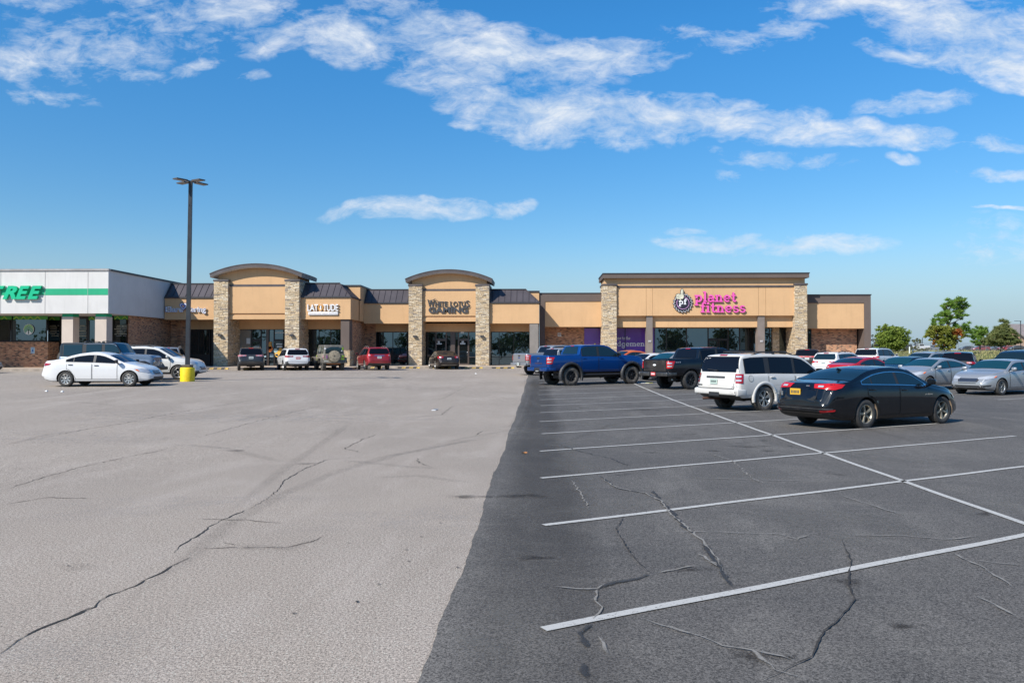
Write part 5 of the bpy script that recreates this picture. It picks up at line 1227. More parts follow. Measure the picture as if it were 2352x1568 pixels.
def make_car(kind, name, label, cat, paint_m, pos, heading, L=None, W=None, H=None, r=None, lift=0.0, clad=0, upper=None, upper_m=None, glass=None, rim='five', rimmat=None, tyre=None, tw=.21,
             tail=None, head=None, plate=M_PLATE, detail=2, group=None, grille=None, mirror=None, panes=None, trim=None, arch=1.0, handle=None, extras=None, hatch=True, tag_rear=None, rail=None, rail_m=None, bumper=None, rr=.66, taillens=None, zt=None, ws=None, bg=None):
    T = TPL[kind]; sp = dict(T)
    if zt: sp['zt'] = zt
    if panes: sp['panes'] = panes
    if ws: sp['ws'] = ws
    if bg: sp['bg'] = bg
    L = L or T['L']; W = W or T['W']; H = H or T['H']; kx, kz = L/T['L'], H/T['H']
    for key in ('zt', 'zb', 'belt'): sp[key] = [(a*kx, b*kz) for a, b in sp[key]]
    sp['L'], sp['W'] = L, W
    for key in ('panes', 'doors'): sp[key] = [(a*kx, b*kx) for a, b in sp[key]]
    sp['ws'] = tuple(a*kx for a in sp['ws'])
    if 'bg' in sp: sp['bg'] = tuple(a*kx for a in sp['bg'])
    if 'bgr' in sp: sp['bgr'] = (sp['bgr'][0]*kz, sp['bgr'][1]*kz, sp['bgr'][2]*W/T['W'], sp['bgr'][3]*W/T['W'])
    sp['clad'] = clad; sp['pf'] = (sp['pf'][0]*kx, sp['pf'][1]); sp['pr'] = (sp['pr'][0]*kx, sp['pr'][1])
    if 'hwk' in sp: sp['hwk'] = [(a*kx, b) for a, b in sp['hwk']]
    if upper is not None: sp['upper'] = upper*kx
    r = r or T['r']; fa = T['fa']*kx; ra = fa-T['wb']*kx
    vs, fs, ms, sec, hw, ZT, BE, ZB = car_body(sp, 1)
    root = empty(name, (pos[0], pos[1], pos[2] if len(pos) > 2 else zg(pos[0], pos[1])), heading, label, cat, group)
    # slope of the ground under the car
    dx, dy = cos(heading), sin(heading); gx = (zg(pos[0]+dx, pos[1]+dy)-zg(pos[0]-dx, pos[1]-dy))/2
    root.rotation_euler = (0, -math.atan(gx), heading)
    um = upper_m or M_BLACK
    mb = MB(); mb.v = [(a, b, c+lift) for a, b, c in vs]; mb.f = list(fs); mb.m = ms; mb.sm = [True]*len(fs)
    body = mb.build('body', [paint_m, M_BLACK if not clad else M_CLAD, um, M_WELL], root)
    bvh = BVHTree.FromPolygons([Vector(v) for v in mb.v], fs)
    Ra = r*1.0+(.055 if kind not in ('pickup', 'jeep') else .085)*arch+lift*.35
    cz = r
    arches = [(fa, cz+lift*.3, Ra), (ra, cz+lift*.3, Ra)]
    if not NOBOOL and kind != 'jeep':
        cut = MB()
        for x, zc, R in arches:
            for s in (-1, 1):
                c = MB(); n = 40; yo, yi = s*(W/2+.2), s*(W/2-.36)
                pr = [(x+R*cos(2*pi*i/n), zc+R*sin(2*pi*i/n)) for i in range(n)]; cut.prism(pr, min(yo, yi), max(yo, yi), 3)
        if 'bed' in sp:
            a, b = sp['bed'][0]*kx, sp['bed'][1]*kx; cut.box(a, b, -W/2+.13, W/2-.13, .82*kz+lift, 2.6, 3)
        co = cut.build('cut', [paint_m, M_BLACK, um, M_WELL], root); bpy.context.view_layer.update()
        md = body.modifiers.new('b', 'BOOLEAN'); md.object = co; md.operation = 'DIFFERENCE'; md.solver = 'EXACT'; md.material_mode = 'INDEX'
        dg = bpy.context.evaluated_depsgraph_get(); dg.update(); me = bpy.data.meshes.new_from_object(body.evaluated_get(dg))
        if len(me.polygons) > 200:
            body.modifiers.clear(); body.data = me
        else: body.modifiers.clear()
        bpy.data.objects.remove(co)
    body.data.set_sharp_from_angle(angle=radians(33))
    def cast(p, d):
        d = Vector(d).normalized(); o = Vector(p)-d*6; h = bvh.ray_cast(o, d)
        if h[0] is not None and h[1].dot(d) > 0: return (h[0], -h[1], h[2], h[3])
        return h
    def decal(pts, d, off, mat, nm, grid=.09, parent=None, push=None, smooth=True, only=None):
        d = Vector(d).normalized(); e1 = d.cross(Vector((0, 0, 1)))
        e1 = (e1 if e1.length > .1 else Vector((1, 0, 0))).normalized(); e2 = e1.cross(d).normalized()
        P2 = [(Vector(p).dot(e1), Vector(p).dot(e2)) for p in pts]
        bm = bmesh.new(); bv = [bm.verts.new((a, b, 0)) for a, b in P2]
        try: bm.faces.new(bv)
        except ValueError: bm.free(); return None
        a0, a1 = min(p[0] for p in P2), max(p[0] for p in P2); b0, b1 = min(p[1] for p in P2), max(p[1] for p in P2)
        na, nb = max(1, int((a1-a0)/grid)), max(1, int((b1-b0)/grid))
        for i in range(1, na+1):
            bmesh.ops.bisect_plane(bm, geom=bm.verts[:]+bm.edges[:]+bm.faces[:], plane_co=(a0+(a1-a0)*i/(na+1), 0, 0), plane_no=(1, 0, 0))
        for i in range(1, nb+1):
            bmesh.ops.bisect_plane(bm, geom=bm.verts[:]+bm.edges[:]+bm.faces[:], plane_co=(0, b0+(b1-b0)*i/(nb+1), 0), plane_no=(0, 1, 0))
        bad = []
        c0 = Vector(pts[0])
        depth = c0.dot(d)
        for v in bm.verts:
            q = e1*v.co.x+e2*v.co.y+d*depth
            if push:
                x2, z2 = circ_push(arches, q.x, q.z, push); q = Vector((x2, q.y, z2))
            h = cast(q, d)
            if h[0] is None: bad.append(v); continue
            v.co = h[0]+h[1]*off-d*off*.3
        if bad: bmesh.ops.delete(bm, geom=bad, context='VERTS')
        bm.normal_update()
        for f in bm.faces:
            if f.normal.dot(d) > 0: f.normal_flip()
        me = bpy.data.meshes.new(nm); bm.to_mesh(me); bm.free()
        if not len(me.polygons): return None
        for p in me.polygons: p.use_smooth = smooth
        me.materials.append(mat); o = bpy.data.objects.new(nm, me); COL.objects.link(o); o.parent = parent or root
        return o
    gm = glass or M_CGLASS; z_ = lambda z: z*kz+lift
    # side glass
    for s in (-1, 1):
        def shape(a, b, lo, hi):
            n = 10; bot, top = [], []
            for i in range(n+1):
                x = a+(b-a)*i/n; zb_, ztp = BE(x)+lo, ZT(x)-hi
                if ztp > zb_+.02: bot.append((x, zb_)); top.append((x, ztp))
            return bot+top[::-1]
        pn = sp['panes']; lo, hi = .035, sp['er']+sp['crown']+.035
        allp = shape(pn[0][0]-.035, pn[-1][1]+.03, lo-.022, hi-.022)
        if len(allp) > 4: decal([(x, s*1.0, z+lift) for x, z in allp], (0, -s, 0), .004, trim or M_BLACK, 'window_trim')
        for a, b in pn:
            sh = shape(a, b, lo, hi)
            if len(sh) > 4: decal([(x, s*1.0, z+lift) for x, z in sh], (0, -s, 0), .009, gm, 'window')
        if trim is M_CHROME:
            sh = shape(pn[0][0]-.03, pn[-1][1]+.02, lo-.02, hi-.02)
            if len(sh) > 4:
                inner = shape(pn[0][0]+.0, pn[-1][1]-.03, lo, hi)
                decal([(x, s*1.0, z+lift) for x, z in inner], (0, -s, 0), .0065, M_BLACK, 'window_pillar')
        if detail < 1: continue
        for a, b in sp['doors']:
            n = 4; bot = [(a+(b-a)*i/n, ZB(a+(b-a)*i/n)+.11+(clad*.7 if clad else 0)) for i in range(n+1)]; top = [(b+(a-b)*i/n, BE(b+(a-b)*i/n)-.004) for i in range(n+1)]
            poly = bot+top; cxm = (a+b)/2; czm = (BE(cxm)+ZB(cxm))/2
            decal([(x, s*1.0, z+lift) for x, z in poly], (0, -s, 0), .003, M_SEAMD, 'door_seam', push=.035)
            q = []
            for x, z in poly: q.append((x+(.016 if x < cxm else -.016), z+(.014 if z < czm else -.004)))
            do = decal([(x, s*1.0, z+lift) for x, z in q], (0, -s, 0), .0065, paint_m, 'door', push=.05)
            hx = a+.17; hz = BE(hx)-.095+lift; h = cast((hx, s, hz), (0, -s, 0))
            if h[0] is not None:
                hb = MB(); y = h[0].y; hb.box(hx-.09, hx+.09, y-.0 if s > 0 else y-.04, y+.04 if s > 0 else y, hz-.016, hz+.016, 0, bev=.012)
                hb.build('handle', handle or paint_m, do or root)
        # side mirror on its short arm
        mx = sp['panes'][-1][1]-.06; mz = BE(mx)+.10+lift; h = cast((mx, s, mz-.14), (0, -s, 0))
        if h[0] is not None:
            big = 1.35 if kind in ('pickup', 'jeep') else 1.0
            m = MB(); y0 = h[0].y+s*.11; mm = Matrix.Translation((mx, y0+s*.03, mz+.02)) @ Matrix.Rotation(-s*.25, 4, 'Z')
            m.box(-.055, .065, -.10, .10, -.062*big, .072*big, 0, mm, bev=.045); m.box(-.060, -.050, -.085, .085, -.05*big, .055*big, 1, mm)
            m.tube([(mx+.02, h[0].y-s*.02, mz-.08), (mx+.01, y0, mz-.04)], [.035, .025], 6, 0)
            m.build('side_mirror', [mirror or paint_m, M_CGLASSB], root)
    # windscreen and rear window
    def toppoly(xa, xb, inset):
        n = 6; pr = []
        for i in range(n+1):
            x = xa+(xb-xa)*i/n; pr.append((x, sec(x)[17][0]-inset))
        return [(x, y) for x, y in pr]+[(x, -y) for x, y in pr[::-1]]
    ws_ = sp['ws']; decal([(x, y, 2) for x, y in toppoly(ws_[0]-.0, ws_[1], .0)], (0, 0, -1), .006, gm, 'windscreen', .12)
    if 'bg' in sp: decal([(x, y, 2) for x, y in toppoly(sp['bg'][0], sp['bg'][1], .005)], (0, 0, -1), .006, gm, 'rear_window', .12)
    if 'bgr' in sp:
        a, b, w0, w1 = sp['bgr']; decal([(-3, -w0, a+lift), (-3, w0, a+lift), (-3, w1, b+lift), (-3, -w1, b+lift)], (1, 0, 0), .008, gm if glass else M_CGLASSB, 'rear_window', .12)
    # tail lights
    tl = tail or (.50, .86, 1.02, .28)                   # inner fraction, low z, high z, wrap length
    for s in (-1, 1):
        yi, z0, z1, wr = tl[:4]; w = W/2; xr = -L/2
        if kind == 'pickup':
            pts = [(xr, s*w*.80, z_(z0)), (xr, s*w*.80, z_(z1)), (xr+wr, s*w*1.02, z_(z1)), (xr+wr*.55, s*w*1.02, z_(z0))]
        elif yi > .7:
            pts = [(xr, s*w*yi, z_(z0)), (xr, s*w*yi, z_(z1)), (xr+wr, s*w*1.0, z_(z1)), (xr+wr, s*w*1.0, z_(z0))]
        else:
            pts = [(xr, s*w*yi, z_(z0+(z1-z0)*.25)), (xr, s*w*yi, z_(z1-(z1-z0)*.15)), (xr+wr*.4, s*w*.9, z_(z1)), (xr+wr, s*w*1.0, z_(z1-(z1-z0)*.15)), (xr+wr*.75, s*w*1.0, z_(z0+(z1-z0)*.3)), (xr+wr*.3, s*w*.95, z_(z0))]
        o = decal(pts, (1, -s*.75, 0), .012, taillens or M_RED, 'tail_light', .06)
        if o and detail > 1:
            cy = s*w*(yi+1)/2*.99; zc = z_((z0+z1)/2)
            if kind == 'pickup' or yi > .7:
                for q in (.3, .72):
                    zq = z_(z0+(z1-z0)*q); hh = (z1-z0)*.09; decal([(xr, s*w*.86, zq-hh), (xr, s*w*.86, zq+hh), (xr+wr*.5, s*w*1.0, zq+hh), (xr+wr*.45, s*w*1.0, zq-hh)], (1, -s*.75, 0), .016, M_LENS, 'lens', .06, o)
            else:
                zq = zc; hh = (z1-z0)*.13
                decal([(xr, s*w*(yi+.08), zq-hh), (xr, s*w*(yi+.08), zq+hh), (xr, s*w*(yi+.24), zq+hh), (xr, s*w*(yi+.24), zq-hh)], (1, -s*.3, 0), .018, M_LENS, 'lens', .06, o)
    # head lights
    hl = head or (.50, .60, .76, .42)
    for s in (-1, 1):
        yi, z0, z1, wr = hl; w = W/2; xf = L/2
        pts = [(xf, s*w*yi, z_(z0)), (xf, s*w*(yi+.02), z_(z0+(z1-z0)*.55)), (xf-wr*.6, s*w*.88, z_(z1)), (xf-wr, s*w*.97, z_(z1)), (xf-wr*.72, s*w*.98, z_(z0+(z1-z0)*.35)), (xf-wr*.2, s*w*.8, z_(z0-.01))]
        o = decal(pts, (-1, -s*.8, -.15), .010, M_LENS, 'headlight', .06)
        if o and detail > 1: decal([(xf-wr*.78, s*w*.965, z_(z1-.02)), (xf-wr*.98, s*w*.97, z_(z1-.02)), (xf-wr*.74, s*w*.98, z_(z0+(z1-z0)*.42)), (xf-wr*.6, s*w*.95, z_(z0+(z1-z0)*.4))], (-1, -s*.8, -.1), .015, M_AMBER, 'lens', .05, o)
    # grille and lower intakes
    gr = grille or (.42, .50, .66)
    w = W/2; gz0, gz1 = z_(gr[1]), z_(gr[2])
    g = decal([(L, -w*gr[0]*.8, gz0), (L, w*gr[0]*.8, gz0), (L, w*gr[0], gz1), (L, -w*gr[0], gz1)], (-1, 0, 0), .006, M_BLACK, 'grille', .1)
    if g and detail > 1:
        for i in range(4):
            zq = gz0+(gz1-gz0)*(i+.5)/4; decal([(L, -w*gr[0]*.8, zq-.006), (L, w*gr[0]*.8, zq-.006), (L, w*gr[0]*.82, zq+.006), (L, -w*gr[0]*.82, zq+.006)], (-1, 0, 0), .014, M_CHROME, 'grille_bar', .1, g)
    decal([(L, -w*.62, z_(.30)), (L, w*.62, z_(.30)), (L, w*.55, z_(.40)), (L, -w*.55, z_(.40))], (-1, 0, 0), .006, M_BLACK, 'lower_intake', .1) if kind in ('sedan', 'compact', 'suv') else None
    # rear panel seam, lower valance, plate
    if detail > 0 and kind not in ('pickup', 'jeep'):
        zl, zh = (.62, 1.04) if kind in ('sedan', 'compact') else (.66, 1.14)
        q = .50 if kind in ('sedan', 'compact') else .80
        decal([(-L, -w*q, z_(zl)), (-L, w*q, z_(zl)), (-L, w*q, z_(zh)), (-L, -w*q, z_(zh))], (1, 0, 0), .0025, M_SEAMD, 'lid_seam', .1)
        decal([(-L, -w*q+.012, z_(zl)+.012), (-L, w*q-.012, z_(zl)+.012), (-L, w*q-.012, z_(zh)-.002), (-L, -w*q+.012, z_(zh)-.002)], (1, 0, 0), .005, paint_m, 'boot_lid' if kind != 'suv' else 'tailgate', .1)
        if not clad: decal([(-L, -w*.82, z_(.30)), (-L, w*.82, z_(.30)), (-L, w*.76, z_(.40)), (-L, -w*.76, z_(.40))], (1, 0, 0), .006, M_BLACK, 'rear_valance', .1)
    if detail > 0:
        pz = (bumper or {}).get('plate', {'sedan': .82, 'compact': .82, 'suv': .93, 'boxsuv': .93, 'pickup': .72, 'jeep': .60}[kind]); h = cast((-L, 0, z_(pz)), (1, 0, 0))
        py = (bumper or {}).get('py', 0)
        if h[0] is not None and plate is not None:
            px = h[0].x-(.02 if kind != 'pickup' else .17)
            p = MB(); p.box(px-.008, px+.004, py-.155, py+.155, z_(pz)-.08, z_(pz)+.08, 0)
            for i in range(6): p.box(px-.011, px-.0085, py-.115+i*.042, py-.09+i*.042, z_(pz)-.035, z_(pz)+.035, 1)
            p.build('licence_plate', [plate, M_INK if plate is not M_PLATER else M_SIGNW], root)
    # high brake light
    if kind in ('suv', 'boxsuv', 'pickup'):
        zz = {'suv': 1.60, 'boxsuv': 1.70, 'pickup': 1.865}[kind]
        decal([(-L, -.16, z_(zz)-.018), (-L, .16, z_(zz)-.018), (-L, .16, z_(zz)+.018), (-L, -.16, z_(zz)+.018)], (1, 0, 0), .012, M_RED, 'brake_light', .1)
    # roof rails
    if (rail if rail is not None else T.get('rail')):
        for s in (-1, 1):
            m = MB(); pts = []
            xa, xb = -1.75*kx, .15*kx
            for i in range(9):
                x = xa+(xb-xa)*i/8; y = sec(x)[16][0]-.03; pts.append((x, s*y, ZT(x)+lift-.045+.085*min(1, 4*i/8, 4*(8-i)/8)))
            m.tube(pts, .020, 6); 
            for i in (0, 4, 8): x, y, z = pts[i]; m.box(x-.04, x+.04, y-.018, y+.018, z-.07, z+.005)
            m.build('roof_rail', rail_m or M_BLACK, root)
    # wheels
    for x in (fa, ra):
        for s in (-1, 1): make_wheel(root, x, s*(W/2-tw/2-.012+(lift*.35)), r, r, tw, s, rim, rimmat, tyre, rr)
    # underbody
    if detail > 1 or kind in ('pickup', 'jeep'):
        u = MB(); u.box(ra-.3, fa+.3, -.28, .28, r*.75, ZB(0)+lift+.05); u.tube([(ra, -W/2+.25, r), (ra, W/2-.25, r)], .05, 8); u.tube([(fa, -W/2+.25, r), (fa, W/2-.25, r)], .045, 8)
        u.lathe([(-.13, .05), (-.08, .13), (.08, .13), (.13, .05)], (ra, 0, r), 12)
        u.build('underbody', M_BLACK, root)
    env = dict(root=root, L=L, W=W, H=H, r=r, fa=fa, ra=ra, lift=lift, decal=decal, cast=cast, BE=BE, ZT=ZT, ZB=ZB, z_=z_, hw=hw, paint=paint_m, kx=kx, kz=kz, sec=sec, arches=arches, body=body)
    if extras: extras(env)
    return root
M_CLAD = vary(pmat('grey_cladding', (.045, .045, .047), .7), 4, .15)
M_SEAMD = pmat('panel_gap', (.008, .008, .008), .7)

# ---- extras
def pickup_bits(bump=None, board=True, hitch=True, emblem=True, flare=None, tg=True):
    def fn(e):
        r, L, W, lift, z_ = e['root'], e['L'], e['W'], e['lift'], e['z_']
        b = MB(); b.box(-L/2-.16, -L/2+.04, -W/2+.02, -.30, z_(.62), z_(.80), 0, bev=.03); b.box(-L/2-.16, -L/2+.04, .30, W/2-.02, z_(.62), z_(.80), 0, bev=.03); b.box(-L/2-.13, -L/2+.04, -.32, .32, z_(.63), z_(.79), 1, bev=.02)
        b.box(-L/2-.0, -L/2+.42, -W/2+.005, -W/2+.05, z_(.64), z_(.79), 0, bev=.02); b.box(-L/2-.0, -L/2+.42, W/2-.05, W/2-.005, z_(.64), z_(.79), 0, bev=.02)
        b.build('rear_bumper', [bump or e['paint'], M_BLACK], r)
        t = e['decal']([(-L, -W/2*.80, z_(.83)), (-L, W/2*.80, z_(.83)), (-L, W/2*.80, z_(1.36)), (-L, -W/2*.80, z_(1.36))], (1, 0, 0), .006, M_SEAMD, 'tailgate_seam', .2)
        t = e['decal']([(-L, -W/2*.785, z_(.845)), (-L, W/2*.785, z_(.845)), (-L, W/2*.785, z_(1.355)), (-L, -W/2*.785, z_(1.355))], (1, 0, 0), .012, e['paint'], 'tailgate', .2)
        x = -L/2-.045
        q = MB(); q.box(x-.01, x+.03, -.13, .13, z_(1.22), z_(1.30), 0, bev=.01); q.build('handle', M_BLACK, t or r)
        if emblem:
            q = MB(); q.prism([(.125*cos(a), z_(1.13)+.052*sin(a)) for a in [2*pi*i/24 for i in range(24)]], x-.012, x-.004, 0, 'x'); q.prism([(.108*cos(a), z_(1.13)+.040*sin(a)) for a in [2*pi*i/24 for i in range(24)]], x-.016, x-.013, 1, 'x'); q.build('emblem', [M_CHROME, emblem if emblem is not True else pmat('emblem_blue', (.02, .07, .22), .4)], t or r)
        if hitch:
            q = MB(); q.box(-L/2-.22, -L/2+.1, -.04, .04, z_(.50), z_(.57)); q.box(-L/2-.20, -L/2-.14, -.18, .18, z_(.54), z_(.60)); q.build('tow_hitch', M_BLACK, r)
        q = MB(); q.tube([(e['ra']+.3, -.55, z_(.45)), (-L/2+.55, -.62, z_(.44)), (-L/2+.32, -.78, z_(.46))], .04, 8); q.build('exhaust_pipe', pmat('exhaust_steel', (.30, .27, .24), .4, .9), r)
        if board:
            for s in (-1, 1):
                q = MB(); q.tube([(-1.0, s*(W/2-.03), z_(.42)), (1.25, s*(W/2-.03), z_(.42))], .045, 8)
                for xx in (-.8, .1, 1.0): q.tube([(xx, s*(W/2-.03), z_(.42)), (xx, s*(W/2-.3), z_(.52))], .02, 6)
                q.build('side_step', M_BLACK, r)
        if flare:
            for x, zc, R in e['arches']:
                for s in (-1, 1):
                    q = MB(); n = 22; pr = []
                    for i in range(n+1):
                        a = radians(-22+224*i/n); pr.append(a)
                    y0, y1 = s*(W/2-.05), s*(W/2+.085)
                    for a, b2 in zip(pr, pr[1:]):
                        ring = []
                        for t in (a, b2):
                            c, sn = cos(t), sin(t)
                            ring += [(x+(R+.13)*c, y0, zc+(R+.13)*sn), (x+(R+.10)*c, y1-s*.02, zc+(R+.10)*sn), (x+(R+.02)*c, y1, zc+(R+.02)*sn), (x+(R-.012)*c, y1-s*.02, zc+(R-.012)*sn), (x+(R-.012)*c, y0, zc+(R-.012)*sn)]
                        q.raw(ring, [(k, k+1, k+6, k+5) for k in range(4)], 0, True)
                    for a in pr[2:-2:3]:
                        c, sn = cos(a), sin(a); M = Matrix.Translation((x+(R+.085)*c, y1-s*.012, zc+(R+.085)*sn)); q.box(-.012, .012, -.012, .012, -.012, .012, 1, M)
                    q.build('fender_flare', [flare, M_CHROME], r)
    return fn

def jeep_bits(spare=True, dirty=None, hard=None):
    def fn(e):
        r, L, W, z_ = e['root'], e['L'], e['W'], e['z_']; fm = dirty or M_BLACK
        for x in (e['fa'], e['ra']):                                   # wide fenders
            for s in (-1, 1):
                q = MB(); R = e['r']+.14
                y0 = s*(W/2-.22 if x > 0 else W/2-.04); y1 = s*(W/2+.15)
                pts = [(-R-.04, .60), (-R+.10, .93), (-R+.26, 1.0), (R-.24, 1.0), (R-.04, .90), (R+.12, .66)] if x > 0 else [(-R-.0, .60), (-R+.10, .88), (-R+.24, .96), (R-.20, .96), (R-.06, .86), (R+.04, .60)]
                for (a, za), (b2, zb_) in zip(pts, pts[1:]):
                    q.raw([(x+a, y0, z_(za)), (x+b2, y0, z_(zb_)), (x+b2, y1, z_(zb_)-.02), (x+a, y1, z_(za)-.02), (x+a, y0, z_(za)-.05), (x+b2, y0, z_(zb_)-.05), (x+b2, y1, z_(zb_)-.08), (x+a, y1, z_(za)-.08)], [(0, 1, 2, 3), (7, 6, 5, 4), (0, 4, 5, 1), (3, 2, 6, 7), (0, 3, 7, 4), (1, 5, 6, 2)], 0)
                q.build('fender', fm, r)
        q = MB(); q.box(L/2+.02, L/2+.18, -W/2-.06, W/2+.06, z_(.56), z_(.72), 0, bev=.03); q.box(L/2-.1, L/2+.05, -.4, .4, z_(.56), z_(.66)); q.build('front_bumper', M_BLACK, r)
        q = MB(); q.box(-L/2-.16, -L/2+.0, -W/2-.06, W/2+.06, z_(.52), z_(.66), 0, bev=.03); q.build('rear_bumper', dirty or M_BLACK, r)
        if spare:
            t = make_wheel(r, -L/2-.17, 0.0 if dirty is None else -.0, z_(1.02), e['r'], .24, 1, 'mesh', M_ALLOYB, M_TYRED if dirty is None else dirty, .66, 'spare_wheel')
            t.rotation_euler = (0, 0, pi/2)
            if dirty:
                c = MB(); c.lathe([(.125, e['r']*.98), (.135, e['r']*.90), (.137, .06), (.137, .001)], n=36); c.lathe([(.139, .05), (.142, .001)], n=12, m=1); c.build('spare_cover', [M_MUDC, M_BLACK], t)
        for s in (-1, 1):
            for hx in (-.90, -.04): 
                q = MB(); q.box(hx-.04, hx+.10, s*(W/2+.0) if s > 0 else -W/2-.012, W/2+.012 if s > 0 else -W/2, z_(.78), z_(.82)); q.box(hx-.04, hx+.10, s*(W/2) if s > 0 else -W/2-.012, W/2+.012 if s > 0 else -W/2, z_(1.02), z_(1.06)); q.build('door_hinge', M_BLACK, r)
            q = MB(); q.lathe([(0, .09), (.03, .085), (.04, .001)], n=20, axis='y'); o = q.build('headlight', M_LENS, r); o.location = (L/2+.025, s*.40, z_(.95)); o.rotation_euler = (0, 0, -pi/2)
        for x in (-.9*e['kx'], -.1*e['kx']):                           # roof cross bars
            q = MB(); q.tube([(x, -W/2+.10, z_(1.90)), (x, W/2-.10, z_(1.90))], .018, 6); q.box(x-.05, x+.05, -W/2+.08, -W/2+.14, z_(1.84), z_(1.90)); q.box(x-.05, x+.05, W/2-.14, W/2-.08, z_(1.84), z_(1.90)); q.build('roof_bar', M_BLACK, r) if dirty is None else None
    return fn
M_MUD = vary(pmat('dried_mud', (.21, .18, .14), .85), 3, .25, (.09, .08, .068))
M_MUDC = vary(pmat('mud_cover', (.34, .28, .20), .85), 7, .2)
def plate_text(s, e, x0, x1, z0, z1, xr, mat, parent, flip=False):
    """lettering on the tail, reading left to right from behind"""
    pass
def side_text(s, root, x0, x1, y, z0, z1, mat, side=-1):
    o = text_part(s, x0, x1, z0, z1, y-.004, .006, [mat, mat], root, 'badge', .2, .01)
    return o
def at(u, Y, dx=0, dy=0): return (X(u, Y)+dx, Y+dy)
def by_wheel(u, Y, heading, lx, ly):
    """car centre from the ground point under one wheel at (u, depth Y); lx, ly = wheel position on the car"""
    x, y = X(u, Y), Y; c, s = cos(heading), sin(heading)
    return (x-(lx*c-ly*s), y-(lx*s+ly*c))
AW = radians(90-59.5)                      # heading of cars nosed in along the slanted bays
PW = lambda n, c, **k: paint(n, c, **k)
P_WHITE = PW('paint_white', (.66, .655, .65), metal=0, dust=.03, rough=.3)
P_WHITE2 = PW('paint_pearl', (.60, .59, .56), metal=0, dust=.07, rough=.3)
P_CREAM = PW('paint_aged_white', (.60, .58, .545), metal=0, dust=.12, rough=.4, low=.05)
P_BLUE = PW('paint_blue', (.004, .048, .20), metal=.35, dust=.01)
P_BLACK = PW('paint_black', (.0035, .0045, .007), metal=0, dust=.012)
P_NAVY = PW('paint_dark_navy', (.004, .006, .010), metal=0, dust=.015)
P_CHAR = PW('paint_charcoal', (.040, .040, .042), metal=.4, dust=.10)
P_SILV = PW('paint_silver', (.37, .38, .39), metal=.5, dust=.02, rough=.36)
P_SILV2 = PW('paint_silver_grey', (.31, .32, .335), metal=.5, dust=.04, rough=.36)
P_GREY = PW('paint_slate', (.16, .20, .26), metal=.5, dust=.04, rough=.36)
P_RED = PW('paint_red', (.42, .012, .025), metal=.1, dust=.02)
P_REDD = PW('paint_maroon', (.27, .018, .026), metal=.2, dust=.10)
P_BRN = PW('paint_brown_black', (.030, .022, .020), metal=.4, dust=.06)
P_TEAL = PW('paint_midnight', (.006, .014, .026), metal=0, dust=.02)
P_ORNG = PW('paint_orange', (.62, .13, .04), metal=.1, dust=.05)
G_TEAL = glassy('teal_glass', (.008, .040, .050), .05, (.75, .95, 1), .015)

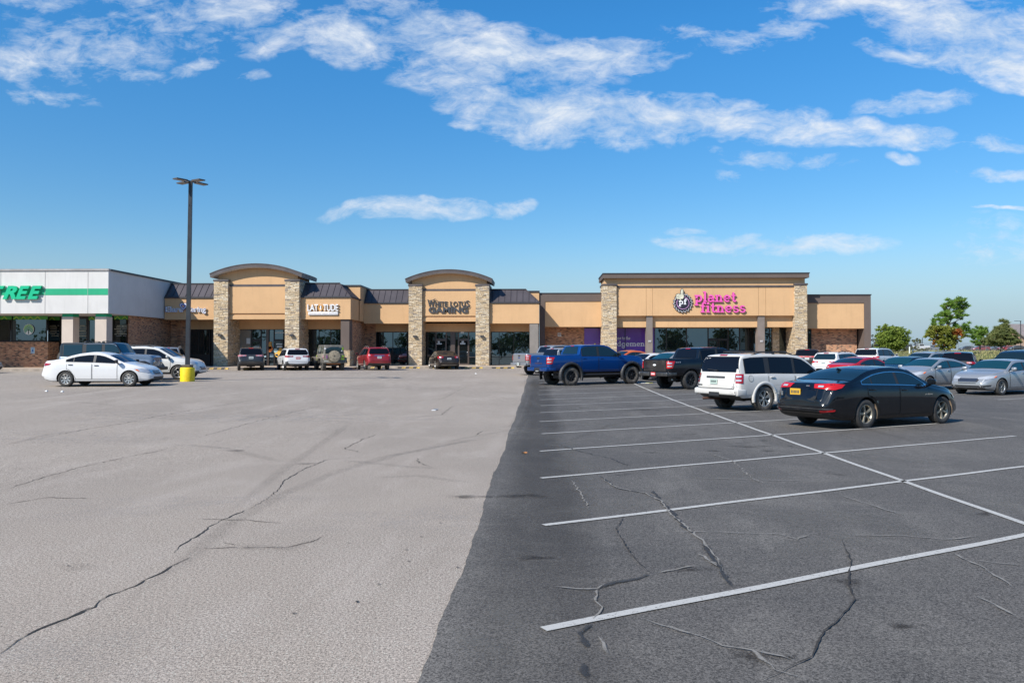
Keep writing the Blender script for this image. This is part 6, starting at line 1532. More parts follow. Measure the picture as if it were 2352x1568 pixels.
def fleet():
    # ---------------------------------------------------------- left group, noses to the right
    h = radians(4)
    make_car('sedan', 'sedan', 'clean white sedan with black door handles, side on, nearest at the left', 'car', P_WHITE, by_wheel(151, 32.6, h, 1.50*4.5/4.9-2.83*4.5/4.9*1.0, -.78), h, L=4.50, W=1.74, H=1.455, r=.315,
             glass=M_CGLASSB, rim='cover', rimmat=M_ALLOY, handle=M_BLACK, mirror=M_BLACK, tail=(.62, .86, .98, .42), head=(.45, .58, .74, .62), group='vehicles in the left part of the lot', tyre=M_TYRE, tw=.19,
             zt=[(-2.45, .60), (-2.43, .86), (-2.36, 1.03), (-2.2, 1.10), (-1.9, 1.12), (-1.62, 1.17), (-1.1, 1.33), (-.75, 1.41), (-.3, 1.46), (.1, 1.455), (.4, 1.40), (.75, 1.27), (1.25, 1.03), (1.4, .98), (1.8, .90), (2.15, .80), (2.35, .66), (2.45, .48)], ws=(1.25, .58), panes=[(-1.28, -.98), (-.94, -.10), (.02, 1.10)])
    make_car('jeep', 'off_road_car', 'slate grey boxy four door off-roader with black hardtop behind the white sedan', 'car', P_GREY, (X(262, 36.2)-.45, 36.9), h, L=4.15, r=.41, upper=-.95, upper_m=PW('paint_hardtop', (.014, .017, .022), metal=0, rough=.5, dust=.03), glass=M_CGLASS, rim='mesh', rimmat=M_ALLOYB,
             tyre=M_TYRE, tw=.26, mirror=M_BLACK, handle=M_BLACK, extras=jeep_bits(True), group='vehicles in the left part of the lot', plate=None, tail=(.86, .92, 1.06, .05), head=(.99, .9, .91, .01))
    make_car('suv', 'crossover', 'pearl white crossover with dark lower trim behind the yellow lamp base', 'car', P_WHITE2, by_wheel(411, 39.2, h, 1.42*4.69/4.6, -.80), h, L=4.69, W=1.84, H=1.70, r=.36, clad=.10, rim='five', group='vehicles in the left part of the lot', glass=M_CGLASSB, head=(.5, .80, .95, .55))
    make_car('suv', 'crossover', 'silver crossover parked nose in at the brick wall of the white store', 'car', P_SILV2, (X(388, 54.0), 54.3), radians(108), L=4.65, H=1.70, glass=M_CGLASSB, tail=(.62, .98, 1.16, .35), group='vehicles in the left part of the lot', rail_m=M_ALLOY)
    make_car('sedan', 'sedan', 'grey car whose nose just shows at the left edge by the store kerb', 'car', P_SILV2, (X(2, 49.5)-2.88, 49.8), radians(2), L=4.7, group='vehicles in the left part of the lot')
    # ---------------------------------------------------------- row in front of the shops
    k = lambda u, Y, hd, ln: (X(u, Y)+cos(hd)*ln/2, Y+sin(hd)*ln/2)
    grp = 'cars parked nose in at the shopfronts'
    hd = radians(111); make_car('suv', 'crossover', 'black crossover with clear tail lamps before the first stone tower', 'car', P_CHAR, k(577, 56.4, hd, 4.6), hd, L=4.6, W=1.86, H=1.70, clad=.16, tail=(.40, 1.0, 1.14, .4), group=grp, glass=M_CGLASSB, rail_m=M_BLACK, taillens=pmat('smoked_lens', (.42, .16, .17), .2, 0, 1))
    hd = radians(117); make_car('suv', 'crossover', 'white crossover with a red plate and dark bumper before the tower pier', 'car', P_WHITE, k(685, 56.6, hd, 4.4), hd, L=4.4, W=1.82, H=1.64, clad=.22, tail=(.42, .98, 1.12, .35), plate=M_PLATER, group=grp, glass=M_CGLASSB,
             extras=lambda e: chrome_arc(e))
    hd = radians(115); make_car('jeep', 'off_road_car', 'muddy grey off-roader with lime stickers and a beige covered spare wheel', 'car', vary(pmat('muddy_paint', (.19, .17, .14), .7, .1), 3, .2, (.27, .23, .17)), k(767, 57.0, hd, 4.1), hd, L=4.1, r=.42, upper=.55, upper_m=vary(pmat('muddy_top', (.14, .13, .11), .7), 3, .2),
             glass=M_CGLASS, rim='mesh', rimmat=M_ALLOYB, tyre=M_TYRED, tw=.27, mirror=M_BLACK, extras=lambda e: (jeep_bits(True, M_MUD)(e), jeep_stick(e)), group=grp, tail=(.86, .90, 1.08, .03), head=(.99, .9, .91, .01), plate=M_PLATE, bumper={'plate': .62, 'py': .55})
    hd = radians(113.5); make_car('suv', 'crossover', 'dusty dark red crossover before the brick end wall', 'car', P_REDD, k(872, 58.0, hd, 4.77), hd, L=4.77, W=1.84, H=1.73, clad=.06, tail=(.66, .98, 1.16, .25), group=grp, tyre=M_TYRED, rim='five', glass=M_CGLASSB, extras=lambda e: chrome_bar(e), rail_m=M_ALLOY, taillens=M_REDB)
    hd = radians(107); make_car('sedan', 'sedan', 'black fastback sedan before the dark glass doors of the second tower', 'car', P_BRN, k(1032, 61.3, hd, 4.9), hd, L=4.9, W=1.86, H=1.44, tail=(.55, .84, 1.04, .35), group=grp, tyre=M_TYRED, glass=M_CGLASSB, rim='multi', extras=lambda e: chrome_arc(e, .36))
    # ---------------------------------------------------------- pickups on the right
    gp_ = 'pickup trucks in the slanted bays'
    A = AW
    make_car('pickup', 'pickup_truck', 'lifted bright blue crew cab pickup on big dark wheels with black wheel flares', 'pickup truck', P_BLUE, by_wheel(1311, 40.0, A-.03, 2.02-3.69, -.96), A-.03, lift=.11, r=.455, rim='mesh', rimmat=M_ALLOYB, tyre=M_TYRED, tw=.32, rr=.58,
             glass=M_CGLASS, tail=(.8, .98, 1.30, .26), extras=lambda e: (pickup_bits(flare=M_BLACK)(e), rear_word(e, '', 1.0)), handle=P_BLUE, mirror=M_BLACK, group=gp_, bumper={'plate': .70, 'py': .0}, taillens=M_REDB)
    make_car('pickup', 'pickup_truck', 'black pickup with a dusty tailgate, red plate and black mesh wheels', 'pickup truck', P_NAVY, by_wheel(1585, 37.0, A, 2.02-3.69, -.92), A, r=.43, rim='mesh', rimmat=M_ALLOYB, tyre=M_TYRE, tw=.28, rr=.62,
             glass=M_CGLASSB, tail=(.8, .98, 1.30, .26), extras=lambda e: (pickup_bits(bump=M_GUN, emblem=M_SIGNW)(e), badge44(e), dusty_gate(e)), plate=M_PLATER, mirror=M_BLACK, group=gp_, taillens=M_REDB)
    make_car('pickup', 'pickup_truck', 'silver grey pickup half hidden behind the blue one, its tail over the pale asphalt', 'pickup truck', P_SILV2, by_wheel(1217, 53.2, A, 2.02-3.69, .92), A, r=.41, rim='six', tyre=M_TYRE, glass=M_CGLASSB, tail=(.8, .98, 1.30, .22), extras=pickup_bits(bump=P_SILV2, board=False), group=gp_, taillens=M_REDB)
    gp2 = 'cars parked behind the pickups'
    make_car('boxsuv', 'suv', 'silver SUV of which only the rear window shows over the blue pickup bed', 'car', P_SILV2, (X(1283, 48.5)+1.5, 49.3), A, H=1.86, group=gp2, detail=1)
    make_car('boxsuv', 'suv', 'pale silver SUV whose roof shows just left of the blue cab', 'car', P_SILV, (X(1287, 58)+1.5, 59), A, H=1.92, group=gp2, detail=1)
    make_car('compact', 'hatchback', 'orange red car whose bonnet shows between the blue pickup and the poster', 'car', P_ORNG, (X(1443, 56.5), 57), A+pi, L=4.3, H=1.56, group=gp2, detail=1)
    make_car('sedan', 'sedan', 'white sedan peeking out between the two dark pickups', 'car', P_WHITE, (X(1492, 51), 51), A+pi, group=gp2, detail=1, H=1.46, glass=M_CGLASSB)
    make_car('suv', 'crossover', 'pale crossover with teal glass seen over the black tailgate', 'car', P_SILV, (X(1545, 46.5), 46.5), A+pi, group=gp2, detail=1, glass=G_TEAL, L=4.4, H=1.63)
    # ---------------------------------------------------------- white SUV and black sedan, nearest
    make_car('boxsuv', 'suv', 'older dirty white SUV with black roof rack and a scuffed rear bumper corner', 'car', P_CREAM, by_wheel(1752, 24.7, A, 1.52-2.89, -.84), A, H=1.80, r=.382, rim='six', rimmat=M_ALLOY, tyre=M_TYRED, tw=.235, glass=M_CGLASSB, tail=(.84, .86, 1.14, .16), handle=P_CREAM, mirror=M_BLACK,
             extras=lambda e: old_suv(e), group='nearest cars on the right', bumper={'plate': .90, 'py': .10}, plate=M_PLATEG)
    make_car('sedan', 'sedan', 'shiny black sedan with silver five spoke wheels and a yellow plate, nearest on the right', 'car', P_BLACK, by_wheel(1982, 19.0, A-.01, 1.54-2.83, -.82), A-.01, L=4.92, W=1.855, H=1.465, r=.345, rim='five', rimmat=M_ALLOYG, trim=M_CHROME, tyre=M_TYRE, tw=.225, rr=.66,
             glass=M_CGLASS, tail=(.44, .915, 1.06, .40), plate=M_PLATEY, extras=lambda e: near_sedan(e), group='nearest cars on the right', bumper={'plate': .85, 'py': .16}, taillens=M_REDB)
    # ---------------------------------------------------------- right hand rows
    g3 = 'parked cars on the right side of the lot'
    A2 = A+pi
    make_car('sedan', 'sedan', 'silver sedan facing the camera with wide chrome grille at the right edge', 'car', P_SILV, by_wheel(2297, 33.2, A2, 1.54, .83), A2, L=4.87, W=1.85, H=1.475, r=.335, rim='multi', rimmat=M_ALLOY, tail=(.5, .9, 1.05, .3), head=(.50, .66, .80, .60), grille=(.50, .48, .68), group=g3, glass=G_TEAL, extras=lambda e: fog(e))
    make_car('compact', 'sedan', 'small silver sedan facing left behind the roof of the black sedan', 'car', P_SILV, by_wheel(2133, 36.6, A2, 1.35, .78), A2, rim='five', rimmat=M_ALLOY, head=(.45, .70, .86, .62), group=g3, glass=G_TEAL)
    make_car('sedan', 'sedan', 'dark blue sedan windscreen showing between the red coupe and small silver sedan', 'car', P_TEAL, (X(2088, 41.5), 41.8), A2, group=g3, detail=1, glass=G_TEAL)
    make_car('boxsuv', 'suv', 'dark blue tall SUV behind the silver sedan at the right edge', 'car', P_TEAL, (X(2345, 42.0), 42.0), A2, L=5.0, W=1.98, H=1.86, group=g3, glass=M_CGLASS, head=(.6, .85, .98, .4))
    make_car('suv', 'crossover', 'black crossover seen from behind between small silver sedan and dark blue SUV', 'car', P_BLACK, (X(2215, 47.5), 48.0), A+.5, L=4.65, H=1.67, group=g3, glass=M_CGLASSB, rail=False, tail=(.55, .98, 1.12, .35))
    make_car('compact', 'coupe', 'bright red coupe just above the black sedan roof', 'car', P_RED, (X(1995, 41.3), 42.0), A+.05, L=4.3, H=1.44, group=g3, glass=M_CGLASS, taillens=M_REDB, extras=lambda e: antenna(e))
    make_car('suv', 'crossover', 'white crossover with red wrap around tail lamps left of the red coupe', 'car', P_WHITE, (X(1948, 50.5), 51.6), A+.18, L=4.37, H=1.56, W=1.81, group=g3, glass=M_CGLASS, tail=(.45, .93, 1.08, .36), rail_m=M_BLACK, taillens=M_REDB)
    make_car('boxsuv', 'suv', 'tall white SUV behind the red coupe with grass behind it', 'car', P_WHITE, (X(2031, 63.5), 64.6), A+.25, L=4.82, H=1.76, W=1.94, group=g3, glass=M_CGLASSB, tail=(.62, .98, 1.12, .35), taillens=M_REDB)
    make_car('suv', 'crossover', 'near black SUV with a full width red lamp bar by the gym entrance pier', 'car', P_BRN, (X(1868, 62.0), 63.0), radians(68), L=4.83, W=1.95, H=1.66, group=g3, glass=M_CGLASSB, tail=(.10, 1.02, 1.12, .4), rail=False, extras=lambda e: lampbar(e), taillens=M_REDB)
    make_car('suv', 'crossover', 'pale blue silver roof with rails showing above the small silver sedan', 'car', P_SILV, (X(2135, 51.5), 52), A2, L=4.6, H=1.60, group=g3, detail=1, rail_m=M_ALLOY)
    # ---------------------------------------------------------- far lot behind the wire fence
    g4 = 'far cars behind the wire fence'
    far = [('boxsuv', 'off_road_car', 'black open off-roader with yellow panels, far off at the left end of the fence', P_BLACK, 2073, 226, 0, 1.9), ('pickup', 'pickup_truck', 'white van-like pickup far off behind the fence by the red leaved tree', P_WHITE, 2110, 228, 0.1, 2.0),
           ('sedan', 'sedan', 'maroon sedan far off behind the fence right of the tall pine trunk', P_REDD, 2252, 224, .05, 1.46), ('sedan', 'sedan', 'dark sedan far off half hidden behind the maroon one', P_NAVY, 2222, 232, .1, 1.46), ('boxsuv', 'suv', 'grey SUV far off between maroon cars behind the fence', P_GREY, 2290, 231, 0, 1.8),
           ('sedan', 'sedan', 'red sedan far off at the right end of the fence', P_RED, 2312, 226, .05, 1.5), ('sedan', 'sedan', 'black sedan far off under the dark conifer at the far right', P_BLACK, 2336, 222, .04, 1.5), ('suv', 'crossover', 'pale grey crossover far off just left of the pine trunk', P_SILV2, 2145, 232, .1, 1.7), ('pickup', 'pickup_truck', 'brownish dark pickup far off under the small pine', P_BRN, 2273, 236, .1, 1.9)]
    for kd, nm, lab, pm, u, Y, a, H in far:
        make_car(kd, nm, lab, 'pickup truck' if kd == 'pickup' else 'car', pm, (X(u, Y), Y), pi+a, H=H, group=g4, detail=0, plate=None, glass=M_CGLASSB)
M_GUN = vary(pmat('gunmetal', (.13, .125, .12), .35, .7), 5, .15)
M_PLATEG = pmat('plate_pale_green', (.45, .55, .48), .5)
def chrome_arc(e, z=.42):
    L, W, z_ = e['L'], e['W'], e['z_']; w = W/2
    e['decal']([(-L, -w*.75, z_(z)), (-L, -w*.45, z_(z-.045)), (-L, w*.45, z_(z-.045)), (-L, w*.75, z_(z)), (-L, w*.5, z_(z+.015)), (-L, -w*.5, z_(z+.015))], (1, 0, 0), .012, M_ALLOY, 'bumper_trim', .1)
def chrome_bar(e):
    L, W, z_ = e['L'], e['W'], e['z_']
    e['decal']([(-L, -.38, z_(1.03)), (-L, .38, z_(1.03)), (-L, .36, z_(1.08)), (-L, -.36, z_(1.08))], (1, 0, 0), .014, M_CHROME, 'chrome_strip', .1)
def lampbar(e):
    L, W, z_ = e['L'], e['W'], e['z_']
    e['decal']([(-L, -W*.46, z_(1.03)), (-L, W*.46, z_(1.03)), (-L, W*.46, z_(1.11)), (-L, -W*.46, z_(1.11))], (1, 0, 0), .014, M_REDB, 'lamp_bar', .1)
def antenna(e):
    q = MB(); x = -.6; q.tube([(x, 0, e['ZT'](x)-.01), (x-.12, 0, e['ZT'](x)+.5)], .006, 5); q.build('antenna', M_BLACK, e['root'])
def fog(e):
    L, W, z_ = e['L'], e['W'], e['z_']; w = W/2
    for s in (-1, 1):
        e['decal']([(L/2, s*w*.62, z_(.33)), (L/2, s*w*.60, z_(.40)), (L/2-.2, s*w*.93, z_(.43)), (L/2-.15, s*w*.93, z_(.37))], (-1, -s*.5, 0), .010, M_BLACK, 'fog_light', .06)
        e['decal']([(L/2, s*w*.45, z_(.285)), (L/2, s*w*.45, z_(.305)), (L/2-.2, s*w*.95, z_(.33)), (L/2-.2, s*w*.95, z_(.31))], (-1, -s*.4, 0), .013, M_CHROME, 'chrome_strip', .06)
    o = MB(); x = e['ws_x'] if 'ws_x' in e else .85; o.tube([(.72, .0, e['ZT'](.72)-.07+.09), (.72, 0, e['ZT'](.72)+.012)], .004, 5)
def jeep_stick(e):
    L, W, z_ = e['L'], e['W'], e['z_']; lime = pmat('sticker_lime', (.42, .62, .04), .6); pale = pmat('sticker_pale', (.5, .5, .5), .6); pur = pmat('sticker_purple', (.28, .12, .28), .6); org = pmat('primer_orange', (.42, .15, .05), .8)
    q = []
    for y, z, a, b, m in ((-.63, 1.58, .07, .10, lime), (-.66, 1.02, .13, .07, lime), (-.62, .84, .14, .06, lime), (.62, 1.58, .06, .05, pale), (-.55, 1.42, .05, .05, pale), (.52, 1.0, .06, .12, pur)):
        e['decal']([(-L, y-a, z_(z-b)), (-L, y+a, z_(z-b)), (-L, y+a*.8, z_(z+b)), (-L, y-a*.7, z_(z+b))], (1, 0, 0), .02, m, 'sticker', .1)
    for x, z in ((.50, 1.03), (.30, 1.03), (.50, .78), (.30, .78)):
        e['decal']([(x-.05, 1, z_(z-.05)), (x+.05, 1, z_(z-.04)), (x+.04, 1, z_(z+.05)), (x-.04, 1, z_(z+.05))], (0, -1, 0), .02, lime, 'sticker', .1)
    for i in range(3):
        for j in range(4): e['decal']([(-.72+i*.2, 1, z_(1.28+j*.1)), (-.64+i*.2, 1, z_(1.28+j*.1)), (-.64+i*.2, 1, z_(1.33+j*.1)), (-.72+i*.2, 1, z_(1.33+j*.1))], (0, -1, 0), .024, pale, 'sticker', .1)
    m = MB(); m.box(-L/2+.1, -L/2+.3, -.5, .5, z_(.44), z_(.53)); m.build('rear_crossmember', org, e['root'])
def rear_word(e, s, z):
    r, L, z_ = e['root'], e['L'], e['z_']; x = -L/2-.05
    o = MB(); rnd = random.Random(4)
    for i in range(7): o.box(x-.002, x+.002, -.42+i*.11+.02, -.42+i*.11+.095, z_(.97), z_(1.04))
    o.build('tailgate_badge', pmat('badge_dark', (.05, .03, .05), .5), r)
def badge44(e):
    r, W, z_ = e['root'], e['W'], e['z_']; side_text('4X4', r, -2.62, -2.30, -W/2-.006, z_(1.22), z_(1.29), pmat('badge_grey', (.42, .43, .48), .4, .5))
def dusty_gate(e):
    L, W, z_ = e['L'], e['W'], e['z_']
    m = paint('paint_dusty_black', (.022, .020, .020), metal=.2, dust=.25, dcol=(.22, .19, .17))
    o = e['decal']([(-L, -W/2*.78, z_(.85)), (-L, W/2*.78, z_(.85)), (-L, W/2*.78, z_(1.34)), (-L, -W/2*.78, z_(1.34))], (1, 0, 0), .016, m, 'tailgate_skin', .2)
def old_suv(e):
    L, W, z_, r = e['L'], e['W'], e['z_'], e['root']; w = W/2; d = e['decal']
    # two piece bumper, wrap round, with scuffs
    q = MB(); pm = e['paint']
    q.box(-L/2-.13, -L/2+.10, -w+.03, w-.03, z_(.50), z_(.68), 0, bev=.05); q.box(-L/2-.08, -L/2+.32, -w-.004, -w+.12, z_(.47), z_(.69), 0, bev=.05); q.box(-L/2-.08, -L/2+.32, w-.12, w+.004, z_(.47), z_(.69), 0, bev=.05)
    q.box(-L/2-.10, -L/2+.05, -w*.80, w*.80, z_(.685), z_(.70), 1); q.box(-L/2-.14, -L/2-.10, -.22, .22, z_(.46), z_(.58), 1)
    b = q.build('rear_bumper', [pm, M_BLACK], r)
    s = MB(); rnd = random.Random(9)
    for i in range(26):
        y = -w+rnd.uniform(.02, .30); z = z_(rnd.uniform(.53, .66)); a = rnd.uniform(.01, .05); s.face([(-L/2-.1325, y, z), (-L/2-.1325, y+a, z+rnd.uniform(-.01, .02)), (-L/2-.1325, y+a*.7, z+.012)])
    for i in range(16):
        y = rnd.uniform(.02, .2); z = z_(rnd.uniform(.70, .82)); a = rnd.uniform(.01, .04)
        h = e['cast']((-L, -w+y+.05, z), (1, 0, 0))
        if h[0] is not None: p = h[0]; s.face([(p.x-.016, p.y, z), (p.x-.016, p.y+a, z+.004), (p.x-.016, p.y+a*.6, z+.014)])
    s.build('scuff_marks', pmat('scuff', (.10, .09, .08), .9), b)
    d([(-L, -.33, z_(1.005)), (-L, .47, z_(1.005)), (-L, .47, z_(1.06)), (-L, -.33, z_(1.06))], (1, 0, 0), .020, M_CLAD, 'chrome_strip', .1)
    d([(-L, .62, z_(.76)), (-L, .84, z_(.76)), (-L, .84, z_(.80)), (-L, .62, z_(.80))], (1, 0, 0), .012, M_CLAD, 'badge', .1)
    p = MB(); h = e['cast']((-L, .18, z_(1.24)), (1, 0, 0)); x = h[0].x-.03
    p.tube([(x, .10, z_(1.24)), (x-.01, .45, z_(1.27))], .012, 6); p.box(x-.02, x+.02, .02, .16, z_(1.215), z_(1.255)); p.build('rear_wiper', M_BLACK, r)
    q = MB(); q.tube([(-L/2+.5, .42, z_(.34)), (-L/2+.0, .46, z_(.36)), (-L/2-.12, .52, z_(.36))], .035, 8); q.build('exhaust_pipe', pmat('rusty_pipe', (.14, .07, .05), .7, .5), r)
    # fuel flap, wheel arch lips
    n = 20; cx, cz = -1.95, 1.0; d([(cx+.10*cos(2*pi*i/n), -1, z_(cz)+.10*sin(2*pi*i/n)) for i in range(n)], (0, 1, 0), .003, M_SEAMD, 'fuel_flap_seam'); d([(cx+.09*cos(2*pi*i/n), -1, z_(cz)+.09*sin(2*pi*i/n)) for i in range(n)], (0, 1, 0), .006, e['paint'], 'fuel_flap')
    for x, zc, R in e['arches']:
        for s_ in (-1, 1):
            q = MB(); pr = [radians(-12+204*i/20) for i in range(21)]; y0, y1 = s_*(w-.03), s_*(w+.018)
            for a, b2 in zip(pr, pr[1:]):
                ring = []
                for t in (a, b2):
                    c, sn = cos(t), sin(t); ring += [(x+(R+.10)*c, y0, zc+(R+.10)*sn), (x+(R+.085)*c, y1, zc+(R+.085)*sn), (x+(R+.0)*c, y1, zc+(R+.0)*sn), (x+(R-.01)*c, y0, zc+(R-.01)*sn)]
                q.raw(ring, [(k, k+1, k+5, k+4) for k in range(3)], 0, True)
            q.build('wheel_arch_lip', e['paint'], r)
    # cross bars
    for x in (-1.5, -.2):
        q = MB(); y = e['sec'](x)[16][0]-.03; q.tube([(x, -y, e['ZT'](x)+.05), (x, y, e['ZT'](x)+.05)], .018, 6); q.build('roof_bar', M_BLACK, r)
    h = e['cast']((-L, 0, z_(1.72)), (1, 0, 0))
def near_sedan(e):
    L, W, z_, r = e['L'], e['W'], e['z_'], e['root']; w = W/2; d = e['decal']
    for s in (-1, 1):
        d([(-L/2, s*w*.62, z_(.40)), (-L/2, s*w*.62, z_(.45)), (-L/2+.12, s*w*.93, z_(.47)), (-L/2+.10, s*w*.93, z_(.43))], (1, -s*.4, 0), .014, M_RED, 'reflector', .06)
    o = d([(-L, -w*.60, z_(.36)), (-L, w*.60, z_(.36)), (-L, w*.64, z_(.385)), (-L, -w*.64, z_(.385))], (1, 0, 0), .013, M_GUN, 'bumper_trim', .1)
    o = d([(-L, -w*.86, z_(.475)), (-L, w*.86, z_(.475)), (-L, w*.88, z_(.49)), (-L, -w*.88, z_(.49))], (1, 0, 0), .010, M_GUN, 'bumper_trim', .1)
    side_text('MALIBU', r, .84, 1.12, -w-.008, .745, .775, M_ALLOY)
    p = MB(); x = -L/2-.045
    p.box(x, x+.02, .60, .74, .78, .81); p.box(x-.0, x+.02, .50, .54, .76, .86); p.box(x+.0, x+.03, -.30, -.22, 1.0, 1.02); p.box(x, x+.03, .56, .72, .985, 1.0); p.build('badge', M_ALLOY, r)
    q = MB(); xx = -1.1; zz = e['ZT'](xx); q.prism([(xx-.10, zz), (xx+.07, zz+.012), (xx-.08, zz+.065)], -.02, .02); q.build('antenna_fin', P_BLACK, r)
    # dust in the wheel openings
    for x, zc, R in e['arches']:
        for s_ in (-1, 1):
            q = MB(); pr = [radians(a) for a in range(-20, 42, 5)]
            q2 = MB(); pr = [radians(-18+54*i/10) for i in range(11)]
            for a, b2 in zip(pr, pr[1:]):
                ring = []
                for t in (a, b2):
                    c, sn = cos(t), sin(t); ring += [(x+(R-.004)*c, s_*(w-.03), zc+(R-.004)*sn), (x+(R-.006)*c, s_*(w-.22), zc+(R-.006)*sn)]
                q2.raw(ring, [(0, 1, 3, 2)], 0, True)
            q2.build('wheel_arch_liner', pmat('dusty_liner', (.26, .19, .13), .9), r) if x > -9 else None
fleet()
# ------------------------------------------------------------------ lamp posts
M_POLE = vary(pmat('pole_paint', (.030, .035, .042), .5, .2), 2, .12)
M_YEL = vary(pmat('yellow_paint', (.84, .60, .008), .6), 3, .06)
def lamp_post():
    Y = 37.6; x = X(431, Y); z = zg(x, Y); S = empty('lamp_post', (x, Y, z), 0, 'tall dark square lamp post with four flat heads on a round yellow concrete base', 'lamp post')
    b = MB(); b.lathe([(-.1, .33), (.62, .33), (.66, .315), (.67, .28), (.67, .001)], n=40, axis='z'); b.build('base', M_YEL, S)
    b = MB(); b.box(-.20, .20, -.20, .20, .67, .80, 0, bev=.01); b.build('base_cover', vary(pmat('base_steel', (.12, .095, .07), .6, .3), 5, .2), S)
    H = EYE+(810-409)/FPX*Y-z
    p = MB(); lean = .19; a, t = .090, .078
    M = Matrix.Rotation(radians(9), 4, 'Z')
    vs = [M @ Vector((sx*a, sy*a, .80)) for sx, sy in ((-1, -1), (1, -1), (1, 1), (-1, 1))]+[M @ Vector((sx*t, sy*t, H))+Vector((lean*.55, 0, 0)) for sx, sy in ((-1, -1), (1, -1), (1, 1), (-1, 1))]
    p.raw(vs, [(0, 3, 2, 1), (4, 5, 6, 7), (0, 1, 5, 4), (1, 2, 6, 5), (2, 3, 7, 6), (3, 0, 4, 7)]); p.box(-.012+lean*.4, .012+lean*.4, -.10, -.09, 8.4, 8.5, 0)
    p.build('pole', M_POLE, S)
    for k in range(4):
        A = Matrix.Translation((lean*.55, 0, H-.02)) @ Matrix.Rotation(radians(60+90*k), 4, 'Z') @ Matrix.Rotation(radians(1), 4, 'Y')
        h = MB(); h.box(.10, .30, -.03, .03, -.03, .03, 0, A); h.box(.28, .86, -.17, .17, -.03, .022, 0, A); h.box(.30, .84, -.15, .15, -.038, -.031, 1, A)
        h.build('lamp_head', [pmat('lamp_metal', (.10, .09, .085), .5, .4), pmat('lamp_lens', (.28, .25, .22), .4)], S)
lamp_post()
def far_lamp(u, Y, vt, label, head=True):
    x = X(u, Y); z = zg(x, Y); H = EYE+(810-vt)/FPX*Y-z; S = empty('lamp_post', (x, Y, z), 0, label, 'lamp post')
    p = MB(); p.tube([(0, 0, 0), (0, 0, H)], [.11, .09], 8); p.build('pole', M_POLE, S)
    if head:
        h = MB(); h.box(-.12, .12, -.12, .12, H-.1, H+.1); h.tube([(0, 0, H), (-.55, 0, H+.05)], .05, 6); h.box(-1.5, -.5, -.2, .2, H-.0, H+.10); h.build('lamp_head', M_POLE, S)
far_lamp(2344.5, 205, 739.0, 'thin dark lamp post with one head far off at the right edge')
far_lamp(2118.5, 232, 776.0, 'short plain pole far off left of the red leaved tree', False)

# ------------------------------------------------------------------ far brick building with a gable roof
def far_building():
    Y = 262; B = empty('brick_hall', (0, 0, 0), 0, 'distant pale brick building with a grey pitched roof at the right edge', 'building')
    zb = 1.6; A = P(2316, 746, 276); E = P(2376, 787, 258); Bk = Vector((A.x-.6, A.y+17, E.z)); d = Vector((60, 13, 0))
    m = pmat('far_brick', (.40, .25, .17), .9); vary(m, 1.5, .1); rm = vary(pmat('shingle', (.24, .20, .185), .9), 1.5, .1)
    g = lambda p, z: Vector((p.x, p.y, z))
    w = MB(); e, bk, a = E*1, Bk*1, A*1
    w.raw([g(bk, zb), g(e, zb), e, a, bk, g(bk+d, zb), g(e+d, zb), e+d, a+d, bk+d], [(0, 1, 2, 3, 4), (9, 8, 7, 6, 5), (1, 6, 7, 2), (0, 4, 9, 5)]); w.build('wall', m, B)
    r = MB(); up = Vector((0, 0, .35)); o = Vector((-.9, -.3, 0)); sl = (E-A).normalized()*1.0; sl2 = (Bk-A).normalized()*1.0
    for s_, q in ((sl, E), (sl2, Bk)):
        p0, p1, p2, p3 = A+o, A+d, q+d+s_, q+o+s_
        r.raw([p+up for p in (p0, p1, p2, p3)]+[p0, p1, p2, p3], [(0, 1, 2, 3), (7, 6, 5, 4), (3, 2, 6, 7), (0, 3, 7, 4)])
    r.build('roof', rm, B)
far_building()

# ------------------------------------------------------------------ wire fence
def fence():
    Y = 214; S = empty('wire_fence', (0, 0, 0), 0, 'long grey chain link fence across the far side of the grass', 'fence')
    m = pmat('fence_steel', (.30, .30, .29), .5, .5); x0, x1 = X(2010, Y), X(2480, Y)
    w = MB(); n = 60
    for k in (0.05, .5, 1.0, 1.5, 2.1): w.tube([(x0+(x1-x0)*i/n, Y, zg(x0+(x1-x0)*i/n, Y)+k) for i in range(n+1)], .03 if k == 2.1 else .012, 4)
    for i in range(0, 420):
        x = x0+(x1-x0)*i/420; w.box(x-.012, x+.012, Y-.01, Y+.01, zg(x, Y), zg(x, Y)+2.1)
    w.build('mesh', m, S)
    x = x0
    while x < x1:
        p = MB(); p.tube([(x, Y, zg(x, Y)), (x, Y, zg(x, Y)+2.2)], .06, 6); p.build('fence_post', m, S); x += 3.6
    # marker posts in the grass
    for i, (u, Yb, h, lab) in enumerate(((2089, 118, 1.0, 'larger white marker post in the grass above the tall white SUV'), (2096.5, 130, .62, 'smaller white marker post right beside the larger one'), (2071+40, 216, 2.0, 'pale plastic barrel post at the fence near the open off-roader'))):
        xx = X(u, Yb); q = MB(); q.lathe([(0, .09), (h*.9, .09), (h, .05), (h, .001)], n=10, axis='z'); o = q.build('marker_post', pmat('post_white', (.62, .66, .62), .6), loc=(xx, Yb, zg(xx, Yb)))
        tag(o, lab, 'post')
fence()

